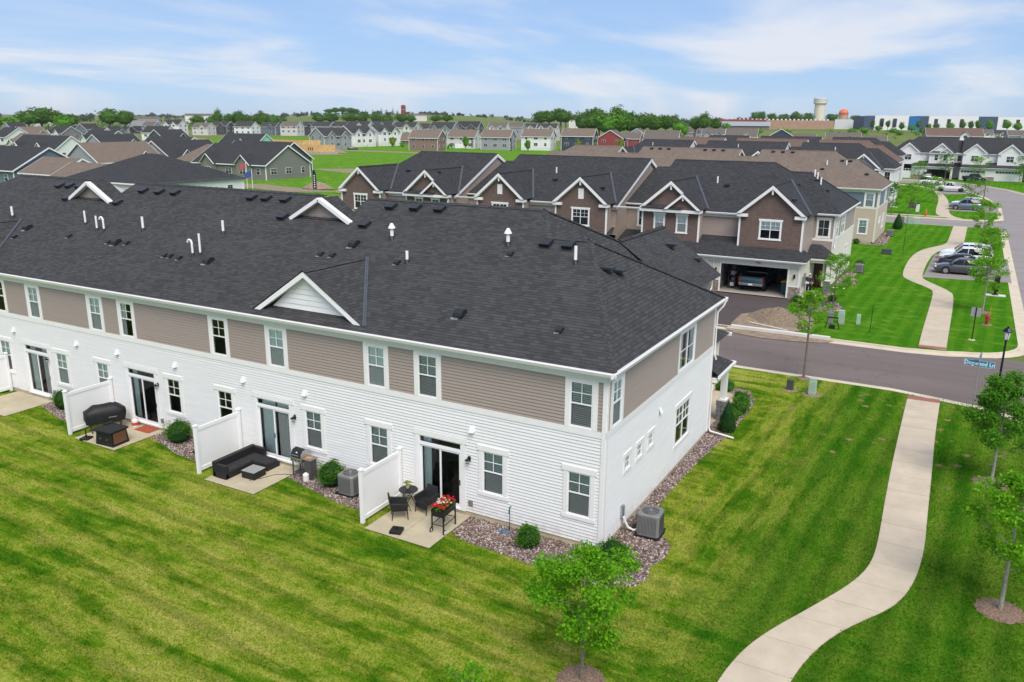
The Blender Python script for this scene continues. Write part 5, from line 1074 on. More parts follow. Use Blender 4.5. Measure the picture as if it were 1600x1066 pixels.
def young_tree(x, y, h, cw, label, leafmat='leaf_bright', n=3600, size=.085, seed=1, bark='bark', trunk=.38, pyramid=.0, mulch=True, group='young street trees'):
    rr = random.Random(seed); T = thing('young_tree', label, 'tree', (x, y, 0), group=group)
    th = h*trunk; m = MB(); top = Vector((rr.uniform(-.08, .08), rr.uniform(-.08, .08), h*.93)); r0 = .0165*h**.8
    m.tube([(0, 0, -.05), (.01, .01, th*.5), (0, .01, th), (top.x*.5, top.y*.5, h*.65), top], [r0*1.25, r0, r0*.85, r0*.5, .006], 8); tips = []
    nb = 17
    for k in range(nb):
        t_ = k/(nb-1); z = th*.86+(h*.90-th*.86)*t_**.9; a = k*2.4+rr.uniform(-.4, .4)
        prof = (1-.75*t_) if pyramid else math.sin(math.pi*(.16+.78*t_))**.8
        ln = cw*.5*prof*rr.uniform(.82, 1.12); rise = ln*rr.uniform(.35, .75)
        b = Vector((top.x*t_*.6, top.y*t_*.6, z)); e = b+Vector((ln*math.cos(a), ln*math.sin(a), rise)); md = b.lerp(e, .5)+Vector((0, 0, -.05*ln))
        m.tube([b, md, e], [r0*.36, r0*.24, .004], 5); tips += [(md, .42), (b.lerp(e, .75), .46), (e, .42)]
        for q in range(2):
            a2 = a+rr.uniform(-.9, .9); e2 = md+Vector((ln*.5*math.cos(a2), ln*.5*math.sin(a2), rise*.55)); m.tube([md, e2], [r0*.2, .004], 4); tips.append((e2, .42))
    m.build('trunk', bark, T); cl = []
    for p, s in tips:
        q = s*cw*.34*rr.uniform(.6, 1.15); cl.append((p.x, p.y, p.z, q, q, q*.8))
    cl.append((top.x, top.y, top.z, cw*.09, cw*.09, cw*.12))
    leaf_cloud(cl, n, size, rr, shell=.3).build('crown', leafmat, T)
    if mulch:
        q = MB(); N = 26
        ring = [(mulch*(1+.06*math.sin(3*i)+rr.uniform(-.03, .03))*math.cos(6.283*i/N), mulch*(1+.06*math.sin(3*i))*math.sin(6.283*i/N)) for i in range(N)]
        for i in range(N): a, b = ring[i], ring[(i+1) % N]; q.poly([(0, 0, .07), (a[0]*.6, a[1]*.6, .05), (b[0]*.6, b[1]*.6, .05)]); q.poly([(a[0]*.6, a[1]*.6, .05), (a[0], a[1], .006), (b[0], b[1], .006), (b[0]*.6, b[1]*.6, .05)])
        for _ in range(int(260*mulch*mulch)):
            a, r_ = rr.uniform(0, 6.28), mulch*math.sqrt(rr.random())*.97; p = Vector((r_*math.cos(a), r_*math.sin(a), .06-.04*r_/mulch)); d = Vector((rr.gauss(0, 1), rr.gauss(0, 1), rr.gauss(0, .25))).normalized()*rr.uniform(.03, .07); s_ = Vector((-d.y, d.x, 0)).normalized()*.012; q.poly([p-d-s_, p+d-s_, p+d+s_+Vector((0, 0, .012)), p-d+s_+Vector((0, 0, .012))])
        q.build('mulch_ring', 'mulch', T)
    return T
young_tree(2.06, -6.08, 3.62, 2.35, 'bright green young tree in front of the house corner', seed=21, n=10500, size=.09, mulch=.62, trunk=.36)
young_tree(.95, -9.6, 2.5, 1.0, 'tip of a small tree at the bottom picture edge', seed=22, n=900, size=.08, mulch=.6)
young_tree(11.15, 12.5, 4.55, 2.8, 'dense dark green young tree beside the sidewalk near the lane', 'leaf_mid', 11500, .10, 23, 'bark_pale', .28, 1, .66)
young_tree(11.3, 2.7, 4.3, 2.3, 'pale green young tree at the right picture edge', 'leaf_bright', 8500, .10, 24, 'bark_pale', .36, 0, .66)
young_tree(2.3, 22.75, 5.1, 2.0, 'thin young tree standing at the near kerb of the lane', 'leaf_bright', 2800, .10, 25, 'bark', .56, 0, .4)
young_tree(.95, 42.2, 4.2, 2.5, 'bright young tree in front of the brown townhouse entry', 'leaf_bright', 3600, .11, 26, 'bark', .22, 0, 0)
young_tree(10.85, 46.4, 4.3, 2.6, 'young tree behind the red hydrant', 'leaf_bright', 2600, .14, 27, 'bark_pale', .48, 0, .6)
young_tree(11.2, 65.2, 4.4, 2.7, 'young tree right of the grey parked sedan', 'leaf_bright', 2600, .15, 28, 'bark_pale', .34, 0, .6)
young_tree(10.7, 83.6, 5.4, 2.8, 'taller young tree behind the parked cars', 'leaf_bright', 2400, .16, 29, 'bark_pale', .36, 0, .6)
for i, (x, y, h, w, mt, lb) in enumerate(((-1.3, 111.5+3.6, 4.8, 2.8, 'leaf_mid', 'dark young tree at the corner of the grey townhouse row'), (1.0, 117.6, 4.8, 2.8, 'leaf_bright', 'bright young tree left of the far hydrant'), (9.3, 133, 4.6, 3.6, 'leaf_mid', 'young tree beside the far street lamp'), (3.2, 140, 4.5, 3.4, 'leaf_bright', 'thin young tree in front of the white pickup'), (-2, 188, 5, 4, 'leaf_mid', 'young tree left of the far white car'), (9.8, 205.5, 6, 4.0, 'leaf_bright', 'bright young tree before the white garage doors'), (2.7, 207, 6.6, 3.6, 'leaf_mid', 'dark young tree between two white garages'), (18.3, 206, 6.2, 3.6, 'leaf_mid', 'young tree at the right end of the white row'), (19.6, 199, 3.4, 3.4, 'leaf_mid', 'low spreading tree by the far kerb'))): young_tree(x, y, h, w, lb, mt, 900, .24, 60+i, 'bark', .3, 0, 0)
# ---------------------------------------------------------------- patio of the end unit
def wicker_chair(x, y, rz, label):
    T = thing('wicker_chair', label, 'chair', (x, y, .045), rz, 'black wicker bistro chairs')
    m = MB(); m.box(-.27, -.27, .34, .27, .25, .42); m.build('seat', 'wicker_black', T, bevel=.02)
    m = MB(); m.hexa([(-.28, .22, .36), (.28, .22, .36), (.28, .30, .36), (-.28, .30, .36), (-.24, .36, .88), (.24, .36, .88), (.24, .41, .86), (-.24, .41, .86)]); m.build('backrest', 'wicker_black', T, bevel=.02)
    for s in (-1, 1):
        m = MB(); m.hexa([(s*.27-.03, -.26, .40), (s*.27+.03, -.26, .40), (s*.27+.03, .28, .40), (s*.27-.03, .28, .40), (s*.30-.04, -.28, .60), (s*.30+.04, -.28, .60), (s*.30+.04, .34, .66), (s*.30-.04, .34, .66)]); m.build('arm', 'wicker_black', T, bevel=.015)
        for yy, d in ((-.24, -.03), (.24, .05)): m = MB(); m.tube([(s*.25, yy, .36), (s*.26, yy+d, 0)], [.024, .014], 8); m.build('leg', 'metal_black', T)
    m = MB(); m.box(-.25, -.26, .20, .25, -.24, .36); m.build('apron', 'wicker_black', T)
wicker_chair(-7.05, -1.35, R(130), 'black wicker chair turned towards the white fence'); wicker_chair(-6.52, -.52, R(-8), 'black wicker chair with its back to the patio door')
T = thing('bistro_table', 'round black folding bistro table by the patio door', 'table', (-7.2, -.62, .045))
m = MB(); m.lathe([(.33, 0), (.345, .01), (.345, .025), (.33, .03)], (0, 0, .70), 28); m.build('tabletop', 'metal_black', T)
for s in (-1, 1): m = MB(); m.tube([(s*.24, -.18, 0), (-s*.20, -.15, .70)], .013, 6); m.build('leg', 'metal_black', T); m = MB(); m.tube([(s*.24, .18, 0), (-s*.20, .15, .70)], .013, 6); m.build('leg', 'metal_black', T)
m = MB(); m.tube([(.0, -.17, .36), (0, .17, .36)], .012, 6); m.build('stretcher', 'metal_black', T)
T = thing('potted_plant', 'small potted plant on the round bistro table', 'plant', (-7.28, -.55, .775)); m = MB(); m.lathe([(.05, 0), (.075, .11), (.07, .11), (.03, .1)], (0, 0, 0), 12); m.build('pot', 'stone_white', T); leaf_cloud([(0, 0, .19, .13, .13, .10)], 120, .06, random.Random(2)).build('leaves', 'leaf_yellow', T)
T = thing('flower_planter', 'black raised planter cart with red, pink and yellow flowers', 'planter', (-5.27, -1.25, .045), R(4))
m = MB(); m.hexa([(-.22, -.42, .60), (.22, -.42, .60), (.22, .42, .60), (-.22, .42, .60), (-.25, -.46, .84), (.25, -.46, .84), (.25, .46, .84), (-.25, .46, .84)]); m.build('trough', 'metal_black', T, bevel=.008)
for sx in (-1, 1):
    for sy_ in (-1, 1): m = MB(); m.box(sx*.22-.02, sy_*.41-.02, .05 if sy_ < 0 else 0, sx*.22+.02, sy_*.41+.02, .70); m.build('leg', 'metal_black', T)
    m = MB(); m.box(sx*.22-.01, -.4, .28, sx*.22+.01, .4, .30); m.build('side_bar', 'metal_black', T)
    m = MB(); m.lathe([(.075, -.02), (.085, -.015), (.085, .015), (.075, .02)], (sx*.26, -.41, .085), 16, axis='x'); w_ = m.build('wheel', 'rubber', T); m = MB(); m.lathe([(.06, -.026), (.06, .026)], (sx*.26, -.41, .085), 14, axis='x'); m.build('hub', 'vinyl_white', w_)
m = MB(); m.box(-.22, -.41, .285, .22, -.39, .305); m.box(-.22, .39, .285, .22, .41, .305); m.build('cross_bar', 'metal_black', T)
m = MB(); m.box(-.24, -.45, .80, .24, .45, .83); m.build('soil', 'mulch', T)
rr = random.Random(5); leaf_cloud([(0, -.25, .87, .25, .24, .07), (0, .1, .88, .25, .28, .08), (0, .3, .88, .25, .18, .08)], 420, .07, rr).build('leaves', 'leaf_mid', T)
fl, fw_ = MB(), MB()
for k in range(110):
    x, y = rr.uniform(-.27, .27), rr.uniform(-.47, .47); z = .91+.07*(1-(x/.3)**2)+rr.uniform(-.02, .03); tgt = fw_ if (abs(y) < .3 and rr.random() < .42) else fl; rad = rr.uniform(.028, .05)
    tgt.lathe([(.006, -.012), (rad, .008), (rad*.6, .024), (.004, .02)], (x, y, z), 7)
fl.build('red_flowers', 'petal_red', T)['kind'] = 'stuff'; fw_.build('pale_flowers', 'petal_white', T)['kind'] = 'stuff'
def umbrella_base(x, y, label, pole=0.):
    T = thing('umbrella_base', label, 'umbrella base', (x, y, .045 if x > -20 else .0)); m = MB()
    for i in range(4): a = i*math.pi/2+.3; m.cbox(.125*math.cos(a+.785), .125*math.sin(a+.785), .06, .235, .235, .12, .3); 
    m.build('weights', 'plastic_black', T, bevel=.03); q = MB(); q.tube([(0, 0, .05), (0, 0, .2+pole)], .03, 8); q.build('socket', 'plastic_black', T)
umbrella_base(-6.5, -2.28, 'black four-part umbrella base on the planter patio')
T = thing('garden_hose_stake', 'thin hose stake with blue hose end on the gravel', 'hose stand', (-3.2, -.35, 0)); m = MB(); m.tube([(0, 0, 0), (0, 0, .95)], .012, 6); m.build('stake', 'metal_black', T); m = MB(); m.tube([(-.03, 0, .72), (.0, 0, .95), (.05, 0, 1.0)], .025, 6); m.build('sprayer', 'grass_green_plastic', T); m = MB(); m.tube([(-.35, -.15, .03), (-.25, -.05, .08), (-.15, -.18, .05), (-.02, -.05, .04), (.02, 0, .06)], .03, 6); m.build('hose', 'hose_blue', T)
# ---------------------------------------------------------------- patio with sofa
T = thing('wicker_sofa', 'black wicker corner sofa on the middle patio', 'sofa', (-15.35, -2.25, .045))
m = MB(); m.box(.0, .0, .0, .72, 2.05, .20); m.box(.72, 1.35, .0, 1.5, 2.05, .2); m.build('base', 'wicker_black', T, bevel=.012)
m = MB(); m.box(-.02, .0, .0, .18, 2.08, .62); m.build('backrest', 'wicker_black', T, bevel=.015)
m = MB(); m.box(.18, 1.95, .0, .75, 2.1, .60); m.build('backrest', 'wicker_black', T, bevel=.015)
m = MB(); m.box(.16, -.02, .0, .72, .14, .55); m.build('arm', 'wicker_black', T, bevel=.015)
for k in range(3): m = MB(); m.box(.2, .16+k*.6, .2, .73, .74+k*.6, .34); m.build('seat_cushion', 'cushion_dark', T, bevel=.035)
m = MB(); m.box(.75, 1.36, .2, 1.5, 1.94, .34); m.build('seat_cushion', 'cushion_dark', T, bevel=.035)
T = thing('coffee_table', 'low black wicker coffee table with grey glass top', 'table', (-14.0, -1.45, .045), R(2)); m = MB(); m.box(-.32, -.32, 0, .32, .32, .29); m.build('base', 'wicker_black', T, bevel=.012); m = MB(); m.box(-.325, -.325, .292, .325, .325, .305); m.build('glass_top', 'glass_table', T)
T = thing('gas_grill', 'silver and black gas grill with side shelf by the patio door', 'grill', (-12.45, -.42, .0), R(0))
m = MB(); m.box(-.30, -.24, .68, .26, .22, .86); m.build('firebox', 'stainless', T, bevel=.01)
m = MB(); A = [(-.26, .86), (-.27, .99), (-.16, 1.12), (.04, 1.16), (.18, 1.08), (.24, .86)]
a_ = [Vector((-.28, y, z)) for y, z in A]; b_ = [Vector((.24, y, z)) for y, z in A]
for i in range(5): m.poly([a_[i], a_[i+1], b_[i+1], b_[i]])
m.poly(a_[::-1]); m.poly(b_); lid = m.build('lid', 'cover_black', T)
for x in (-.30, .235):
    q = MB(); q.slab([Vector((x, y, z)) for y, z in [(-.28, .86), (-.29, 1.0), (-.17, 1.14), (.04, 1.18), (.2, 1.1), (.26, .86)]], (.03, 0, 0)); q.build('end_cap', 'stainless', lid)
q = MB(); q.tube([(-.2, -.32, .98), (.16, -.32, .98)], .014, 8); q.build('handle', 'stainless', lid); q = MB(); q.lathe([(.04, 0), (.04, .012)], (-.02, -.23, 1.06), 12, axis='y'); q.build('thermometer', 'sign_white', lid)
m = MB(); m.hexa([(-.30, -.30, .70), (.26, -.30, .70), (.26, -.22, .70), (-.30, -.22, .70), (-.30, -.28, .86), (.26, -.28, .86), (.26, -.22, .86), (-.30, -.22, .86)]); pn = m.build('control_panel', 'stainless', T)
for k in range(3): q = MB(); q.lathe([(.03, -.03), (.028, 0)], (-.2+.18*k, -.30, .78), 10, axis='y'); q.build('knob', 'plastic_black', pn)
for x in (-.27, .22):
    for y in (-.2, .18): m = MB(); m.box(x-.02, y-.02, 0, x+.02, y+.02, .69); m.build('leg', 'ac_dark', T)
m = MB()
for k in range(8): m.box(-.27, -.18+k*.05, .18, .22, -.16+k*.05, .2)
m.build('lower_shelf', 'ac_dark', T)['kind'] = 'stuff'
m = MB(); m.box(.26, -.22, .82, .66, .2, .86); m.build('side_shelf', 'ac_grey', T, bevel=.006); m = MB(); m.cbox(.44, -.05, .875, .26, .16, .02, .2); m.build('cutting_board', 'wood_orange', T); m = MB(); m.box(.30, -.2, .0, .62, .16, .80); m.build('side_cabinet', 'ac_dark', T, bevel=.01)
m = MB(); m.lathe([(.1, 0), (.12, .04), (.12, .28), (.06, .34)], (.48, -.32, .02), 12); m.build('gas_bottle', 'tank_white', T)
T = thing('grill_hose', 'thin dark gas hose lying across the middle patio', 'hose', (0, 0, 0)); m = MB(); m.tube([(-13.85, -1.85, .06), (-13.6, -1.5, .06), (-13.4, -1.0, .06), (-13.1, -.75, .06), (-12.75, -.65, .07)], .014, 5); m.build('tubing', 'ac_dark', T)
# ---------------------------------------------------------------- patio with covered grill
T = thing('covered_grill', 'large barbecue under a black fitted cover', 'grill', (-23.35, -1.15, .03), R(62))
cov = MB(); rr = random.Random(3); N = 20; rings_ = []
for z, sx, sy_ in ((.42, .80, .36), (.62, .83, .38), (.82, .84, .38), (.95, .82, .37), (1.06, .66, .30), (1.17, .50, .20), (1.19, .35, .10)):
    ring = []
    for i in range(N):
        a = 6.283*i/N; ca, sa = math.cos(a), math.sin(a); pw = lambda v: math.copysign(abs(v)**.45, v); k = 1+.035*math.sin(i*2.7+z*9)+rr.uniform(-.015, .015); ring.append(len(cov.v)); cov.v.append((sx*pw(ca)*k, sy_*pw(sa)*k, z+.02*math.sin(i*1.9)))
    rings_.append(ring)
for a, b in zip(rings_[:-1], rings_[1:]):
    for i in range(N): cov.f.append((a[i], a[(i+1) % N], b[(i+1) % N], b[i])); cov.mi.append(0)
cov.f.append(tuple(rings_[-1])); cov.mi.append(0); cv = cov.build('cover', 'cover_black', T, smooth=True)
q = MB(); q.box(.1, -.40, .66, .42, -.388, .70); q.build('print', 'ac_grey', cv)
for sx in (-1, 1):
    for sy_ in (-1, 1): m = MB(); m.tube([(sx*.6, sy_*.24, 0), (sx*.6, sy_*.24, .5)], .025, 6); lg = m.build('leg', 'ac_dark', T); q = MB(); q.lathe([(.05, -.02), (.05, .02)], (sx*.6, sy_*.24, .05), 10, axis='x'); q.build('caster', 'rubber', lg)
T = thing('fire_pit_table', 'black square fire table with a brown door on the left patio', 'cabinet', (-21.75, -2.0, .045), R(4))
m = MB(); m.hexa([(-.52, -.42, 0), (.52, -.42, 0), (.52, .42, 0), (-.52, .42, 0), (-.46, -.38, .60), (.46, -.38, .60), (.46, .38, .60), (-.46, .38, .60)]); m.build('body', 'plastic_black', T, bevel=.01); m = MB(); m.box(-.56, -.48, .60, .52, .46, .68); m.build('top', 'cover_black', T, bevel=.015); m = MB(); m.hexa([(.50, -.34, .12), (.53, -.34, .12), (.53, .3, .12), (.50, .3, .12), (.47, -.32, .58), (.50, -.32, .58), (.50, .3, .58), (.47, .3, .58)]); m.build('door', 'panel_brown', T)
for s in (-.2, .2): m = MB(); m.lathe([(.03, -.02), (.03, 0)], (s, -.42, .3), 10, axis='y'); m.build('knob', 'stainless', T)
m = MB(); m.box(-.60, .1, .5, -.42, .5, .72); m.build('side_tray', 'plastic_black', T)
umbrella_base(-23.1, -2.3, 'black umbrella stand base at the edge of the left patio', .25)
T = thing('propane_tank', 'white propane tank with a red label by the patio door', 'tank', (-22.55, -.28, .045)); m = MB(); m.lathe([(.13, 0), (.15, .03), (.15, .30), (.09, .38), (.03, .40)], (0, 0, 0), 16); m.build('cylinder', 'tank_white', T, smooth=False); m = MB(); m.lathe([(.153, .08), (.153, .22)], (0, 0, 0), 16); m.build('label_band', 'label_red', T); m = MB(); m.tube([(.1*math.cos(q*.5), .1*math.sin(q*.5), .47) for q in range(12)], .012, 5); m.lathe([(.03, .38), (.03, .45)], (0, 0, 0), 8); m.build('collar', 'tank_white', T)
T = thing('door_mat', 'rust red door mat before the left patio door', 'mat', (-21.8, -.24, .047)); m = MB(); m.box(-.48, -.33, 0, .48, .33, .014); m.build('mat', 'mat_rust', T)
# ---------------------------------------------------------------- grass blades on the near lawn
import numpy as np
def inside(px, py, poly):
    c = np.zeros(len(px), bool); n = len(poly); j = n-1
    for i in range(n):
        xi, yi, xj, yj = *poly[i][:2], *poly[j][:2]
        with np.errstate(divide='ignore', invalid='ignore'): k = ((yi > py) != (yj > py)) & (px < (xj-xi)*(py-yi)/(yj-yi)+xi)
        c ^= k; j = i
    return c
def grass(name, x0, x1, y0, y1, n, mat, seed, keep=None, hmax=.085, wd=.013):
    g = np.random.default_rng(seed); x, y = g.uniform(x0, x1, n), g.uniform(y0, y1, n)
    ok = np.ones(n, bool)
    for poly in [bedA, W1L+W1R[::-1], [(-60, -.0), (0.0, -.0), (0.0, 15), (-60, 15)]]+[[(a, -2.56), (b, -2.56), (b, 0), (a, 0)] for a, b in ((-7.6, -4.97), (-15.43, -12.87), (-23.63, -21), (-31.9, -28.94))]+[[(-12.83, 0), (-12.83, -.8), (-11.5, -1.12), (-9.7, -1.5), (-8.1, -1.45), (-8.05, 0)], [(-20.96, 0), (-20.96, -.75), (-19.4, -1.1), (-17.2, -1.5), (-16.2, -1.35), (-16.2, 0)], [(-28.9, 0), (-28.9, -.75), (-26.8, -1.25), (-24.3, -1.3), (-24.3, 0)]]+[[(a+.64*math.cos(q), b+.64*math.sin(q)) for q in np.linspace(0, 6.28, 12)] for a, b in ((2.06, -6.08), (11.1, 12.5), (11.3, 2.7))]: ok &= ~inside(x, y, poly)
    if keep: ok &= keep(x, y)
    d = np.hypot(x-8.97, y+22.3); ok &= g.uniform(0, 1, n) < np.clip((26/np.maximum(d, 1))**1.6, 0, 1); x, y = x[ok], y[ok]; m = len(x)
    a, h, w = g.uniform(0, 6.283, m), g.uniform(.35, 1, m)*hmax, g.uniform(.6, 1.4, m)*wd; lx, ly = g.normal(0, .45, m)*h, g.normal(0, .45, m)*h
    V = np.empty((m, 3, 3)); V[:, 0] = np.stack([x-w*np.cos(a), y-w*np.sin(a), np.zeros(m)], 1); V[:, 1] = np.stack([x+w*np.cos(a), y+w*np.sin(a), np.zeros(m)], 1); V[:, 2] = np.stack([x+lx, y+ly, h], 1)
    me = bpy.data.meshes.new(name); me.vertices.add(3*m); me.vertices.foreach_set('co', V.ravel()); me.loops.add(3*m); me.loops.foreach_set('vertex_index', np.arange(3*m, dtype=np.int32)); me.polygons.add(m); me.polygons.foreach_set('loop_start', np.arange(0, 3*m, 3, dtype=np.int32)); me.polygons.foreach_set('loop_total', np.full(m, 3, dtype=np.int32)); me.update(calc_edges=True); me.materials.append(MATS[mat])
    o = bpy.data.objects.new(name, me); col.objects.link(o); o['kind'] = 'stuff'; o['label'] = 'short mown grass blades on the near lawn'; return o
grass('grass', -34, 13, -13, 22.8, 620000, 'lawn_main', 1, keep=lambda x, y: ~((x < -.5) & (y > -.05)))
# ---------------------------------------------------------------- vehicles
def loft(m, secs, mi=0, cap=True):
    n = len(secs[0]); base = len(m.v)
    for s_ in secs: m.v += [tuple(p) for p in s_]
    for k in range(len(secs)-1):
        for i in range(n-1): a = base+k*n+i; m.f.append((a, a+1, a+n+1, a+n)); m.mi.append(mi)
    if cap: m.f.append(tuple(base+i for i in range(n))[::-1]); m.mi.append(mi); m.f.append(tuple(base+(len(secs)-1)*n+i for i in range(n))); m.mi.append(mi)
CARS = {
 'sedan': dict(L=4.68, W=1.82, wb=1.36, wr=.33, body=[(-1., .42, .78, .80), (-.965, .28, .99, .93), (-.75, .22, 1.03, 1.), (-.45, .2, .96, 1.), (0, .2, .93, 1.), (.42, .2, .93, 1.), (.72, .22, .83, .98), (.93, .26, .68, .90), (1., .36, .56, .76)], roof=[(-.80, 1.02, 1.04, .80), (-.40, .96, 1.37, .74), (-.12, .93, 1.44, .74), (.14, .93, 1.41, .74), (.50, .92, .95, .84)]),
 'suv': dict(L=4.75, W=1.90, wb=1.40, wr=.36, body=[(-1., .5, .95, .86), (-.975, .34, 1.08, .96), (-.7, .26, 1.10, 1.), (0, .25, 1.06, 1.), (.42, .25, 1.05, 1.), (.74, .28, 1.0, .98), (.95, .34, .86, .92), (1., .45, .70, .82)], roof=[(-.97, 1.06, 1.12, .86), (-.84, 1.06, 1.66, .76), (-.2, 1.06, 1.74, .76), (.16, 1.05, 1.69, .76), (.46, 1.04, 1.08, .86)]),
 'pickup': dict(L=5.75, W=2.02, wb=1.83, wr=.41, body=[(-1., .58, 1.12, .95), (-.985, .5, 1.16, .98), (-.6, .45, 1.16, 1.), (0, .42, 1.16, 1.), (.40, .42, 1.17, 1.), (.78, .44, 1.14, .98), (.96, .5, 1.02, .95), (1., .6, .9, .88)], roof=[(-.24, 1.14, 1.18, .88), (-.20, 1.14, 1.82, .80), (.02, 1.14, 1.90, .80), (.20, 1.14, 1.86, .80), (.44, 1.15, 1.18, .90)]),
}
def vehicle(kind, x, y, rz, paint, label, cat, z=0., name=None, plate=False):
    c = CARS[kind]; T = thing(name or {'sedan': 'parked_car', 'suv': 'parked_suv', 'pickup': 'pickup_truck'}[kind], label, cat, (x, y, z), rz, 'parked vehicles'); hl, hw = c['L']/2, c['W']/2
    m = MB(); secs = []
    for t_, zb, zt, w in c['body']:
        w *= hw; zm = zb+(zt-zb)*.55; half = [(w*.90, zb), (w*.985, zb+.10), (w, zm), (w*.955, zt-.06), (w*.88, zt), (w*.45, zt+.03)]
        secs.append([(t_*hl, -a, b) for a, b in half]+[(t_*hl, a, b) for a, b in half[::-1]])
    loft(m, secs); B = m.build('body', paint, T, smooth=True, recalc=True)
    if kind == 'pickup':
        q = MB(); q.box(-.96*hl, -hw*.84, .8, -.30*hl, hw*.84, 1.215); q.build('bed', 'plastic_black', T)
        q = MB(); q.box(-.975*hl, -hw*.96, 1.0, -.93*hl, hw*.96, 1.25); q.box(-.95*hl, -hw*.97, 1.0, -.27*hl, -hw*.85, 1.25); q.box(-.95*hl, hw*.85, 1.0, -.27*hl, hw*.97, 1.25); q.build('bed_rail', paint, T, bevel=.02)
    m = MB(); secs = []
    for t_, zb, zt, w in c['roof']:
        w0 = hw*.90; w1 = hw*w; half = [(w0, zb-.03), (w0*.98, zb+.02), (w1*1.0, max(zt-.06, zb+.02)), (w1*.9, zt), (w1*.4, zt+.015)]
        secs.append([(t_*hl, -a, b) for a, b in half]+[(t_*hl, a, b) for a, b in half[::-1]])
    loft(m, secs); m.build('windows', 'car_glass', T, smooth=True, recalc=True)
    m = MB(); secs = []
    rs = c['roof'][1:-1]
    for t_, zb, zt, w in rs:
        w1 = hw*w; half = [(w1*1.01, zt-.05), (w1*.93, zt+.012), (w1*.4, zt+.03)]; secs.append([(t_*hl, -a, b) for a, b in half]+[(t_*hl, a, b) for a, b in half[::-1]])
    loft(m, secs, cap=False); m.build('roof_panel', paint, T, smooth=True)
    for s in (-1, 1):
        m = MB(); r = c['roof']; pt = lambda i, top: (r[i][0]*hl, s*(hw*r[i][3]*1.0 if top else hw*.91), (r[i][2]-.05) if top else r[i][1]+.0)
        m.beam(pt(-1, 0), pt(-2, 1), .06, .05); m.beam(pt(0, 0), pt(1, 1), .10 if kind != 'sedan' else .07, .05); xm = (r[2][0]*.6+r[3][0]*.4)*hl; m.beam((xm, s*hw*.915, r[2][1]-.02), (xm-.04, s*hw*r[2][3]*1.01, r[2][2]-.05), .07, .04)
        m.build('pillars', paint, T)
        m = MB(); m.cbox(r[-1][0]*hl-.28, s*(hw+.07), r[-1][1]+.1, .14, .2, .13); m.build('mirror', paint, T, bevel=.03)
        for fx in (1, -1):
            wx = fx*c['wb']; wr = c['wr']; m = MB(); m.lathe([(wr*.62, -.11), (wr*.95, -.115), (wr, -.08), (wr, .08), (wr*.95, .115), (wr*.62, .11)], (wx, s*(hw-.115), wr), 20, axis='y'); wo = m.build('wheel', 'rubber', T)
            q = MB(); q.lathe([(wr*.60, -.118), (wr*.60, .118)], (wx, s*(hw-.115), wr), 16, axis='y'); q.build('rim', 'stainless' if paint != 'paint_white' or kind != 'pickup' else 'plastic_black', wo)
            q = MB(); q.lathe([(wr*1.17, -.04), (wr*1.17, .015)], (wx, s*(hw-.02), wr+.03), 20, axis='y'); q.build('arch', 'plastic_black', wo)
        m = MB(); zt = c['body'][-2][2]; m.cbox(.955*hl, s*hw*.70, zt-.05, .16, .34, .12); m.build('headlight', 'lamp_clear', T, bevel=.03)
        m = MB(); zt = c['body'][1][2]
        if kind == 'pickup': m.cbox(-.985*hl, s*hw*.92, .98, .1, .12, .40)
        else: m.cbox(-.965*hl, s*hw*.76, zt-.12, .12, .36, .16)
        m.build('taillight', 'lamp_red', T, bevel=.02)
    m = MB(); m.box(hl*.965, -hw*.5, .38, hl*1.003, hw*.5, .60 if kind != 'pickup' else .98); m.build('grille', 'plastic_black', T, bevel=.02)
    if kind == 'pickup':
        m = MB(); m.box(-hl*1.03, -hw*.95, .55, -hl*.97, hw*.95, .74); m.build('bumper', 'stainless', T, bevel=.03)
    else: m = MB(); m.box(-hl*1.003, -hw*.7, .35, -hl*.96, hw*.7, .52); m.build('bumper', 'plastic_black', T, bevel=.02)
    if plate: m = MB(); m.box(-hl*1.036, -.17, .58, -hl*1.03, .17, .72); m.build('license_plate', 'sign_white', T)
    m = MB(); m.box(-hl*.3, -hw*1.003, .9 if kind != 'sedan' else .74, hl*.3, -hw*.99, .93 if kind != 'sedan' else .77); m.build('trim_strip', 'plastic_black', T)
    return T
vehicle('sedan', 9.15, 63.6, R(182), 'paint_grey', 'grey sedan parked nearest in the kerbside bay', 'car', .02)
vehicle('sedan', 9.35, 66.6, R(2), 'paint_black', 'dark sedan with red tail lights beside the grey sedan', 'car', .02)
vehicle('suv', 9.3, 69.6, R(181), 'paint_white', 'white crossover parked behind the dark sedan', 'car', .02)
vehicle('suv', 9.3, 72.8, R(181), 'paint_white', 'farther white crossover at the back of the kerbside bay', 'car', .02)
vehicle('suv', 8.4, 129.4, R(181), 'paint_slate', 'blue grey crossover parked beyond the side street', 'car', .02)
vehicle('suv', 8.6, 133.2, R(181), 'paint_white', 'white crossover behind the blue grey one', 'car', .02)
vehicle('pickup', 5.2, 168.2, R(176), 'paint_white', 'white pickup truck with black wheels by the bend', 'pickup', .02)
vehicle('suv', .6, 188.8, R(176), 'paint_white', 'white wagon left of the white pickup', 'car', -.1)
vehicle('pickup', 9.0, 203.4, R(-50), 'paint_black', 'black pickup truck before the white garage doors', 'pickup', .03)
vehicle('suv', -1.4, 207.5, R(-80), 'paint_silver', 'silver crossover at the open white garage', 'car', .03)
vehicle('sedan', -226.8, 260.8, R(43), 'paint_black', 'dark car on the distant gravel road', 'car', -.1)
TR = vehicle('pickup', -5.75, 47.2, R(90), 'paint_teal', 'dark teal pickup truck inside the open garage', 'pickup', .09, plate=True)
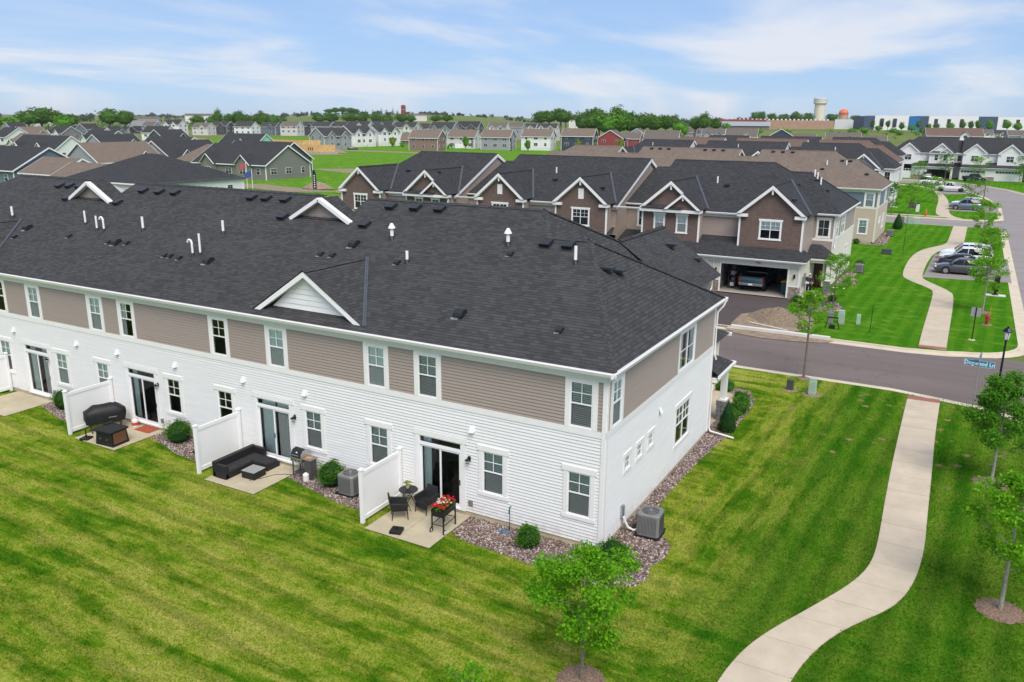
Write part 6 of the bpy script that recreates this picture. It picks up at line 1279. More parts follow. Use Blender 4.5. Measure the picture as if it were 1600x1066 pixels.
def mesh_text(body, size, mat, parent, loc, rot, extrude=.004, name='lettering', sx=1.):
    cu = bpy.data.curves.new(name, 'FONT'); cu.body = body; cu.size = size; cu.extrude = extrude; cu.offset = size*.018; cu.align_x = 'CENTER'; cu.align_y = 'CENTER'
    tmp = bpy.data.objects.new('tmp', cu); col.objects.link(tmp); dg = bpy.context.evaluated_depsgraph_get(); me = bpy.data.meshes.new_from_object(tmp.evaluated_get(dg)); bpy.data.objects.remove(tmp)
    me.materials.clear(); me.materials.append(MATS[mat]); o = bpy.data.objects.new(name, me); col.objects.link(o); o.parent = parent; o.location = loc; o.rotation_euler = rot; o.scale = (sx, 1, 1); return o
mesh_text('1961', .26, 'ac_grey', B2, (-4.6, -18.36, 2.68), (R(90), 0, 0), .01, 'house_number')
m = MB(); m.box(-2.90, -.72, 1.03, -2.875, .72, 1.15); m.build('tailgate_highlight', 'paint_slate', TR, bevel=.01)  # raised tailgate band, its highlight put in as lighter paint
# garage clutter
T = thing('rolling_bin', 'green wheeled bin with yellow lid part inside the garage', 'bin', (-3.15, 45.0, .1)); m = MB(); m.hexa([(-.22, -.26, 0), (.22, -.26, 0), (.22, .26, 0), (-.22, .26, 0), (-.28, -.33, 1.0), (.28, -.33, 1.0), (.28, .33, 1.0), (-.28, .33, 1.0)]); m.build('body', 'bin_green', T, bevel=.02); m = MB(); m.hexa([(-.3, -.35, 1.0), (.3, -.35, 1.0), (.3, .35, 1.0), (-.3, .35, 1.0), (-.26, -.3, 1.1), (.26, -.3, 1.1), (.26, .33, 1.12), (-.26, .33, 1.12)]); m.build('lid', 'toolbox_yellow', T, bevel=.02)
T = thing('tool_shelf', 'cluttered metal shelf at the left side of the open garage', 'shelf', (-7.5, 45.6, .1))
for sx in (-.25, .25):
    for sy_ in (-.5, .5): m = MB(); m.box(sx-.02, sy_-.02, 0, sx+.02, sy_+.02, 1.6); m.build('upright', 'ac_dark', T)
for k in range(4): m = MB(); m.box(-.27, -.52, .15+.45*k, .27, .52, .18+.45*k); m.build('shelf_board', 'ac_dark', T)
for k, (yy, z, mt, s) in enumerate(((-.3, .2, 'paper', .3), (.1, .2, 'panel_brown', .28), (-.25, .65, 'stainless', .25), (.25, .65, 'label_red', .22), (-.1, 1.1, 'tank_white', .3), (.3, 1.1, 'ac_grey', .24), (0, 1.55, 'panel_brown', .3))): m = MB(); m.cbox(.02, yy, z+s/2, s, s, s, k*.3); m.build('carton', mt, T)
T = thing('floor_fan', 'white upright fan beside the garage shelf', 'fan', (-6.9, 45.9, .1)); m = MB(); m.box(-.12, -.1, .0, .12, .1, .05); m.box(-.08, -.08, .05, .08, .08, 1.15); m.build('column', 'pvc_white', T, bevel=.03); m = MB(); m.box(-.05, -.09, .4, .05, -.08, 1.1); m.build('grille', 'ac_dark', T)
# ---------------------------------------------------------------- the man on the walk
def person(x, y, rz, label):
    T = thing('person', label, 'person', (x, y, .016), rz)
    def skin(name, verts, edges, rad, mat, sub=2):
        me = bpy.data.meshes.new(name); me.from_pydata(verts, edges, []); o = bpy.data.objects.new(name, me); col.objects.link(o); o.parent = T
        md = o.modifiers.new('skin', 'SKIN'); me.skin_vertices.new() if not me.skin_vertices else None
        for i, r in enumerate(rad): me.skin_vertices[0].data[i].radius = r if isinstance(r, tuple) else (r, r)
        me.skin_vertices[0].data[0].use_root = True
        o.modifiers.new('s', 'SUBSURF').levels = sub; o.modifiers['s'].render_levels = sub; me.materials.append(MATS[mat]); md.use_smooth_shade = True; return o
    V = [(0, 0, .98), (0, -.01, 1.15), (0, 0, 1.38), (0, -.01, 1.52), (0, -.02, 1.60), (0, -.03, 1.70),
         (.10, 0, .92), (.12, -.01, .50), (.13, .02, .08), (-.10, 0, .92), (-.12, .0, .50), (-.13, .03, .08),
         (.20, 0, 1.42), (.30, -.02, 1.17), (.26, -.16, .98), (.22, -.24, .98), (-.20, 0, 1.42), (-.32, -.04, 1.18), (-.27, -.22, 1.04), (-.20, -.29, 1.06), (.14, -.11, .04), (-.14, -.10, .04)]
    E = [(0, 1), (1, 2), (2, 3), (3, 4), (4, 5), (0, 6), (6, 7), (7, 8), (0, 9), (9, 10), (10, 11), (2, 12), (12, 13), (13, 14), (14, 15), (2, 16), (16, 17), (17, 18), (18, 19), (8, 20), (11, 21)]
    rad = [(.19, .15), (.20, .17), (.19, .13), .065, .085, .085, .11, .075, .052, .11, .075, .052, .08, .055, .042, .035, .08, .055, .042, .035, .045, .045]
    b = skin('body', V, E, rad, 'skin')
    skin('shirt', [V[0], V[1], V[2], (0, 0, 1.45), V[12], V[13], (.28, -.1, 1.06), V[16], V[17], (-.29, -.14, 1.1)], [(0, 1), (1, 2), (2, 3), (2, 4), (4, 5), (5, 6), (2, 7), (7, 8), (8, 9)], [(.205, .17), (.225, .195), (.21, .15), .09, .095, .073, .062, .095, .073, .062], 'cloth_navy')
    skin('trousers', [(0, 0, 1.0), V[6], V[7], (.13, .02, .07), V[9], V[10], (-.13, .03, .07)], [(0, 1), (1, 2), (2, 3), (0, 4), (4, 5), (5, 6)], [(.205, .165), .125, .092, .078, .125, .092, .078], 'cloth_black')
    for s in (1, -1): m = MB(); m.hexa([(s*.13-.05, -.2, 0), (s*.13+.05, -.2, 0), (s*.13+.05, .1, 0), (s*.13-.05, .1, 0), (s*.13-.04, -.17, .07), (s*.13+.04, -.17, .07), (s*.13+.04, .09, .10), (s*.13-.04, .09, .10)]); m.build('shoe', 'cloth_black', T, bevel=.02)
    m = MB(); m.lathe([(.092, 1.695), (.096, 1.72), (.085, 1.77), (.04, 1.80)], (0, -.03, 0), 14); m.box(-.07, -.19, 1.70, .07, -.10, 1.715); m.build('cap', 'cap_white', T)
    m = MB(); m.lathe([(.014, -.012), (.014, 0)], (.035, -.112, 1.655), 8, axis='y'); m.lathe([(.014, -.012), (.014, 0)], (-.035, -.112, 1.655), 8, axis='y'); m.build('eyes', 'cloth_black', T); m = MB(); m.hexa([(-.012, -.14, 1.61), (.012, -.14, 1.61), (.012, -.1, 1.61), (-.012, -.1, 1.61), (-.006, -.12, 1.66), (.006, -.12, 1.66), (.006, -.1, 1.66), (-.006, -.1, 1.66)]); m.box(-.03, -.118, 1.575, .03, -.1, 1.583); m.build('face', 'skin', T)
    for s in (1, -1):
        for k in range(5): m = MB(); bx, by, bz = (s*.21 if s > 0 else -.19), (-.26 if s > 0 else -.31), (.98 if s > 0 else 1.06); m.tube([(bx, by, bz), (bx-s*.02+.017*(k-2), by-.05, bz-.01), (bx-s*.05+.012*(k-2), by-.075, bz+.015 if k else bz-.03)], .010, 5); m.build('finger', 'skin', T)
    m = MB(); m.cbox(-.13, -.36, 1.07, .24, .02, .16, .2); m.build('held_paper', 'paper', T)
person(-1.5, 46.0, R(8), 'man in navy top, black trousers and pale cap holding papers')
# ---------------------------------------------------------------- street furniture
def street_lamp(x, y, h, label):
    T = thing('street_lamp', label, 'street lamp', (x, y, 0)); m = MB(); m.lathe([(.14, 0), (.14, .25), (.09, .4), (.06, .6), (.045, h-.75), (.07, h-.72), (.05, h-.66)], (0, 0, 0), 12); m.build('pole', 'metal_black', T)
    m = MB(); m.lathe([(.10, h-.66), (.17, h-.24)], (0, 0, 0), 8); m.build('lantern_glass', 'lamp_clear', T)
    m = MB(); m.lathe([(.23, h-.26), (.24, h-.22), (.13, h-.06), (.05, h-.03), (.05, h+.03)], (0, 0, 0), 8); m.build('hood', 'metal_black', T); m = MB()
    for k in range(4): a = k*1.571+.4; m.tube([(.105*math.cos(a), .105*math.sin(a), h-.66), (.178*math.cos(a), .178*math.sin(a), h-.24)], .012, 4)
    m.build('bars', 'metal_black', T)['kind'] = 'stuff'
street_lamp(11.54, 25.6, 3.5, 'black lantern street lamp at the near street corner'); street_lamp(10.9, 142.0, 4.0, 'black lantern street lamp beyond the parked crossover'); street_lamp(3.4, 188.5, 3.9, 'black lantern street lamp before the white garages')
T = thing('street_name_sign', 'blue street name sign reading Dogwood Ln on a thin pole', 'street sign', (10.42, 22.0, 0)); m = MB(); m.tube([(0, 0, 0), (0, 0, 2.85)], .028, 8); m.build('pole', 'galvanised', T)
def blade(w, z, rz, txt):
    m = MB(); hw, hh = w/2, .165; m.box(-hw, -.006, z-hh, hw, .006, z+hh); o = m.build('sign_plate', 'sign_blue', T, bevel=.02); o.rotation_euler = (0, 0, rz)
    q = MB()
    for a in ((-hw+.012, hw-.012, z+hh-.018, z+hh-.008), (-hw+.012, hw-.012, z-hh+.008, z-hh+.018), (-hw+.01, -hw+.022, z-hh+.022, z+hh-.022), (hw-.022, hw-.01, z-hh+.022, z+hh-.022)): q.box(a[0], -.009, a[2], a[1], -.0065, a[3])
    q.build('border', 'sign_white', o)
    if txt: mesh_text(txt, .27, 'sign_white', o, (0, -.009, z-.005), (R(90), 0, 0), .002, 'lettering', .92)
blade(1.32, 2.30, R(-6), 'Dogwood Ln'); blade(.9, 2.66, R(82), None)
T = thing('traffic_sign', 'grey back of a small sign on a black post near the hydrant', 'sign', (10.25, 36.9, 0)); m = MB(); m.tube([(0, 0, 0), (0, 0, 2.15)], .035, 8); m.build('post', 'metal_black', T); m = MB(); m.box(-.28, .03, 1.55, .28, .045, 2.15); m.build('sign_plate', 'sign_grey', T); m = MB(); m.lathe([(.2, 0), (.2, .03)], (0, 0, 0), 14); m.build('footing', 'concrete_kerb', T)
def hydrant(x, y, mat, label, s=1.):
    T = thing('fire_hydrant', label, 'hydrant', (x, y, 0)); m = MB(); m.lathe([(.16*s, 0), (.16*s, .05*s), (.11*s, .07*s), (.10*s, .5*s), (.13*s, .52*s), (.13*s, .57*s), (.10*s, .68*s), (.04*s, .76*s), (.04*s, .82*s)], (0, 0, 0), 14); m.build('barrel', mat, T)
    for s_ in (-1, 1): m = MB(); m.lathe([(.055*s, 0), (.055*s, s_*.10*s), (.065*s, s_*.10*s), (.065*s, s_*.14*s)], (s_*.08*s, 0, .42*s), 10, axis='x'); m.build('outlet', mat, T)
    m = MB(); m.lathe([(.08*s, 0), (.08*s, -.12*s), (.09*s, -.12*s), (.09*s, -.15*s)], (0, -.08*s, .36*s), 10, axis='y'); m.build('outlet', mat, T); m = MB(); m.lathe([(.35*s, 0), (.35*s, .02)], (0, 0, 0), 14); m.build('soil_ring', 'dirt', T)
    return T
H_ = hydrant(11.1, 42.2, 'hydrant_red', 'dark red fire hydrant on the corner lawn'); m = MB(); m.tube([(.1, .1, .4), (.12, .12, 1.3)], .012, 5); m.build('flag_rod', 'toolbox_yellow', H_); hydrant(3.4, 115.0, 'hydrant_yellow', 'orange yellow fire hydrant across the side street', 1.25)
def pedestal(x, y, w, d, h, mat, label, ribs=0, pad=None, tilt=0., rz=0.):
    T = thing('utility_box', label, 'utility box', (x, y, 0), rz); m = MB(); k = .94; m.hexa([(-w/2, -d/2, .02), (w/2, -d/2, .02), (w/2, d/2, .02), (-w/2, d/2, .02), (-w/2*k, -d/2*k, h), (w/2*k, -d/2*k, h), (w/2*k, d/2*k, h+.02), (-w/2*k, d/2*k, h+.02)]); m.build('cabinet', mat, T, bevel=.02); m = MB(); m.box(-w/2*.98, -d/2*.98, h-.03, w/2*.98, d/2*.98, h+.05); m.build('lid', mat, T, bevel=.02)
    for q in range(ribs): z = .12+(h-.2)*q/ribs; m = MB(); m.box(-w/2-.012, -d/2-.012, z, w/2+.012, d/2+.012, z+(h-.2)/ribs*.45); m.build('rib', mat, T)
    if pad: m = MB(); m.lathe([(pad, 0), (pad*.98, .015)], (0, 0, 0), 14); m.build('base_pad', 'dirt', T)
    return T
pedestal(2.02, 20.4, .34, .3, .5, 'utility_dark', 'dark grey utility pedestal near the lane', 0, .42); pedestal(3.17, 20.15, .34, .3, .85, 'utility_green', 'pale green ribbed utility cabinet near the lane', 6, .5)
pedestal(2.2, 37.3, .4, .36, .88, 'utility_green', 'pale green ribbed utility cabinet across the lane', 6, .3); pedestal(3.3, 37.5, .26, .26, .66, 'utility_green', 'short pale green utility post across the lane'); pedestal(1.55, 36.9, .38, .3, .75, 'ac_grey', 'grey meter cabinet on legs across the lane'); pedestal(1.9, 72.6, 1.0, .7, .5, 'utility_dark', 'wide dark transformer box on the green lawn', 0); pedestal(1.0, 128.0, 1.6, 1.1, .9, 'utility_dark', 'dark transformer box on the far lawn')
pedestal(1.0, 108.2-4.6, .6, .5, .9, 'ac_grey', 'grey utility box beside the side street'); pedestal(2.0, 103.3, .9, .6, 1.0, 'utility_green', 'pale green utility cabinet beside the side street', 3); pedestal(2.9, 103.4, .6, .6, .8, 'utility_green', 'smaller green cabinet right of its neighbour at the side street'); pedestal(1.9, 121.5, .5, .5, 1.1, 'tank_white', 'white standpipe on the far lawn')
for x, y, h, lb in ((4.3, 35.2, 1.95, 'thin black stake on the lawn across the lane'), (3.45, 73.0, 4.2, 'tall thin dark pole on the lawn by the transformer')):
    T = thing('marker_post', lb, 'post', (x, y, 0)); m = MB(); m.tube([(0, 0, 0), (.02, 0, h)], .022, 6); m.build('rod', 'metal_black', T); m = MB(); m.lathe([(.05, -.02), (.05, .04)], (0, 0, 0), 8); m.build('foot', 'dirt', T)
T = thing('sawhorse', 'black folding stand beside the green cabinet across the lane', 'stand', (1.9, 35.4, 0))
for sx in (-.45, .45):
    for sy_ in (-.2, .2): m = MB(); m.tube([(sx, sy_, 0), (sx*.6, 0, .75)], .018, 5); m.build('leg', 'metal_black', T)
m = MB(); m.box(-.35, -.03, .72, .35, .03, .8); m.build('top_bar', 'metal_black', T); m = MB(); m.box(-.18, -.15, .0, .18, .15, .25); m.build('counterweight', 'plastic_black', T)
T = thing('mailbox_pedestal', 'tall black covered mailbox pillar on a concrete pad', 'mailbox', (11.75, 54.0, 0)); m = MB(); m.box(-.75, -.4, 0, .75, .4, .05); m.build('pad', 'concrete_new', T); m = MB(); m.lathe([(.26, .05), (.22, .12), (.10, .16), (.09, .4)], (0, 0, 0), 12); m.build('foot', 'metal_black', T); m = MB(); m.box(-.2, -.17, .35, .2, .17, 1.65); m.build('cabinet', 'plastic_black', T, bevel=.03); m = MB(); m.box(-.23, -.2, 1.65, .23, .2, 1.74); m.build('cap', 'ac_grey', T, bevel=.02); m = MB(); m.tube([(0, 0, 1.7), (0, 0, 2.0)], .035, 8); m.build('finial', 'metal_black', T)
def feather_flag(x, y, h, label, lean=.0):
    T = thing('feather_flag', label, 'flag', (x, y, -.1)); m = MB(); m.tube([(0, 0, 0), (lean, 0, h*.8), (lean+.15, 0, h*.97), (lean+.4, 0, h)], .035, 6); m.build('pole', 'galvanised', T)
    m = MB(); pr = [(0.06, .22), (.95, .22), (.95, .55), (.93, .8), (.7, .95), (.35, 1.0), (.1, .96)]; m.slab([(lean+a-.02, -.01, h*b) for a, b in pr], (0, .02, 0)); f_ = m.build('banner', 'flag_dark', T); q = MB()
    for k in range(6): q.box(lean+.34, -.03, h*(.28+.09*k), lean+.62, -.012, h*(.33+.09*k))
    q.build('print', 'flag_white', f_)
feather_flag(-96.4, 92.6, 4.4, 'dark feather flag by the lot street, leftmost'); feather_flag(-150, 262, 6.5, 'dark feather flag beyond the middle roof'); feather_flag(-186, 292, 5.5, 'dark feather flag before the white fence'); feather_flag(-118, 300, 6.5, 'dark feather flag above the second brown roof')
for k, (x, mt, lb) in enumerate(((-113.0, 'flag_red', 'left flagpole with a red striped flag beside the grey gabled house'), (-111.6, 'flag_blue', 'right flagpole with a blue flag beside the grey gabled house'))):
    T = thing('flagpole', lb, 'flagpole', (x, 92.6, -.1)); m = MB(); m.tube([(0, 0, 0), (0, 0, 5.4-1.4*k)], .05, 8); m.build('pole', 'pvc_white', T); m = MB(); z = 5.2-1.5*k
    for q in range(6):
        m.poly([(-.1-q*.3, .06*math.sin(q), z-q*.1), (-.4-q*.3, .06*math.sin(q+1), z-.1-q*.1), (-.4-q*.3, .06*math.sin(q+1), z-1.2-q*.1), (-.1-q*.3, .06*math.sin(q), z-1.1-q*.1)])
    m.build('flag', mt, T)
for k, (dx, lb) in enumerate(((0, 'white lawn chair under the tan townhouse windows'),)):
    T = thing('lawn_chair', lb, 'chair', (-3.3, 79.0, 0)); m = MB(); m.box(-.3, -.3, .35, .3, .3, .4); m.build('seat', 'pvc_white', T); m = MB(); m.box(-.3, .26, .4, .3, .32, .95); m.build('backrest', 'pvc_white', T)
    for sx in (-.27, .27):
        for sy_ in (-.27, .27): m = MB(); m.box(sx-.03, sy_-.03, 0, sx+.03, sy_+.03, .35); m.build('leg', 'pvc_white', T)
# ---------------------------------------------------------------- background houses (x, y, base z, ridge length, depth, eave, ridge, angle, wall, roof, gables, label)
HOUSES = [
    (-355.5, 190.8, 1.3, 9.9, 12, 3, 6.8, 0, 'siding_white', 'shingle_black', '', 'white gabled house at the far left edge'),
    (-405.2, 228.5, 0.8, 12.6, 12, 3, 6.8, 90, 'siding_grey', 'shingle_brown', 'g', 'grey gabled house with brown roof at the far left'),
    (-564.2, 315.2, 1.7, 11.7, 10, 3, 6.5, 90, 'siding_grey', 'shingle_black', '', 'grey gable peeking over the far left roofs'),
    (-447.6, 273.8, 0.4, 14.4, 12, 3, 6.8, 0, 'siding_pebble', 'shingle_black', 'gg', 'dark roofed house with two small white gables, far left'),
    (-609.2, 390.3, -1.4, 11.7, 12, 3, 6.8, 90, 'siding_olive', 'shingle_black', '', 'olive gabled house below the big left trees'),
    (-558.4, 365.0, 0.6, 11.7, 12, 3, 6.8, 90, 'siding_slate', 'shingle_black', '', 'blue gabled house below the big left trees'),
    (-459.4, 305.1, -0.6, 12.6, 11, 3, 6.5, 0, 'siding_white', 'shingle_black', 'gg', 'dark roofed house with paired white dormers, left'),
    (-539.0, 371.0, -1.0, 10.8, 12, 3, 6.8, 90, 'siding_slate', 'shingle_black', 'g', 'slate gabled house left of the white two storey house'),
    (-575.9, 408.6, -2.2, 11.7, 11, 3.5, 7, 0, 'siding_white', 'shingle_black', 'g', 'white house with black roof and porch, left background'),
    (-567.2, 413.5, -1.4, 11.7, 12, 3.2, 6.8, 90, 'siding_charcoal', 'shingle_black', '', 'charcoal gable left of the white garage house'),
    (-399.9, 300.3, 0.9, 14.4, 12, 3.4, 6.8, 20, 'siding_white', 'shingle_black', '', 'white house with plain wall and black roof, left background'),
    (-558.9, 419.2, 2.8, 10.8, 9, 3, 6, 12, 'siding_grey', 'shingle_taupe', '', 'small grey house with taupe roof below the far farm'),
    (-508.5, 400.3, 1.8, 13.5, 10, 5.6, 8.8, 12, 'siding_white', 'shingle_black', 'gg', 'white two storey farmhouse with black roof and two gables'),
    (-487.5, 408.2, -0.0, 12.6, 10, 5.6, 8.8, 12, 'siding_ivory', 'shingle_taupe', 'g', 'ivory two storey house in the far row, leftmost'),
    (-493.3, 431.3, 0.9, 13.5, 10, 5.6, 8.8, 12, 'siding_charcoal', 'shingle_charcoal', 'g', 'charcoal two storey house in the far row'),
    (-434.7, 399.2, 1.2, 13.5, 10, 5.6, 8.8, 12, 'siding_white', 'shingle_charcoal', '', 'white two storey house in the far row above the green gable'),
    (-460.0, 447.9, 0.5, 12.6, 10, 5.6, 8.8, 12, 'siding_slate', 'shingle_charcoal', 'g', 'slate blue two storey house in the far row'),
    (-433.3, 441.7, 1.4, 13.5, 10, 5.6, 8.8, 12, 'siding_ivory', 'shingle_taupe', '', 'cream two storey house with taupe roof in the far row'),
    (-433.9, 462.6, 1.2, 12.6, 10, 5.6, 8.8, 12, 'siding_charcoal', 'shingle_charcoal', 'g', 'dark grey two storey house at the right end of the far row'),
    (-243.2, 265.8, 0.3, 15.3, 10, 5.4, 8.8, 80, 'siding_grey', 'shingle_charcoal', 'gg', 'grey two storey house with white porch behind the lumber frame'),
    (-254.2, 296.8, 0.9, 14.4, 11, 5.4, 8.8, 80, 'siding_white', 'shingle_charcoal', 'gg', 'white two storey house with dark garage doors, mid background'),
    (-253.6, 315.9, 1.3, 14.4, 11, 5.4, 8.8, 80, 'siding_white', 'shingle_charcoal', 'gg', 'white two storey house with pale garage, mid background'),
    (-292.6, 388.2, -0.1, 11.7, 10, 5.4, 8.8, 80, 'siding_grey', 'shingle_charcoal', 'g', 'grey narrow two storey house left of the brown house'),
    (-361.5, 395.3, 2.6, 12.6, 11, 5, 8, 12, 'siding_grey', 'shingle_charcoal', '', 'grey roofed house behind the dark far house'),
    (-351.5, 400.9, 2.7, 12.6, 11, 5, 8, 12, 'siding_white', 'shingle_charcoal', '', 'white gable end behind the grey two storey house'),
    (-309.8, 368.4, 3.3, 13.5, 11, 5, 8, 12, 'siding_white', 'shingle_charcoal', 'g', 'white gabled house behind the twin white houses'),
    (-303.2, 381.1, 3.5, 14.4, 11, 5, 8, 12, 'siding_grey', 'shingle_charcoal', 'g', 'long grey roofed house in the back line'),
    (-285.8, 381.6, 3.1, 13.5, 11, 5, 8, 12, 'siding_ivory', 'shingle_charcoal', 'g', 'pale house with grey roof at the back right of the line'),
    (-287.1, 401.6, 2.2, 12.6, 11, 5, 8, 12, 'siding_grey', 'shingle_charcoal', '', 'grey roofed house above the brown house'),
    (-253.7, 372.4, 2.8, 13.5, 11, 5, 8.5, 12, 'siding_grey', 'shingle_charcoal', 'gg', 'grey house with dormers behind the tan duplex'),
    (-253.8, 399.6, 3.3, 13.5, 11, 5, 8.5, 12, 'siding_charcoal', 'shingle_black', 'gg', 'charcoal house with white dormers in the back line'),
    (-259.2, 443.6, 3.0, 11.7, 10, 5, 8.2, 12, 'siding_white', 'shingle_taupe', 'gg', 'white house with twin gables in the back line'),
    (-267.2, 480.1, 3.4, 11.7, 10, 4.8, 7.6, 12, 'siding_grey', 'shingle_taupe', '', 'grey house with taupe roof in the back line'),
    (-276.2, 517.6, 2.6, 10.8, 10, 4.8, 7.6, 12, 'siding_white', 'shingle_charcoal', 'g', 'small white house left of the tree clump'),
    (-235.1, 465.2, 3.1, 12.6, 10, 4.8, 7.6, 12, 'siding_white', 'shingle_charcoal', 'gg', 'white gabled house under the round tree clump'),
    (-289.4, 628.8, 9.8, 12.6, 10, 4, 7, 12, 'siding_white', 'shingle_taupe', 'g', 'white farmhouse with taupe roof on the rise'),
    (-201.2, 280.4, -0.0, 13.5, 9, 5.4, 8.5, 10, 'siding_mauve', 'shingle_brown', '', 'brown two storey house with brown roof in the middle row'),
    (-251.2, 336.1, -0.4, 7.2, 7, 3, 6.5, 10, 'siding_mauve', 'shingle_brown', '', 'low brown wing left of the brown two storey house'),
    (-202.8, 313.1, -0.1, 13.5, 9, 5.4, 8.5, 10, 'siding_ivory', 'shingle_brown', '', 'ivory two storey house behind the white fence'),
    (-181.3, 307.7, 0.2, 13.5, 9, 5.4, 8.5, 10, 'siding_grey', 'shingle_brown', '', 'pale grey two storey house behind the white fence'),
    (-165.4, 316.6, 0.7, 13.5, 9, 5.4, 8.5, 10, 'siding_white', 'shingle_brown', '', 'white two storey house right of the white fence'),
    (-147.8, 322.3, 1.1, 14.4, 9, 5.4, 8.5, 10, 'siding_navy', 'shingle_brown', '', 'navy fronted two storey house left of the red house'),
    (-144.1, 352.3, 2.0, 12.6, 12, 3.2, 6.8, 100, 'siding_red', 'shingle_taupe', '', 'dark red gabled house with a back porch'),
    (-145.4, 380.1, 1.5, 9.9, 8, 3.0, 5.8, 10, 'siding_red', 'shingle_taupe', '', 'dark red low wing beside the red gabled house'),
    (-173.2, 464.1, 1.5, 12.6, 11, 3.6, 7, 100, 'siding_grey', 'shingle_taupe', '', 'grey gabled house behind the red house'),
    (-111.0, 327.6, 2.5, 14.4, 12, 3.0, 6.8, 10, 'siding_beige', 'shingle_taupe', '', 'beige house with taupe roof right of the red house'),
    (-151.6, 510.8, 1.4, 12.6, 10, 4.6, 7.5, 10, 'siding_grey', 'shingle_taupe', 'g', 'grey two gabled house under the dark trees'),
    (-125.6, 459.6, 2.0, 12.6, 10, 4, 7, 10, 'siding_grey', 'shingle_taupe', 'gg', 'grey house with twin peaks above the black roofs'),
    (-97.8, 412.3, 2.6, 15.3, 13, 3.2, 7, 10, 'siding_ivory', 'shingle_taupe', 'g', 'ivory house with broad taupe roof before the depot'),
    (-86.4, 453.5, 2.5, 12.6, 12, 3.4, 7, 100, 'siding_navy', 'shingle_taupe', '', 'navy gabled house with white trim before the depot'),
    (-75.6, 458.6, 0.4, 12.6, 10, 3, 6.5, 10, 'siding_grey', 'shingle_taupe', '', 'low taupe roof right of the navy gable'),
    (-51.4, 429.2, 1.5, 16.2, 11, 3.2, 6.8, 10, 'siding_grey', 'shingle_taupe', 'g', 'taupe roofed house in front of the green slope'),
    (-40.6, 452.7, 0.1, 14.4, 11, 3.2, 6.5, 10, 'siding_grey', 'shingle_taupe', '', 'low taupe roof left of the white townhouses'),
    (-4.1, 485.6, 1.8, 27.0, 14, 5.0, 9, 12, 'siding_pebble', 'shingle_rust', 'g', 'large brown roofed building behind the white townhouses'),
    (8.4, 564.8, 2.1, 12.6, 11, 4.6, 7.6, 12, 'siding_white', 'shingle_taupe', 'gg', 'white gabled house right of the large brown roof'),
    (17.1, 604.1, 1.6, 12.6, 11, 4.6, 7.6, 12, 'siding_white', 'shingle_charcoal', 'gg', 'white house with grey gables at the upper right'),
    (28.9, 576.0, 1.8, 12.6, 11, 4.6, 7.6, 12, 'siding_grey', 'shingle_taupe', 'g', 'grey house at the upper right picture edge'),
]
CAMP = Vector((8.97, -22.32, 13.59))
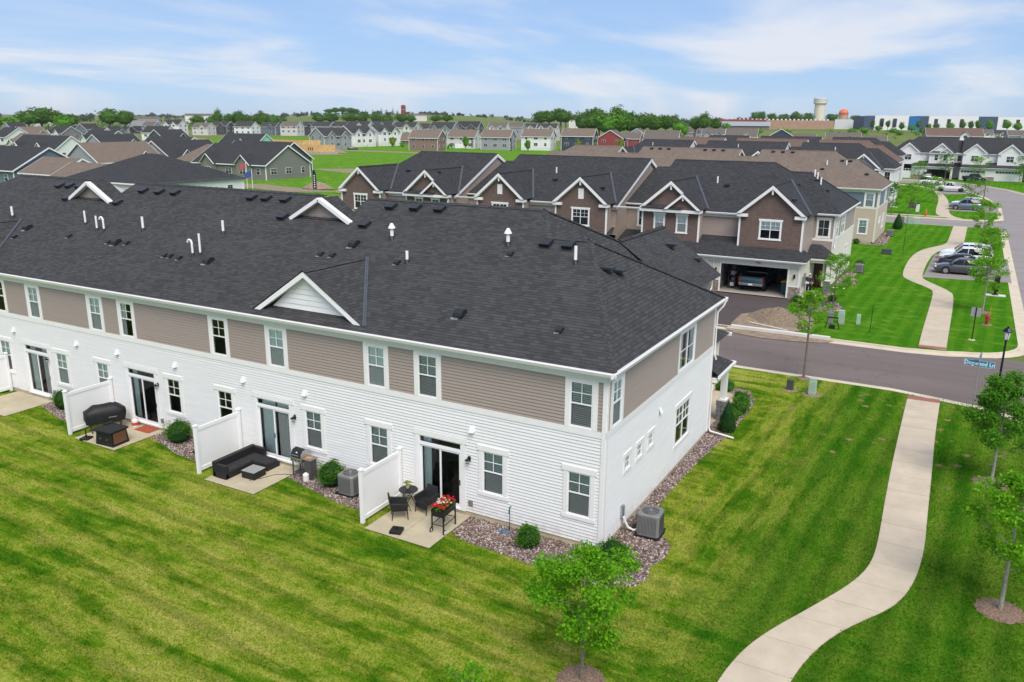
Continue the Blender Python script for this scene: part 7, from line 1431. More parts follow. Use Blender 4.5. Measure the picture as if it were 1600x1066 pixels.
def house(x, y, zb, w, d, he, hr, ang, wall, roof, ex, label, hip=0., name='house', wins=True, trim='trim_white', garage=None, ov=.45, drop=4.):
    T = thing(name, label, 'house', (x, y, zb), R(ang)); rot = Matrix.Rotation(R(ang), 3, 'Z'); view = rot.inverted() @ (CAMP-Vector((x, y, zb)))
    X, Y = w/2, d/2; sl = (hr-he)/(Y)
    m = MB()
    for s in (-1, 1): m.poly([(-X, s*Y, -drop), (X, s*Y, -drop), (X, s*Y, he), (-X, s*Y, he)])
    for s in (-1, 1): m.poly([(s*X, -Y, -drop), (s*X, Y, -drop), (s*X, Y, he)]+([] if hip else [(s*X, 0, hr-.05)])+[(s*X, -Y, he)])
    m.build('wall', wall, T)
    r = MB(); xr = X+ov*(.8 if not hip else 0)-hip; ye, ze = Y+ov, he-ov*sl
    for s in (-1, 1):
        if hip: r.poly(newell_up([(-X-ov, s*ye, ze), (X+ov, s*ye, ze), (xr, 0, hr), (-xr, 0, hr)]))
        else: r.poly(newell_up([(-xr, s*ye, ze), (xr, s*ye, ze), (xr, 0, hr), (-xr, 0, hr)]))
    if hip:
        for s in (-1, 1): r.poly(newell_up([(s*(X+ov), -ye, ze), (s*(X+ov), ye, ze), (s*xr, 0, hr)]))
    gs = []; fs = -1 if view.y < 0 else 1
    if ex == 'g': gs = [(X*.35, min(5., w*.38))]
    elif ex == 'gg': gs = [(-X*.52, min(4.4, w*.32)), (X*.45, min(4.4, w*.32))]
    f = MB(); gm = MB(); tr = MB()
    for gx_, gw in gs:
        ga = he+gw*.5*.9; gz = min(ga, hr-.2); yb = (hr-gz)/sl; yo = Y+.7
        for s in (-1, 1): r.poly(newell_up([(gx_, fs*(yo+.4), gz), (gx_+s*(gw/2+.3), fs*(yo+.4), he-.25), (gx_+s*(gw/2+.3), fs*(Y-.3), he-.25), (gx_, fs*yb, gz)]))
        gm.poly([(gx_-gw/2, fs*yo, -drop), (gx_+gw/2, fs*yo, -drop), (gx_+gw/2, fs*yo, he), (gx_, fs*yo, gz-.08), (gx_-gw/2, fs*yo, he)])
        for s in (-1, 1):
            gm.poly([(gx_+s*gw/2, fs*yo, -drop), (gx_+s*gw/2, fs*Y, -drop), (gx_+s*gw/2, fs*Y, he), (gx_+s*gw/2, fs*yo, he)])
            tr.beam((gx_, fs*(yo+.42), gz-.12), (gx_+s*(gw/2+.3), fs*(yo+.42), he-.36), .06, .28, up=(0, 1, 0))
    r.build('roof', roof, T, uv=True)
    if gs: gm.build('front_gable', wall if wall != 'siding_pebble' else 'siding_white', T)
    for s in (-1, 1):
        if not hip:
            for q in (-1, 1): tr.beam((s*(xr+.01), 0, hr-.14), (s*(xr+.01), q*ye, ze-.14), .06, .26)
        tr.beam((-X-ov*.8, s*(ye+.02), ze-.08), (X+ov*.8, s*(ye+.02), ze-.08), .06, .2)
        for q in (-1, 1): tr.box(q*(X+.01)-.08, s*(Y+.01)-.08, -drop, q*(X+.01)+.08, s*(Y+.01)+.08, he-.05)
    tr.build('trim', trim, T)
    if wins:
        lv = [1.1, 3.9] if he > 4.4 else [1.0]
        for F, lo, hi, n in ((WF((0, fs*Y, 0), (1, 0, 0), (0, fs, 0)), -X, X, max(2, int(w/4.2))), (WF((math.copysign(X, view.x), 0, 0), (0, 1, 0), (math.copysign(1, view.x), 0, 0)), -Y, Y, max(1, int(d/4.5)))):
            for z in lv:
                for k in range(n):
                    u = lo+(hi-lo)*(k+.5)/n
                    if z == 1.1 and k == 0 and garage: continue
                    hit_ = next((g_ for g_ in gs if F.n.y and abs(u-g_[0]) < g_[1]/2+.5), None)
                    o_ = .78 if hit_ else .06; uu = hit_[0] if hit_ else u
                    ww = .55 if rnd.random() < .5 else .9
                    window(T, F, uu-ww, uu+ww, z, z+1.35, wide=ww > .8, detail=0, base=o_)
    return T
for a in HOUSES: house(*a)
house(-164.5, 78.4, 0, 25, 15, 3.3, 7.3, 0, 'siding_slate', 'shingle_black', '', 'blue slate gabled house with long dark roof at the left')
house(-140.8, 74.0, -.1, 11, 10, 3.35, 5.9, 0, 'siding_ivory', 'shingle_brown', '', 'ivory house with brown roof beside the blue slate house')
house(-123.6, 68.2, -.1, 11, 9.6, 3.3, 5.7, 0, 'siding_ivory', 'shingle_brown', '', 'ivory house with brown roof half behind the black hip roof')
house(-105.8, 66.5, .6, 21, 17.2, 3.4, 7.1, 0, 'siding_white', 'shingle_black', '', 'white single storey house under a broad black hip roof', hip=9.0)
house(-247, 138, 0, 24, 11.4, 3.3, 7.3, 0, 'siding_white', 'shingle_black', 'gg', 'white gable ended house with long black roof at the left')
house(-176, 110, 0, 18, 13, 3.0, 7.2, 90, 'siding_grey', 'shingle_brown', 'g', 'brown roofed house with a small front gable, left')
house(-177, 131, 0, 18, 13, 3.2, 7.3, 90, 'siding_grey', 'shingle_black', 'gg', 'grey gabled house with black roof left of the hip roof')
house(-160, 141, 0, 12, 11, 3.2, 6.6, 0, 'siding_tan', 'shingle_black', '', 'tan gabled house with black roof behind the hip roof')
house(-158, 126, 0, 15, 14, 3.0, 6.8, 90, 'siding_white', 'shingle_brown', 'g', 'brown hip roofed house with porch columns', hip=4.5)
house(-139.5, 119.4, 0, 23, 14, 3.35, 7.35, 0, 'siding_olive', 'shingle_black', 'gg', 'dark grey gabled house with white front gables by the flagpoles')
house(-152, 136, 0, 20, 13, 3.3, 7.4, 0, 'siding_charcoal', 'shingle_black', '', 'black roofed house directly behind the grey gabled house')
house(-236, 210, 0, 20, 11, 3.2, 7.2, 0, 'sheathing_green', 'shingle_black', 'g', 'unfinished house with pale green sheathing gable')
house(-196, 92, 0, 13, 11, 3.3, 6.6, 0, 'siding_ivory', 'shingle_brown', 'g', 'brown roofed house behind the blue slate house')
house(-214, 158, 0, 20, 12, 3.3, 7.2, 0, 'siding_white', 'shingle_black', 'gg', 'long black roofed house in the middle of the left cluster')
house(-262, 172, 0, 16, 12, 3.2, 7.0, 90, 'siding_grey', 'shingle_black', 'g', 'grey gable end deep in the left cluster')
house(-285, 158, 0, 18, 12, 3.2, 7.0, 0, 'siding_ivory', 'shingle_brown', 'gg', 'brown roofed house with two front gables, far left cluster')
house(-318, 208, 0, 18, 12, 3.2, 7.2, 0, 'siding_pebble', 'shingle_black', 'gg', 'dark roofed house with white dormers below the paired trees')
house(-330, 250, 0, 15, 12, 3.2, 7.2, 90, 'siding_charcoal', 'shingle_black', 'g', 'charcoal gable end below the paired trees')
house(-58, 250, 0, 22, 12, 3.0, 6.0, 20, 'siding_beige', 'shingle_brown', '', 'brown roofed house behind the second roof of the brown row')
# unfinished plywood frame
T = thing('plywood_frame', 'raw plywood house frame under construction beyond the meadow', 'building', (-228, 226, 0), R(-8)); P0 = [(-17, 0), (9, 0), (9, 9), (-17, 9)]
def ply_wall(a, b, h0, h1):
    n = max(1, int(math.hypot(b[0]-a[0], b[1]-a[1])/1.22)); d = Vector((b[0]-a[0], b[1]-a[1]))/n
    for k in range(n):
        p = Vector(a)+d*k; q = Vector(a)+d*(k+.97); nn = Vector((d.y, -d.x)).normalized()*.08; m = MB(); m.hexa([(p.x, p.y, h0), (q.x, q.y, h0), (q.x+nn.x, q.y+nn.y, h0), (p.x+nn.x, p.y+nn.y, h0), (p.x, p.y, h1), (q.x, q.y, h1), (q.x+nn.x, q.y+nn.y, h1), (p.x+nn.x, p.y+nn.y, h1)]); m.build('plywood_sheet', 'plywood', T)
ply_wall((-17, 0), (6, 0), .6, 4.6); ply_wall((6, -1.5), (18, -1.5), .6, 3.2); ply_wall((18, -1.5), (18, 6), .6, 3.2); ply_wall((6, 0), (6, 9), 2.6, 4.6)
m = MB(); m.box(-17.2, -.3, -.2, 6.2, 9, .58); m.box(5.8, -1.8, -.2, 18.3, 7, .58); m.build('foundation', 'concrete_floor', T); m = MB()
for x in (11, 12.2, 13.4): m.box(x, -1.62, 1.0, x+.5, -1.6, 2.2)
m.build('opening', 'interior_dark', T)['kind'] = 'stuff'
# white fence by the middle houses
T = thing('white_fence', 'long white vinyl fence in the middle distance', 'fence', (-202.7, 304.1, 0)); A_, B_, C_ = Vector((0, 0)), Vector((12.3, 35.3)), Vector((-27, 62))
for p, q in ((A_, B_), (A_, C_)):
    n = int((q-p).length/2.4)
    for k in range(n):
        a, b = p.lerp(q, k/n), p.lerp(q, (k+.97)/n); m = MB(); m.beam((a.x, a.y, 1.1), (b.x, b.y, 1.1), .08, 2.1); m.build('panel', 'vinyl_white', T)
    for k in range(n+1): a = p.lerp(q, k/n); m = MB(); m.box(a.x-.08, a.y-.08, 0, a.x+.08, a.y+.08, 2.3); m.build('post', 'vinyl_white', T)
# ---------------------------------------------------------------- water tower, dome, depot, white and blue building, farm
T = thing('water_tower', 'cream water tower with wide grey band on the horizon', 'water tower', (-202, 1285, 0)); m = MB(); m.lathe([(8.6, -5), (7.6, 8), (7.4, 36.8), (9.0, 38.2)], (0, 0, 0), 28); m.build('shaft', 'tower_cream', T); m = MB(); m.lathe([(9.0, 38.2), (9.4, 38.8), (9.4, 45.4), (9.0, 46.0), (2, 46.5)], (0, 0, 0), 28); bo = m.build('bowl', 'tower_cream', T); m = MB(); m.lathe([(9.5, 41.6), (9.5, 45.2)], (0, 0, 0), 28); m.build('band', 'tower_grey', bo)
m = MB()
for k in range(28): a = k*6.283/28; m.tube([(9.2*math.cos(a), 9.2*math.sin(a), 45.8), (9.2*math.cos(a), 9.2*math.sin(a), 47.0)], .12, 4)
m.build('railing', 'tower_grey', T)['kind'] = 'stuff'
T = thing('dome_tower', 'round tower with an orange dome on the horizon', 'tower', (-111, 861, 0)); m = MB(); m.lathe([(4.4, -2), (4.4, 20.4)], (0, 0, 0), 20); m.build('drum', 'brick_tan', T); m = MB(); m.lathe([(4.6, 20.4), (4.55, 21.8), (3.9, 23.4), (2.4, 24.7), (.3, 25.2)], (0, 0, 0), 20); m.build('dome', 'dome_orange', T, smooth=True); m = MB(); m.box(-6, -9, -2, 9, -3, 15.5); m.box(9, -8, -2, 14, 2, 15); m.build('annex', 'panel_white', T)
T = thing('depot', 'long tan brick depot below the water tower', 'building', (-160, 806, 0), R(29)); m = MB(); m.box(-50, 0, -3, 52, 40, 14.2); m.build('wall', 'brick_tan', T)
for k in range(24): m = MB(); m.box(-46+k*4, 2, 14.2, -44.6+k*4, 4, 15.4); m.build('roof_unit', 'panel_white', T)
m = MB(); m.box(-70, -6, 8.6, -10, 20, 12.6); m.build('shed_roof', 'roof_metal', T); m = MB(); m.box(-69, -5, -3, -11, 18, 8.6); m.build('shed_wall', 'interior_mid', T); m = MB(); m.box(-68, -4, 12.6, -14, 18, 14.6); m.build('upper_roof', 'barn_red', T)
T = thing('commercial_building', 'long white and blue commercial building on the horizon', 'building', (-33, 852, 0), R(29)); u = -62
for k, (w, mt, h) in enumerate(((10, 'panel_navy', 18.5), (32, 'panel_white', 19.2), (10, 'panel_blue', 18), (8, 'panel_navy', 18.8), (46, 'panel_white', 19.2), (18, 'panel_navy', 19), (32, 'panel_white', 18.8), (14, 'panel_navy', 18.6), (3, 'panel_blue', 18), (8, 'tarp_orange', 11))):
    m = MB(); m.box(u, (k % 2)*.8, -3, u+w-.01, 24, h); wl_ = m.build('wall', mt, T)
    if mt == 'panel_white':
        for q in range(int(w/12)):
            m = MB(); m.box(u+5+q*12, -.1, 9, u+8.5+q*12, .0, 16.5); m.build('window', 'pane_dark', wl_)
    u += w
T = thing('silo', 'dark red silo on the hilltop', 'silo', (-705, 948, 10)); m = MB(); m.lathe([(3.3, 0), (3.3, 19), (2.4, 20.3), (.3, 20.8)], (0, 0, 0), 16); m.build('shell', 'barn_red', T); m = MB(); m.lathe([(3.4, 14), (3.4, 14.6)], (0, 0, 0), 16); m.build('hoop', 'galvanised', T)
for k, (x, y, zb, w, h, mt, lb) in enumerate(((-690, 962, 13, 22, 6, 'siding_ivory', 'pale barn right of the hilltop silo'), (-1190, 1010, 8, 46, 9, 'siding_white', 'white farm shed on the far left ridge'), (-1240, 1040, 8, 30, 9, 'siding_grey', 'grey farm building on the far left ridge'), (-905, 560, 2, 44, 9, 'siding_white', 'white farm buildings beyond the left trees'), (-860, 640, 4, 40, 8, 'siding_grey', 'grey farm shed with metal roof beyond the left trees'))): house(x, y, zb, w, 14, h*.6, h, 45, mt, 'shingle_taupe', '', lb, name='farm_building', wins=False, drop=14)
# ---------------------------------------------------------------- trees in the distance
TREES = [
    (-642.2, 372.4, 3.2, 13.5, 17.0, 'leaf_far', 'round', 'broad dark tree of the far left clump', 'trees at the far left'),
    (-643.4, 383.5, 3.1, 16.9, 20.3, 'leaf_far', 'round', 'tallest broad tree of the far left clump', 'trees at the far left'),
    (-642.6, 395.8, 3.0, 13.9, 15.5, 'leaf_far', 'round', 'broad dark tree of the far left clump', 'trees at the far left'),
    (-671.6, 427.0, 2.5, 11.6, 14.2, 'leaf_far', 'round', 'smaller tree right of the far left clump', 'trees at the far left'),
    (-549.8, 376.5, 4.3, 14.5, 15.0, 'leaf_far', 'round', 'left one of the paired round trees above the dark roofs', 'trees at the far left'),
    (-558.2, 395.4, 4.1, 13.1, 13.6, 'leaf_far', 'round', 'right one of the paired round trees above the dark roofs', 'trees at the far left'),
    (-573.8, 315.8, 4.3, 7.2, 14.9, 'leaf_far_bright', 'round', 'bright yellow green tree at the far left edge', 'trees at the far left'),
    (-539.8, 334.1, 2.6, 10.6, 13.1, 'leaf_far_bright', 'round', 'bright tree under the far left clump', 'trees at the far left'),
    (-525.8, 437.1, 4.3, 10.6, 13.0, 'leaf_far', 'round', 'round tree behind the far house row', 'trees behind the far house row'),
    (-513.1, 444.2, 4.4, 15.9, 9.0, 'leaf_far', 'round', 'round tree behind the far house row', 'trees behind the far house row'),
    (-504.7, 448.8, 4.5, 11.6, 13.0, 'leaf_far', 'round', 'round tree behind the far house row', 'trees behind the far house row'),
    (-498.6, 452.2, 4.6, 14.0, 12.0, 'leaf_far', 'round', 'round tree behind the far house row', 'trees behind the far house row'),
    (-490.5, 456.1, 2.7, 11.6, 15.0, 'leaf_far', 'round', 'round tree behind the far house row', 'trees behind the far house row'),
    (-481.7, 461.0, 2.8, 15.9, 13.0, 'leaf_far', 'round', 'round tree behind the far house row', 'trees behind the far house row'),
    (-474.6, 464.6, 1.9, 14.5, 13.0, 'leaf_far', 'round', 'round tree behind the far house row', 'trees behind the far house row'),
    (-469.3, 467.6, 2.0, 12.1, 11.0, 'leaf_far', 'round', 'round tree behind the far house row', 'trees behind the far house row'),
    (-515.1, 442.7, 3.5, 10.6, 15.0, 'leaf_far', 'round', 'round tree behind the far house row', 'trees behind the far house row'),
    (-537.7, 502.7, 8.1, 9.5, 4.4, 'leaf_conifer', 'cone', 'pointed conifer behind the far house row', 'trees behind the far house row'),
    (-528.8, 578.3, 7.0, 9.8, 15.5, 'leaf_far', 'round', 'rounded tree of the grove under the field hill', 'grove under the field hill'),
    (-519.4, 583.5, 7.1, 10.3, 17.8, 'leaf_far', 'round', 'rounded tree of the grove under the field hill', 'grove under the field hill'),
    (-503.7, 591.9, 6.1, 12.0, 17.8, 'leaf_far', 'round', 'rounded tree of the grove under the field hill', 'grove under the field hill'),
    (-494.3, 597.1, 6.2, 12.3, 15.5, 'leaf_far', 'round', 'rounded tree of the grove under the field hill', 'grove under the field hill'),
    (-482.9, 603.5, 6.3, 12.0, 14.3, 'leaf_far', 'round', 'rounded tree of the grove under the field hill', 'grove under the field hill'),
    (-473.6, 608.7, 6.4, 10.3, 15.5, 'leaf_far', 'round', 'rounded tree of the grove under the field hill', 'grove under the field hill'),
    (-462.3, 615.3, 7.6, 9.8, 14.3, 'leaf_far', 'round', 'rounded tree of the grove under the field hill', 'grove under the field hill'),
    (-455.0, 619.3, 7.7, 9.2, 10.7, 'leaf_far', 'round', 'rounded tree of the grove under the field hill', 'grove under the field hill'),
    (-476.4, 606.4, 4.1, 9.8, 9.5, 'leaf_far', 'round', 'rounded tree of the grove under the field hill', 'grove under the field hill'),
    (-865.7, 975.8, 18.0, 7.5, 15.6, 'leaf_far', 'round', 'tree of the dark wood on the hilltop', 'wood on the hilltop'),
    (-857.1, 980.5, 18.0, 9.4, 17.6, 'leaf_far', 'round', 'tree of the dark wood on the hilltop', 'wood on the hilltop'),
    (-846.9, 986.2, 18.1, 10.9, 17.6, 'leaf_far', 'round', 'tree of the dark wood on the hilltop', 'wood on the hilltop'),
    (-836.6, 991.9, 18.2, 9.4, 17.6, 'leaf_far', 'round', 'tree of the dark wood on the hilltop', 'wood on the hilltop'),
    (-829.8, 995.7, 18.3, 7.5, 13.7, 'leaf_far', 'round', 'tree of the dark wood on the hilltop', 'wood on the hilltop'),
    (-716.9, 879.9, 16.2, 8.7, 6.0, 'leaf_conifer', 'cone', 'pointed conifer on the hilltop', 'conifers on the hilltop'),
    (-708.6, 884.5, 16.3, 9.1, 6.9, 'leaf_conifer', 'cone', 'pointed conifer on the hilltop', 'conifers on the hilltop'),
    (-703.3, 887.4, 16.3, 7.5, 6.0, 'leaf_conifer', 'cone', 'pointed conifer on the hilltop', 'conifers on the hilltop'),
    (-698.8, 889.9, 16.4, 11.6, 6.9, 'leaf_conifer', 'cone', 'pointed conifer on the hilltop', 'conifers on the hilltop'),
    (-692.8, 893.2, 16.4, 9.5, 6.9, 'leaf_conifer', 'cone', 'pointed conifer on the hilltop', 'conifers on the hilltop'),
    (-685.3, 897.4, 16.5, 11.2, 6.9, 'leaf_conifer', 'cone', 'pointed conifer on the hilltop', 'conifers on the hilltop'),
    (-680.0, 900.3, 16.6, 8.3, 5.2, 'leaf_conifer', 'cone', 'pointed conifer on the hilltop', 'conifers on the hilltop'),
    (-412.0, 596.2, 9.3, 6.5, 12.4, 'leaf_far', 'round', 'left one of two round trees below the field', None),
    (-403.2, 601.1, 9.4, 7.6, 12.4, 'leaf_far', 'round', 'right one of two round trees below the field', None),
    (-292.3, 567.4, 8.6, 11.1, 13.0, 'leaf_far', 'round', 'large tree of the clump left of the white farmhouse', 'clump left of the white farmhouse'),
    (-287.1, 570.3, 8.6, 12.1, 14.0, 'leaf_far', 'round', 'large tree of the clump left of the white farmhouse', 'clump left of the white farmhouse'),
    (-279.2, 574.7, 8.7, 13.3, 15.0, 'leaf_far', 'round', 'large tree of the clump left of the white farmhouse', 'clump left of the white farmhouse'),
    (-275.7, 576.7, 8.7, 11.6, 10.0, 'leaf_far', 'round', 'large tree of the clump left of the white farmhouse', 'clump left of the white farmhouse'),
    (-212.3, 468.2, 4.2, 14.9, 11.4, 'leaf_far', 'round', 'large tree of the green clump behind the red house', 'green clump behind the red house'),
    (-206.5, 471.2, 3.5, 17.3, 14.6, 'leaf_far', 'round', 'large tree of the green clump behind the red house', 'green clump behind the red house'),
    (-203.1, 473.3, 4.3, 17.3, 12.2, 'leaf_far', 'round', 'large tree of the green clump behind the red house', 'green clump behind the red house'),
    (-193.3, 479.2, 6.0, 17.5, 8.9, 'leaf_far', 'round', 'large tree of the green clump behind the red house', 'green clump behind the red house'),
    (-197.8, 475.6, 2.0, 16.9, 19.5, 'leaf_far_bright', 'round', 'large tree of the green clump behind the red house', 'green clump behind the red house'),
    (-191.5, 479.3, 2.9, 17.3, 16.3, 'leaf_far_bright', 'round', 'large tree of the green clump behind the red house', 'green clump behind the red house'),
    (-185.5, 482.8, 3.7, 14.9, 16.3, 'leaf_far', 'round', 'large tree of the green clump behind the red house', 'green clump behind the red house'),
    (-179.3, 486.6, 4.6, 13.9, 11.4, 'leaf_far', 'round', 'large tree of the green clump behind the red house', 'green clump behind the red house'),
    (-172.5, 490.3, 4.6, 13.0, 13.8, 'leaf_far', 'round', 'large tree of the green clump behind the red house', 'green clump behind the red house'),
    (-166.2, 494.1, 5.5, 12.6, 11.4, 'leaf_far', 'round', 'large tree of the green clump behind the red house', 'green clump behind the red house'),
    (-162.1, 496.6, 6.3, 11.0, 8.1, 'leaf_far', 'round', 'large tree of the green clump behind the red house', 'green clump behind the red house'),
    (-142.1, 448.0, 4.9, 8.5, 9.6, 'leaf_far_bright', 'round', 'bright tree beside the beige house', None),
    (-139.6, 485.2, 6.0, 13.0, 11.0, 'leaf_far', 'round', 'tall dark tree above the grey house', None),
    (-145.3, 488.0, 5.9, 10.7, 9.5, 'leaf_far', 'round', 'dark tree left of the tall one above the grey house', None),
    (-134.3, 494.3, 6.7, 9.1, 10.3, 'leaf_far', 'round', 'dark tree right of the tall one above the grey house', None),
    (-121.5, 471.5, 5.7, 6.9, 6.0, 'leaf_far_bright', 'round', 'small bright tree by the ivory house', None),
    (-136.3, 439.2, 4.4, 6.2, 5.0, 'leaf_far_bright', 'round', 'small bright tree between the beige and grey houses', None),
    (-233.9, 1026.7, 11.0, 14.3, 14.1, 'leaf_far', 'round', 'dark tree of the belt behind the depot', 'belt behind the depot'),
    (-227.0, 1030.5, 11.1, 14.7, 12.5, 'leaf_far', 'round', 'dark tree of the belt behind the depot', 'belt behind the depot'),
    (-216.1, 1036.6, 11.2, 12.1, 15.6, 'leaf_far', 'round', 'dark tree of the belt behind the depot', 'belt behind the depot'),
    (-203.8, 1043.5, 11.3, 11.3, 17.2, 'leaf_far', 'round', 'dark tree of the belt behind the depot', 'belt behind the depot'),
    (-191.5, 1050.3, 11.4, 13.6, 20.3, 'leaf_far', 'round', 'dark tree of the belt behind the depot', 'belt behind the depot'),
    (-177.8, 1057.9, 11.6, 12.1, 17.2, 'leaf_far', 'round', 'dark tree of the belt behind the depot', 'belt behind the depot'),
    (-151.8, 1072.3, 11.8, 11.3, 17.2, 'leaf_far', 'round', 'dark tree of the belt behind the depot', 'belt behind the depot'),
    (-126.9, 1085.5, 9.8, 12.1, 15.6, 'leaf_far', 'round', 'dark tree of the belt behind the depot', 'belt behind the depot'),
    (-66.1, 692.2, 7.9, 7.2, 5.0, 'leaf_far', 'round', 'small green tree before the white and blue building', 'trees before the white and blue building'),
    (-61.5, 694.2, 6.0, 4.8, 7.0, 'leaf_far_bright', 'round', 'small green tree before the white and blue building', 'trees before the white and blue building'),
    (-55.2, 698.3, 8.0, 7.2, 4.5, 'leaf_far', 'round', 'small green tree before the white and blue building', 'trees before the white and blue building'),
    (-45.8, 703.1, 6.7, 7.2, 6.0, 'leaf_far', 'round', 'small green tree before the white and blue building', 'trees before the white and blue building'),
    (-38.7, 706.8, 6.2, 5.3, 7.0, 'leaf_far_bright', 'round', 'small green tree before the white and blue building', 'trees before the white and blue building'),
    (-34.6, 709.7, 8.2, 7.0, 5.5, 'leaf_far', 'round', 'small green tree before the white and blue building', 'trees before the white and blue building'),
    (-27.5, 713.4, 7.3, 5.8, 6.0, 'leaf_far', 'round', 'small green tree before the white and blue building', 'trees before the white and blue building'),
    (-22.2, 716.3, 7.4, 5.8, 6.0, 'leaf_far', 'round', 'small green tree before the white and blue building', 'trees before the white and blue building'),
    (-12.5, 721.5, 7.0, 6.8, 7.0, 'leaf_far_bright', 'round', 'small green tree before the white and blue building', 'trees before the white and blue building'),
    (-4.3, 726.3, 7.6, 7.7, 6.0, 'leaf_far', 'round', 'small green tree before the white and blue building', 'trees before the white and blue building'),
    (1.4, 729.4, 7.6, 7.7, 6.0, 'leaf_far', 'round', 'small green tree before the white and blue building', 'trees before the white and blue building'),
    (6.2, 732.1, 7.7, 8.2, 6.0, 'leaf_far', 'round', 'small green tree before the white and blue building', 'trees before the white and blue building'),
    (14.2, 736.3, 6.8, 9.4, 8.0, 'leaf_far_bright', 'round', 'small green tree before the white and blue building', 'trees before the white and blue building'),
    (26.3, 743.3, 7.9, 8.2, 8.0, 'leaf_far_bright', 'round', 'small green tree before the white and blue building', 'trees before the white and blue building'),
    (33.9, 747.2, 7.0, 6.8, 9.0, 'leaf_far_bright', 'round', 'small green tree before the white and blue building', 'trees before the white and blue building'),
    (-70.8, 688.4, 4.0, 5.8, 9.0, 'leaf_far_bright', 'round', 'small green tree before the white and blue building', 'trees before the white and blue building'),
    (-51.0, 699.1, 3.2, 6.3, 8.0, 'leaf_far_bright', 'round', 'small green tree before the white and blue building', 'trees before the white and blue building'),
    (-35.3, 706.9, 0.5, 6.8, 9.0, 'leaf_far_bright', 'round', 'small green tree before the white and blue building', 'trees before the white and blue building'),
    (-41.7, 703.1, -0.6, 6.8, 7.0, 'leaf_far_bright', 'round', 'small green tree before the white and blue building', 'trees before the white and blue building'),
    (-79.3, 683.1, 2.0, 6.8, 9.0, 'leaf_far_bright', 'round', 'small green tree before the white and blue building', 'trees before the white and blue building'),
    (4.4, 728.4, -1.1, 7.7, 7.0, 'leaf_far_bright', 'round', 'small green tree before the white and blue building', 'trees before the white and blue building'),
    (-31.2, 709.8, 2.5, 7.7, 6.0, 'leaf_far', 'round', 'small green tree before the white and blue building', 'trees before the white and blue building'),
]
def far_tree(x, y, z, h, w, mat, kind, label, grp, seed):
    if grp in ('green clump behind the red house', 'clump left of the white farmhouse', 'trees at the far left'): w *= 1.3
    rr = random.Random(seed); T = thing('conifer' if kind == 'cone' else 'tree', label, 'tree', (x, y, z), group=grp); m = MB(); m.tube([(0, 0, -6), (0, 0, h*.3), (.1*w*rr.uniform(-.5, .5), 0, h*.7)], [w*.035+.1, w*.03+.08, .06], 6)
    for k in range(5): a = k*1.3; m.tube([(0, 0, h*.3), (w*.28*math.cos(a), w*.28*math.sin(a), h*.62)], [w*.015+.05, .04], 4)
    m.build('trunk', 'bark', T); cl = []
    if kind == 'cone':
        for k in range(9): t_ = k/8; q = w*.5*(1-t_)+.15; cl.append((0, 0, h*(.12+.86*t_), q, q, h*.08))
    else:
        cl.append((0, 0, h*.55, w*.34, w*.34, h*.34))
        for k in range(15):
            a = rr.uniform(0, 6.28); e = rr.uniform(-.5, 1.3); cl.append((w*.34*math.cos(a)*math.cos(e), w*.34*math.sin(a)*math.cos(e), h*.55+h*.30*math.sin(e), w*rr.uniform(.13, .22), w*rr.uniform(.13, .22), h*rr.uniform(.11, .18)))
    n = 1000 if kind != 'cone' else 420
    leaf_cloud(cl, n, max(.45, w*.075), rr, shell=.6).build('crown', mat, T)
    if kind != 'cone':
        core = MB(); core.lathe([(w*.1, h*.2), (w*.30, h*.36), (w*.33, h*.58), (w*.2, h*.76), (.1, h*.82)], (0, 0, 0), 9); core.build('inner_crown', mat, T)
ORD = 'leftmost second third fourth fifth sixth seventh eighth ninth tenth eleventh twelfth thirteenth fourteenth fifteenth sixteenth seventeenth eighteenth nineteenth twentieth twenty-first twenty-second'.split()
SAME = {}
for a in sorted(TREES, key=lambda q: math.atan2(q[0]-9, q[1]+22)): SAME.setdefault(a[7], []).append(a)
for i, a in enumerate(TREES):
    a = list(a); q = SAME[a[7]]
    if len(q) > 1: k = q.index(TREES[i]); a[7] = ORD[k]+(' ' if k == 0 else ' from the left, ')+a[7]
    far_tree(*a, 300+i)
def woods(name, bearing0, bearing1, dist, n, hmin, hmax, mat, seed, label):
    rr = random.Random(seed); cl = []
    for k in range(n):
        b = R(rr.uniform(bearing0, bearing1)); d = dist*rr.uniform(.92, 1.1); x, y = 9+d*math.sin(b), -22+d*math.cos(b); z = hillz(x, y); h = rr.uniform(hmin, hmax); w = h*rr.uniform(.5, .9); cl.append((x, y, z+h*.45, w, w, h*.55))
    o = leaf_cloud(cl, n*46, dist*.0021, rr, shell=.5).build(name, mat); o['kind'] = 'stuff'; o['label'] = label
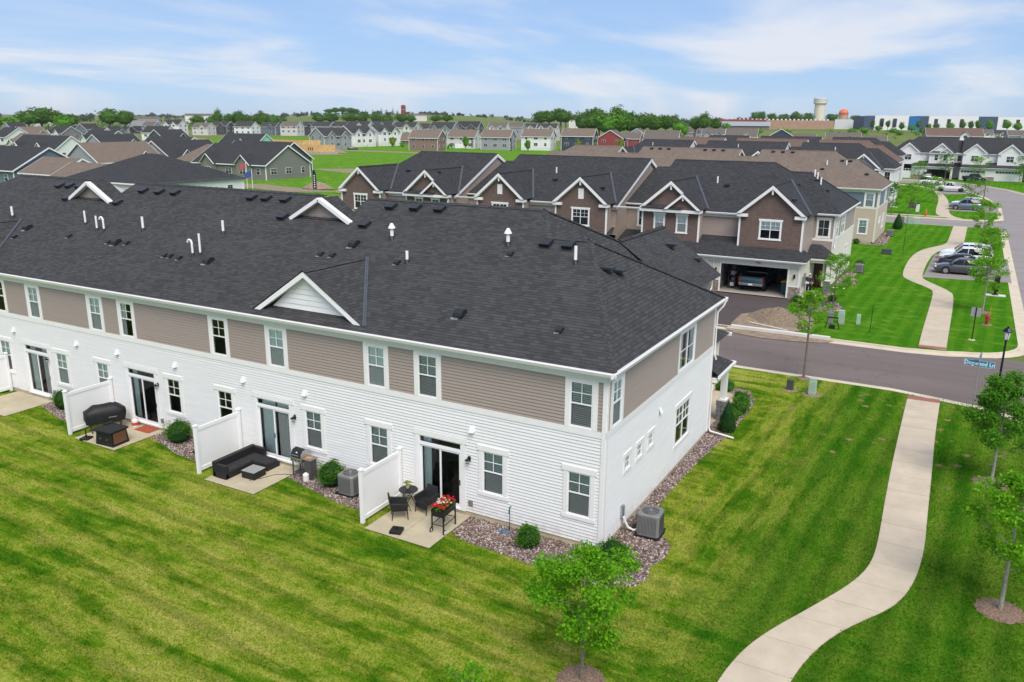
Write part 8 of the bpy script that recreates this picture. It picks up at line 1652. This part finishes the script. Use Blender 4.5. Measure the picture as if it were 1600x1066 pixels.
woods('woods', -64, -46, 900, 60, 5, 9, 'leaf_far', 1, 'wooded edge behind the left houses'); woods('woods', -64, -48, 1500, 90, 6, 12, 'leaf_hazed', 2, 'grey green wood on the left horizon'); woods('woods', -64, 6, 2900, 230, 6, 12, 'leaf_hazed', 3, 'hazy tree line along the horizon'); woods('woods', -18, 6, 1500, 150, 7, 13, 'leaf_hazed', 4, 'tree line behind the depot and white building')
woods('hedgerow', -20, 5, 640, 60, 2, 4, 'leaf_far_bright', 5, 'scrub on the green slope at the right'); woods('hedgerow', -47, -27, 1750, 60, 3, 6, 'leaf_hazed', 6, 'hedge line on top of the field hill')
woods('scrub', -46, -33, 420, 26, 1, 2.4, 'leaf_far_bright', 7, 'rough scrub along the meadow edge')
for i, (x, y, h, mt, lb) in enumerate(((-205, 292, 5, 'leaf_yellow', 'yellow green sapling left of the white fence'), (-194, 300, 6, 'leaf_far_bright', 'green sapling before the white fence'), (-235, 300, 5, 'leaf_yellow', 'yellow sapling by the grey porch house'), (-214, 300, 4.5, 'leaf_yellow', 'orange yellow sapling beside the gravel road'), (-146, 318, 5, 'leaf_yellow', 'yellow sapling near the navy house'), (-160, 296, 5, 'leaf_far_bright', 'green sapling right of the white fence'), (-131, 330, 5.5, 'leaf_yellow', 'yellow orange sapling before the red wing'), (-141, 322, 5, 'leaf_far_bright', 'green sapling before the navy house'), (-129, 113.5, 2.4, 'leaf_mid', 'narrow shrub tree at the grey gabled porch'))): far_tree(x, y, -.1, h, h*.6, mt, 'round', lb, None, 900+i)
# ---------------------------------------------------------------- haze
m = MB(); m.box(-11400, -11400, -30, 11400, 11400, 75); hz = m.build('haze', 'paper'); hz['kind'] = 'stuff'
hm = bpy.data.materials.new('haze_air'); hm.use_nodes = True; hm.node_tree.nodes.clear(); ho = hm.node_tree.nodes.new('ShaderNodeOutputMaterial'); hv = hm.node_tree.nodes.new('ShaderNodeVolumePrincipled')
hv.inputs['Color'].default_value = (.86, .92, 1, 1); hv.inputs['Density'].default_value = .000045; hm.node_tree.links.new(hv.outputs[0], ho.inputs['Volume']); hz.data.materials.clear(); hz.data.materials.append(hm)
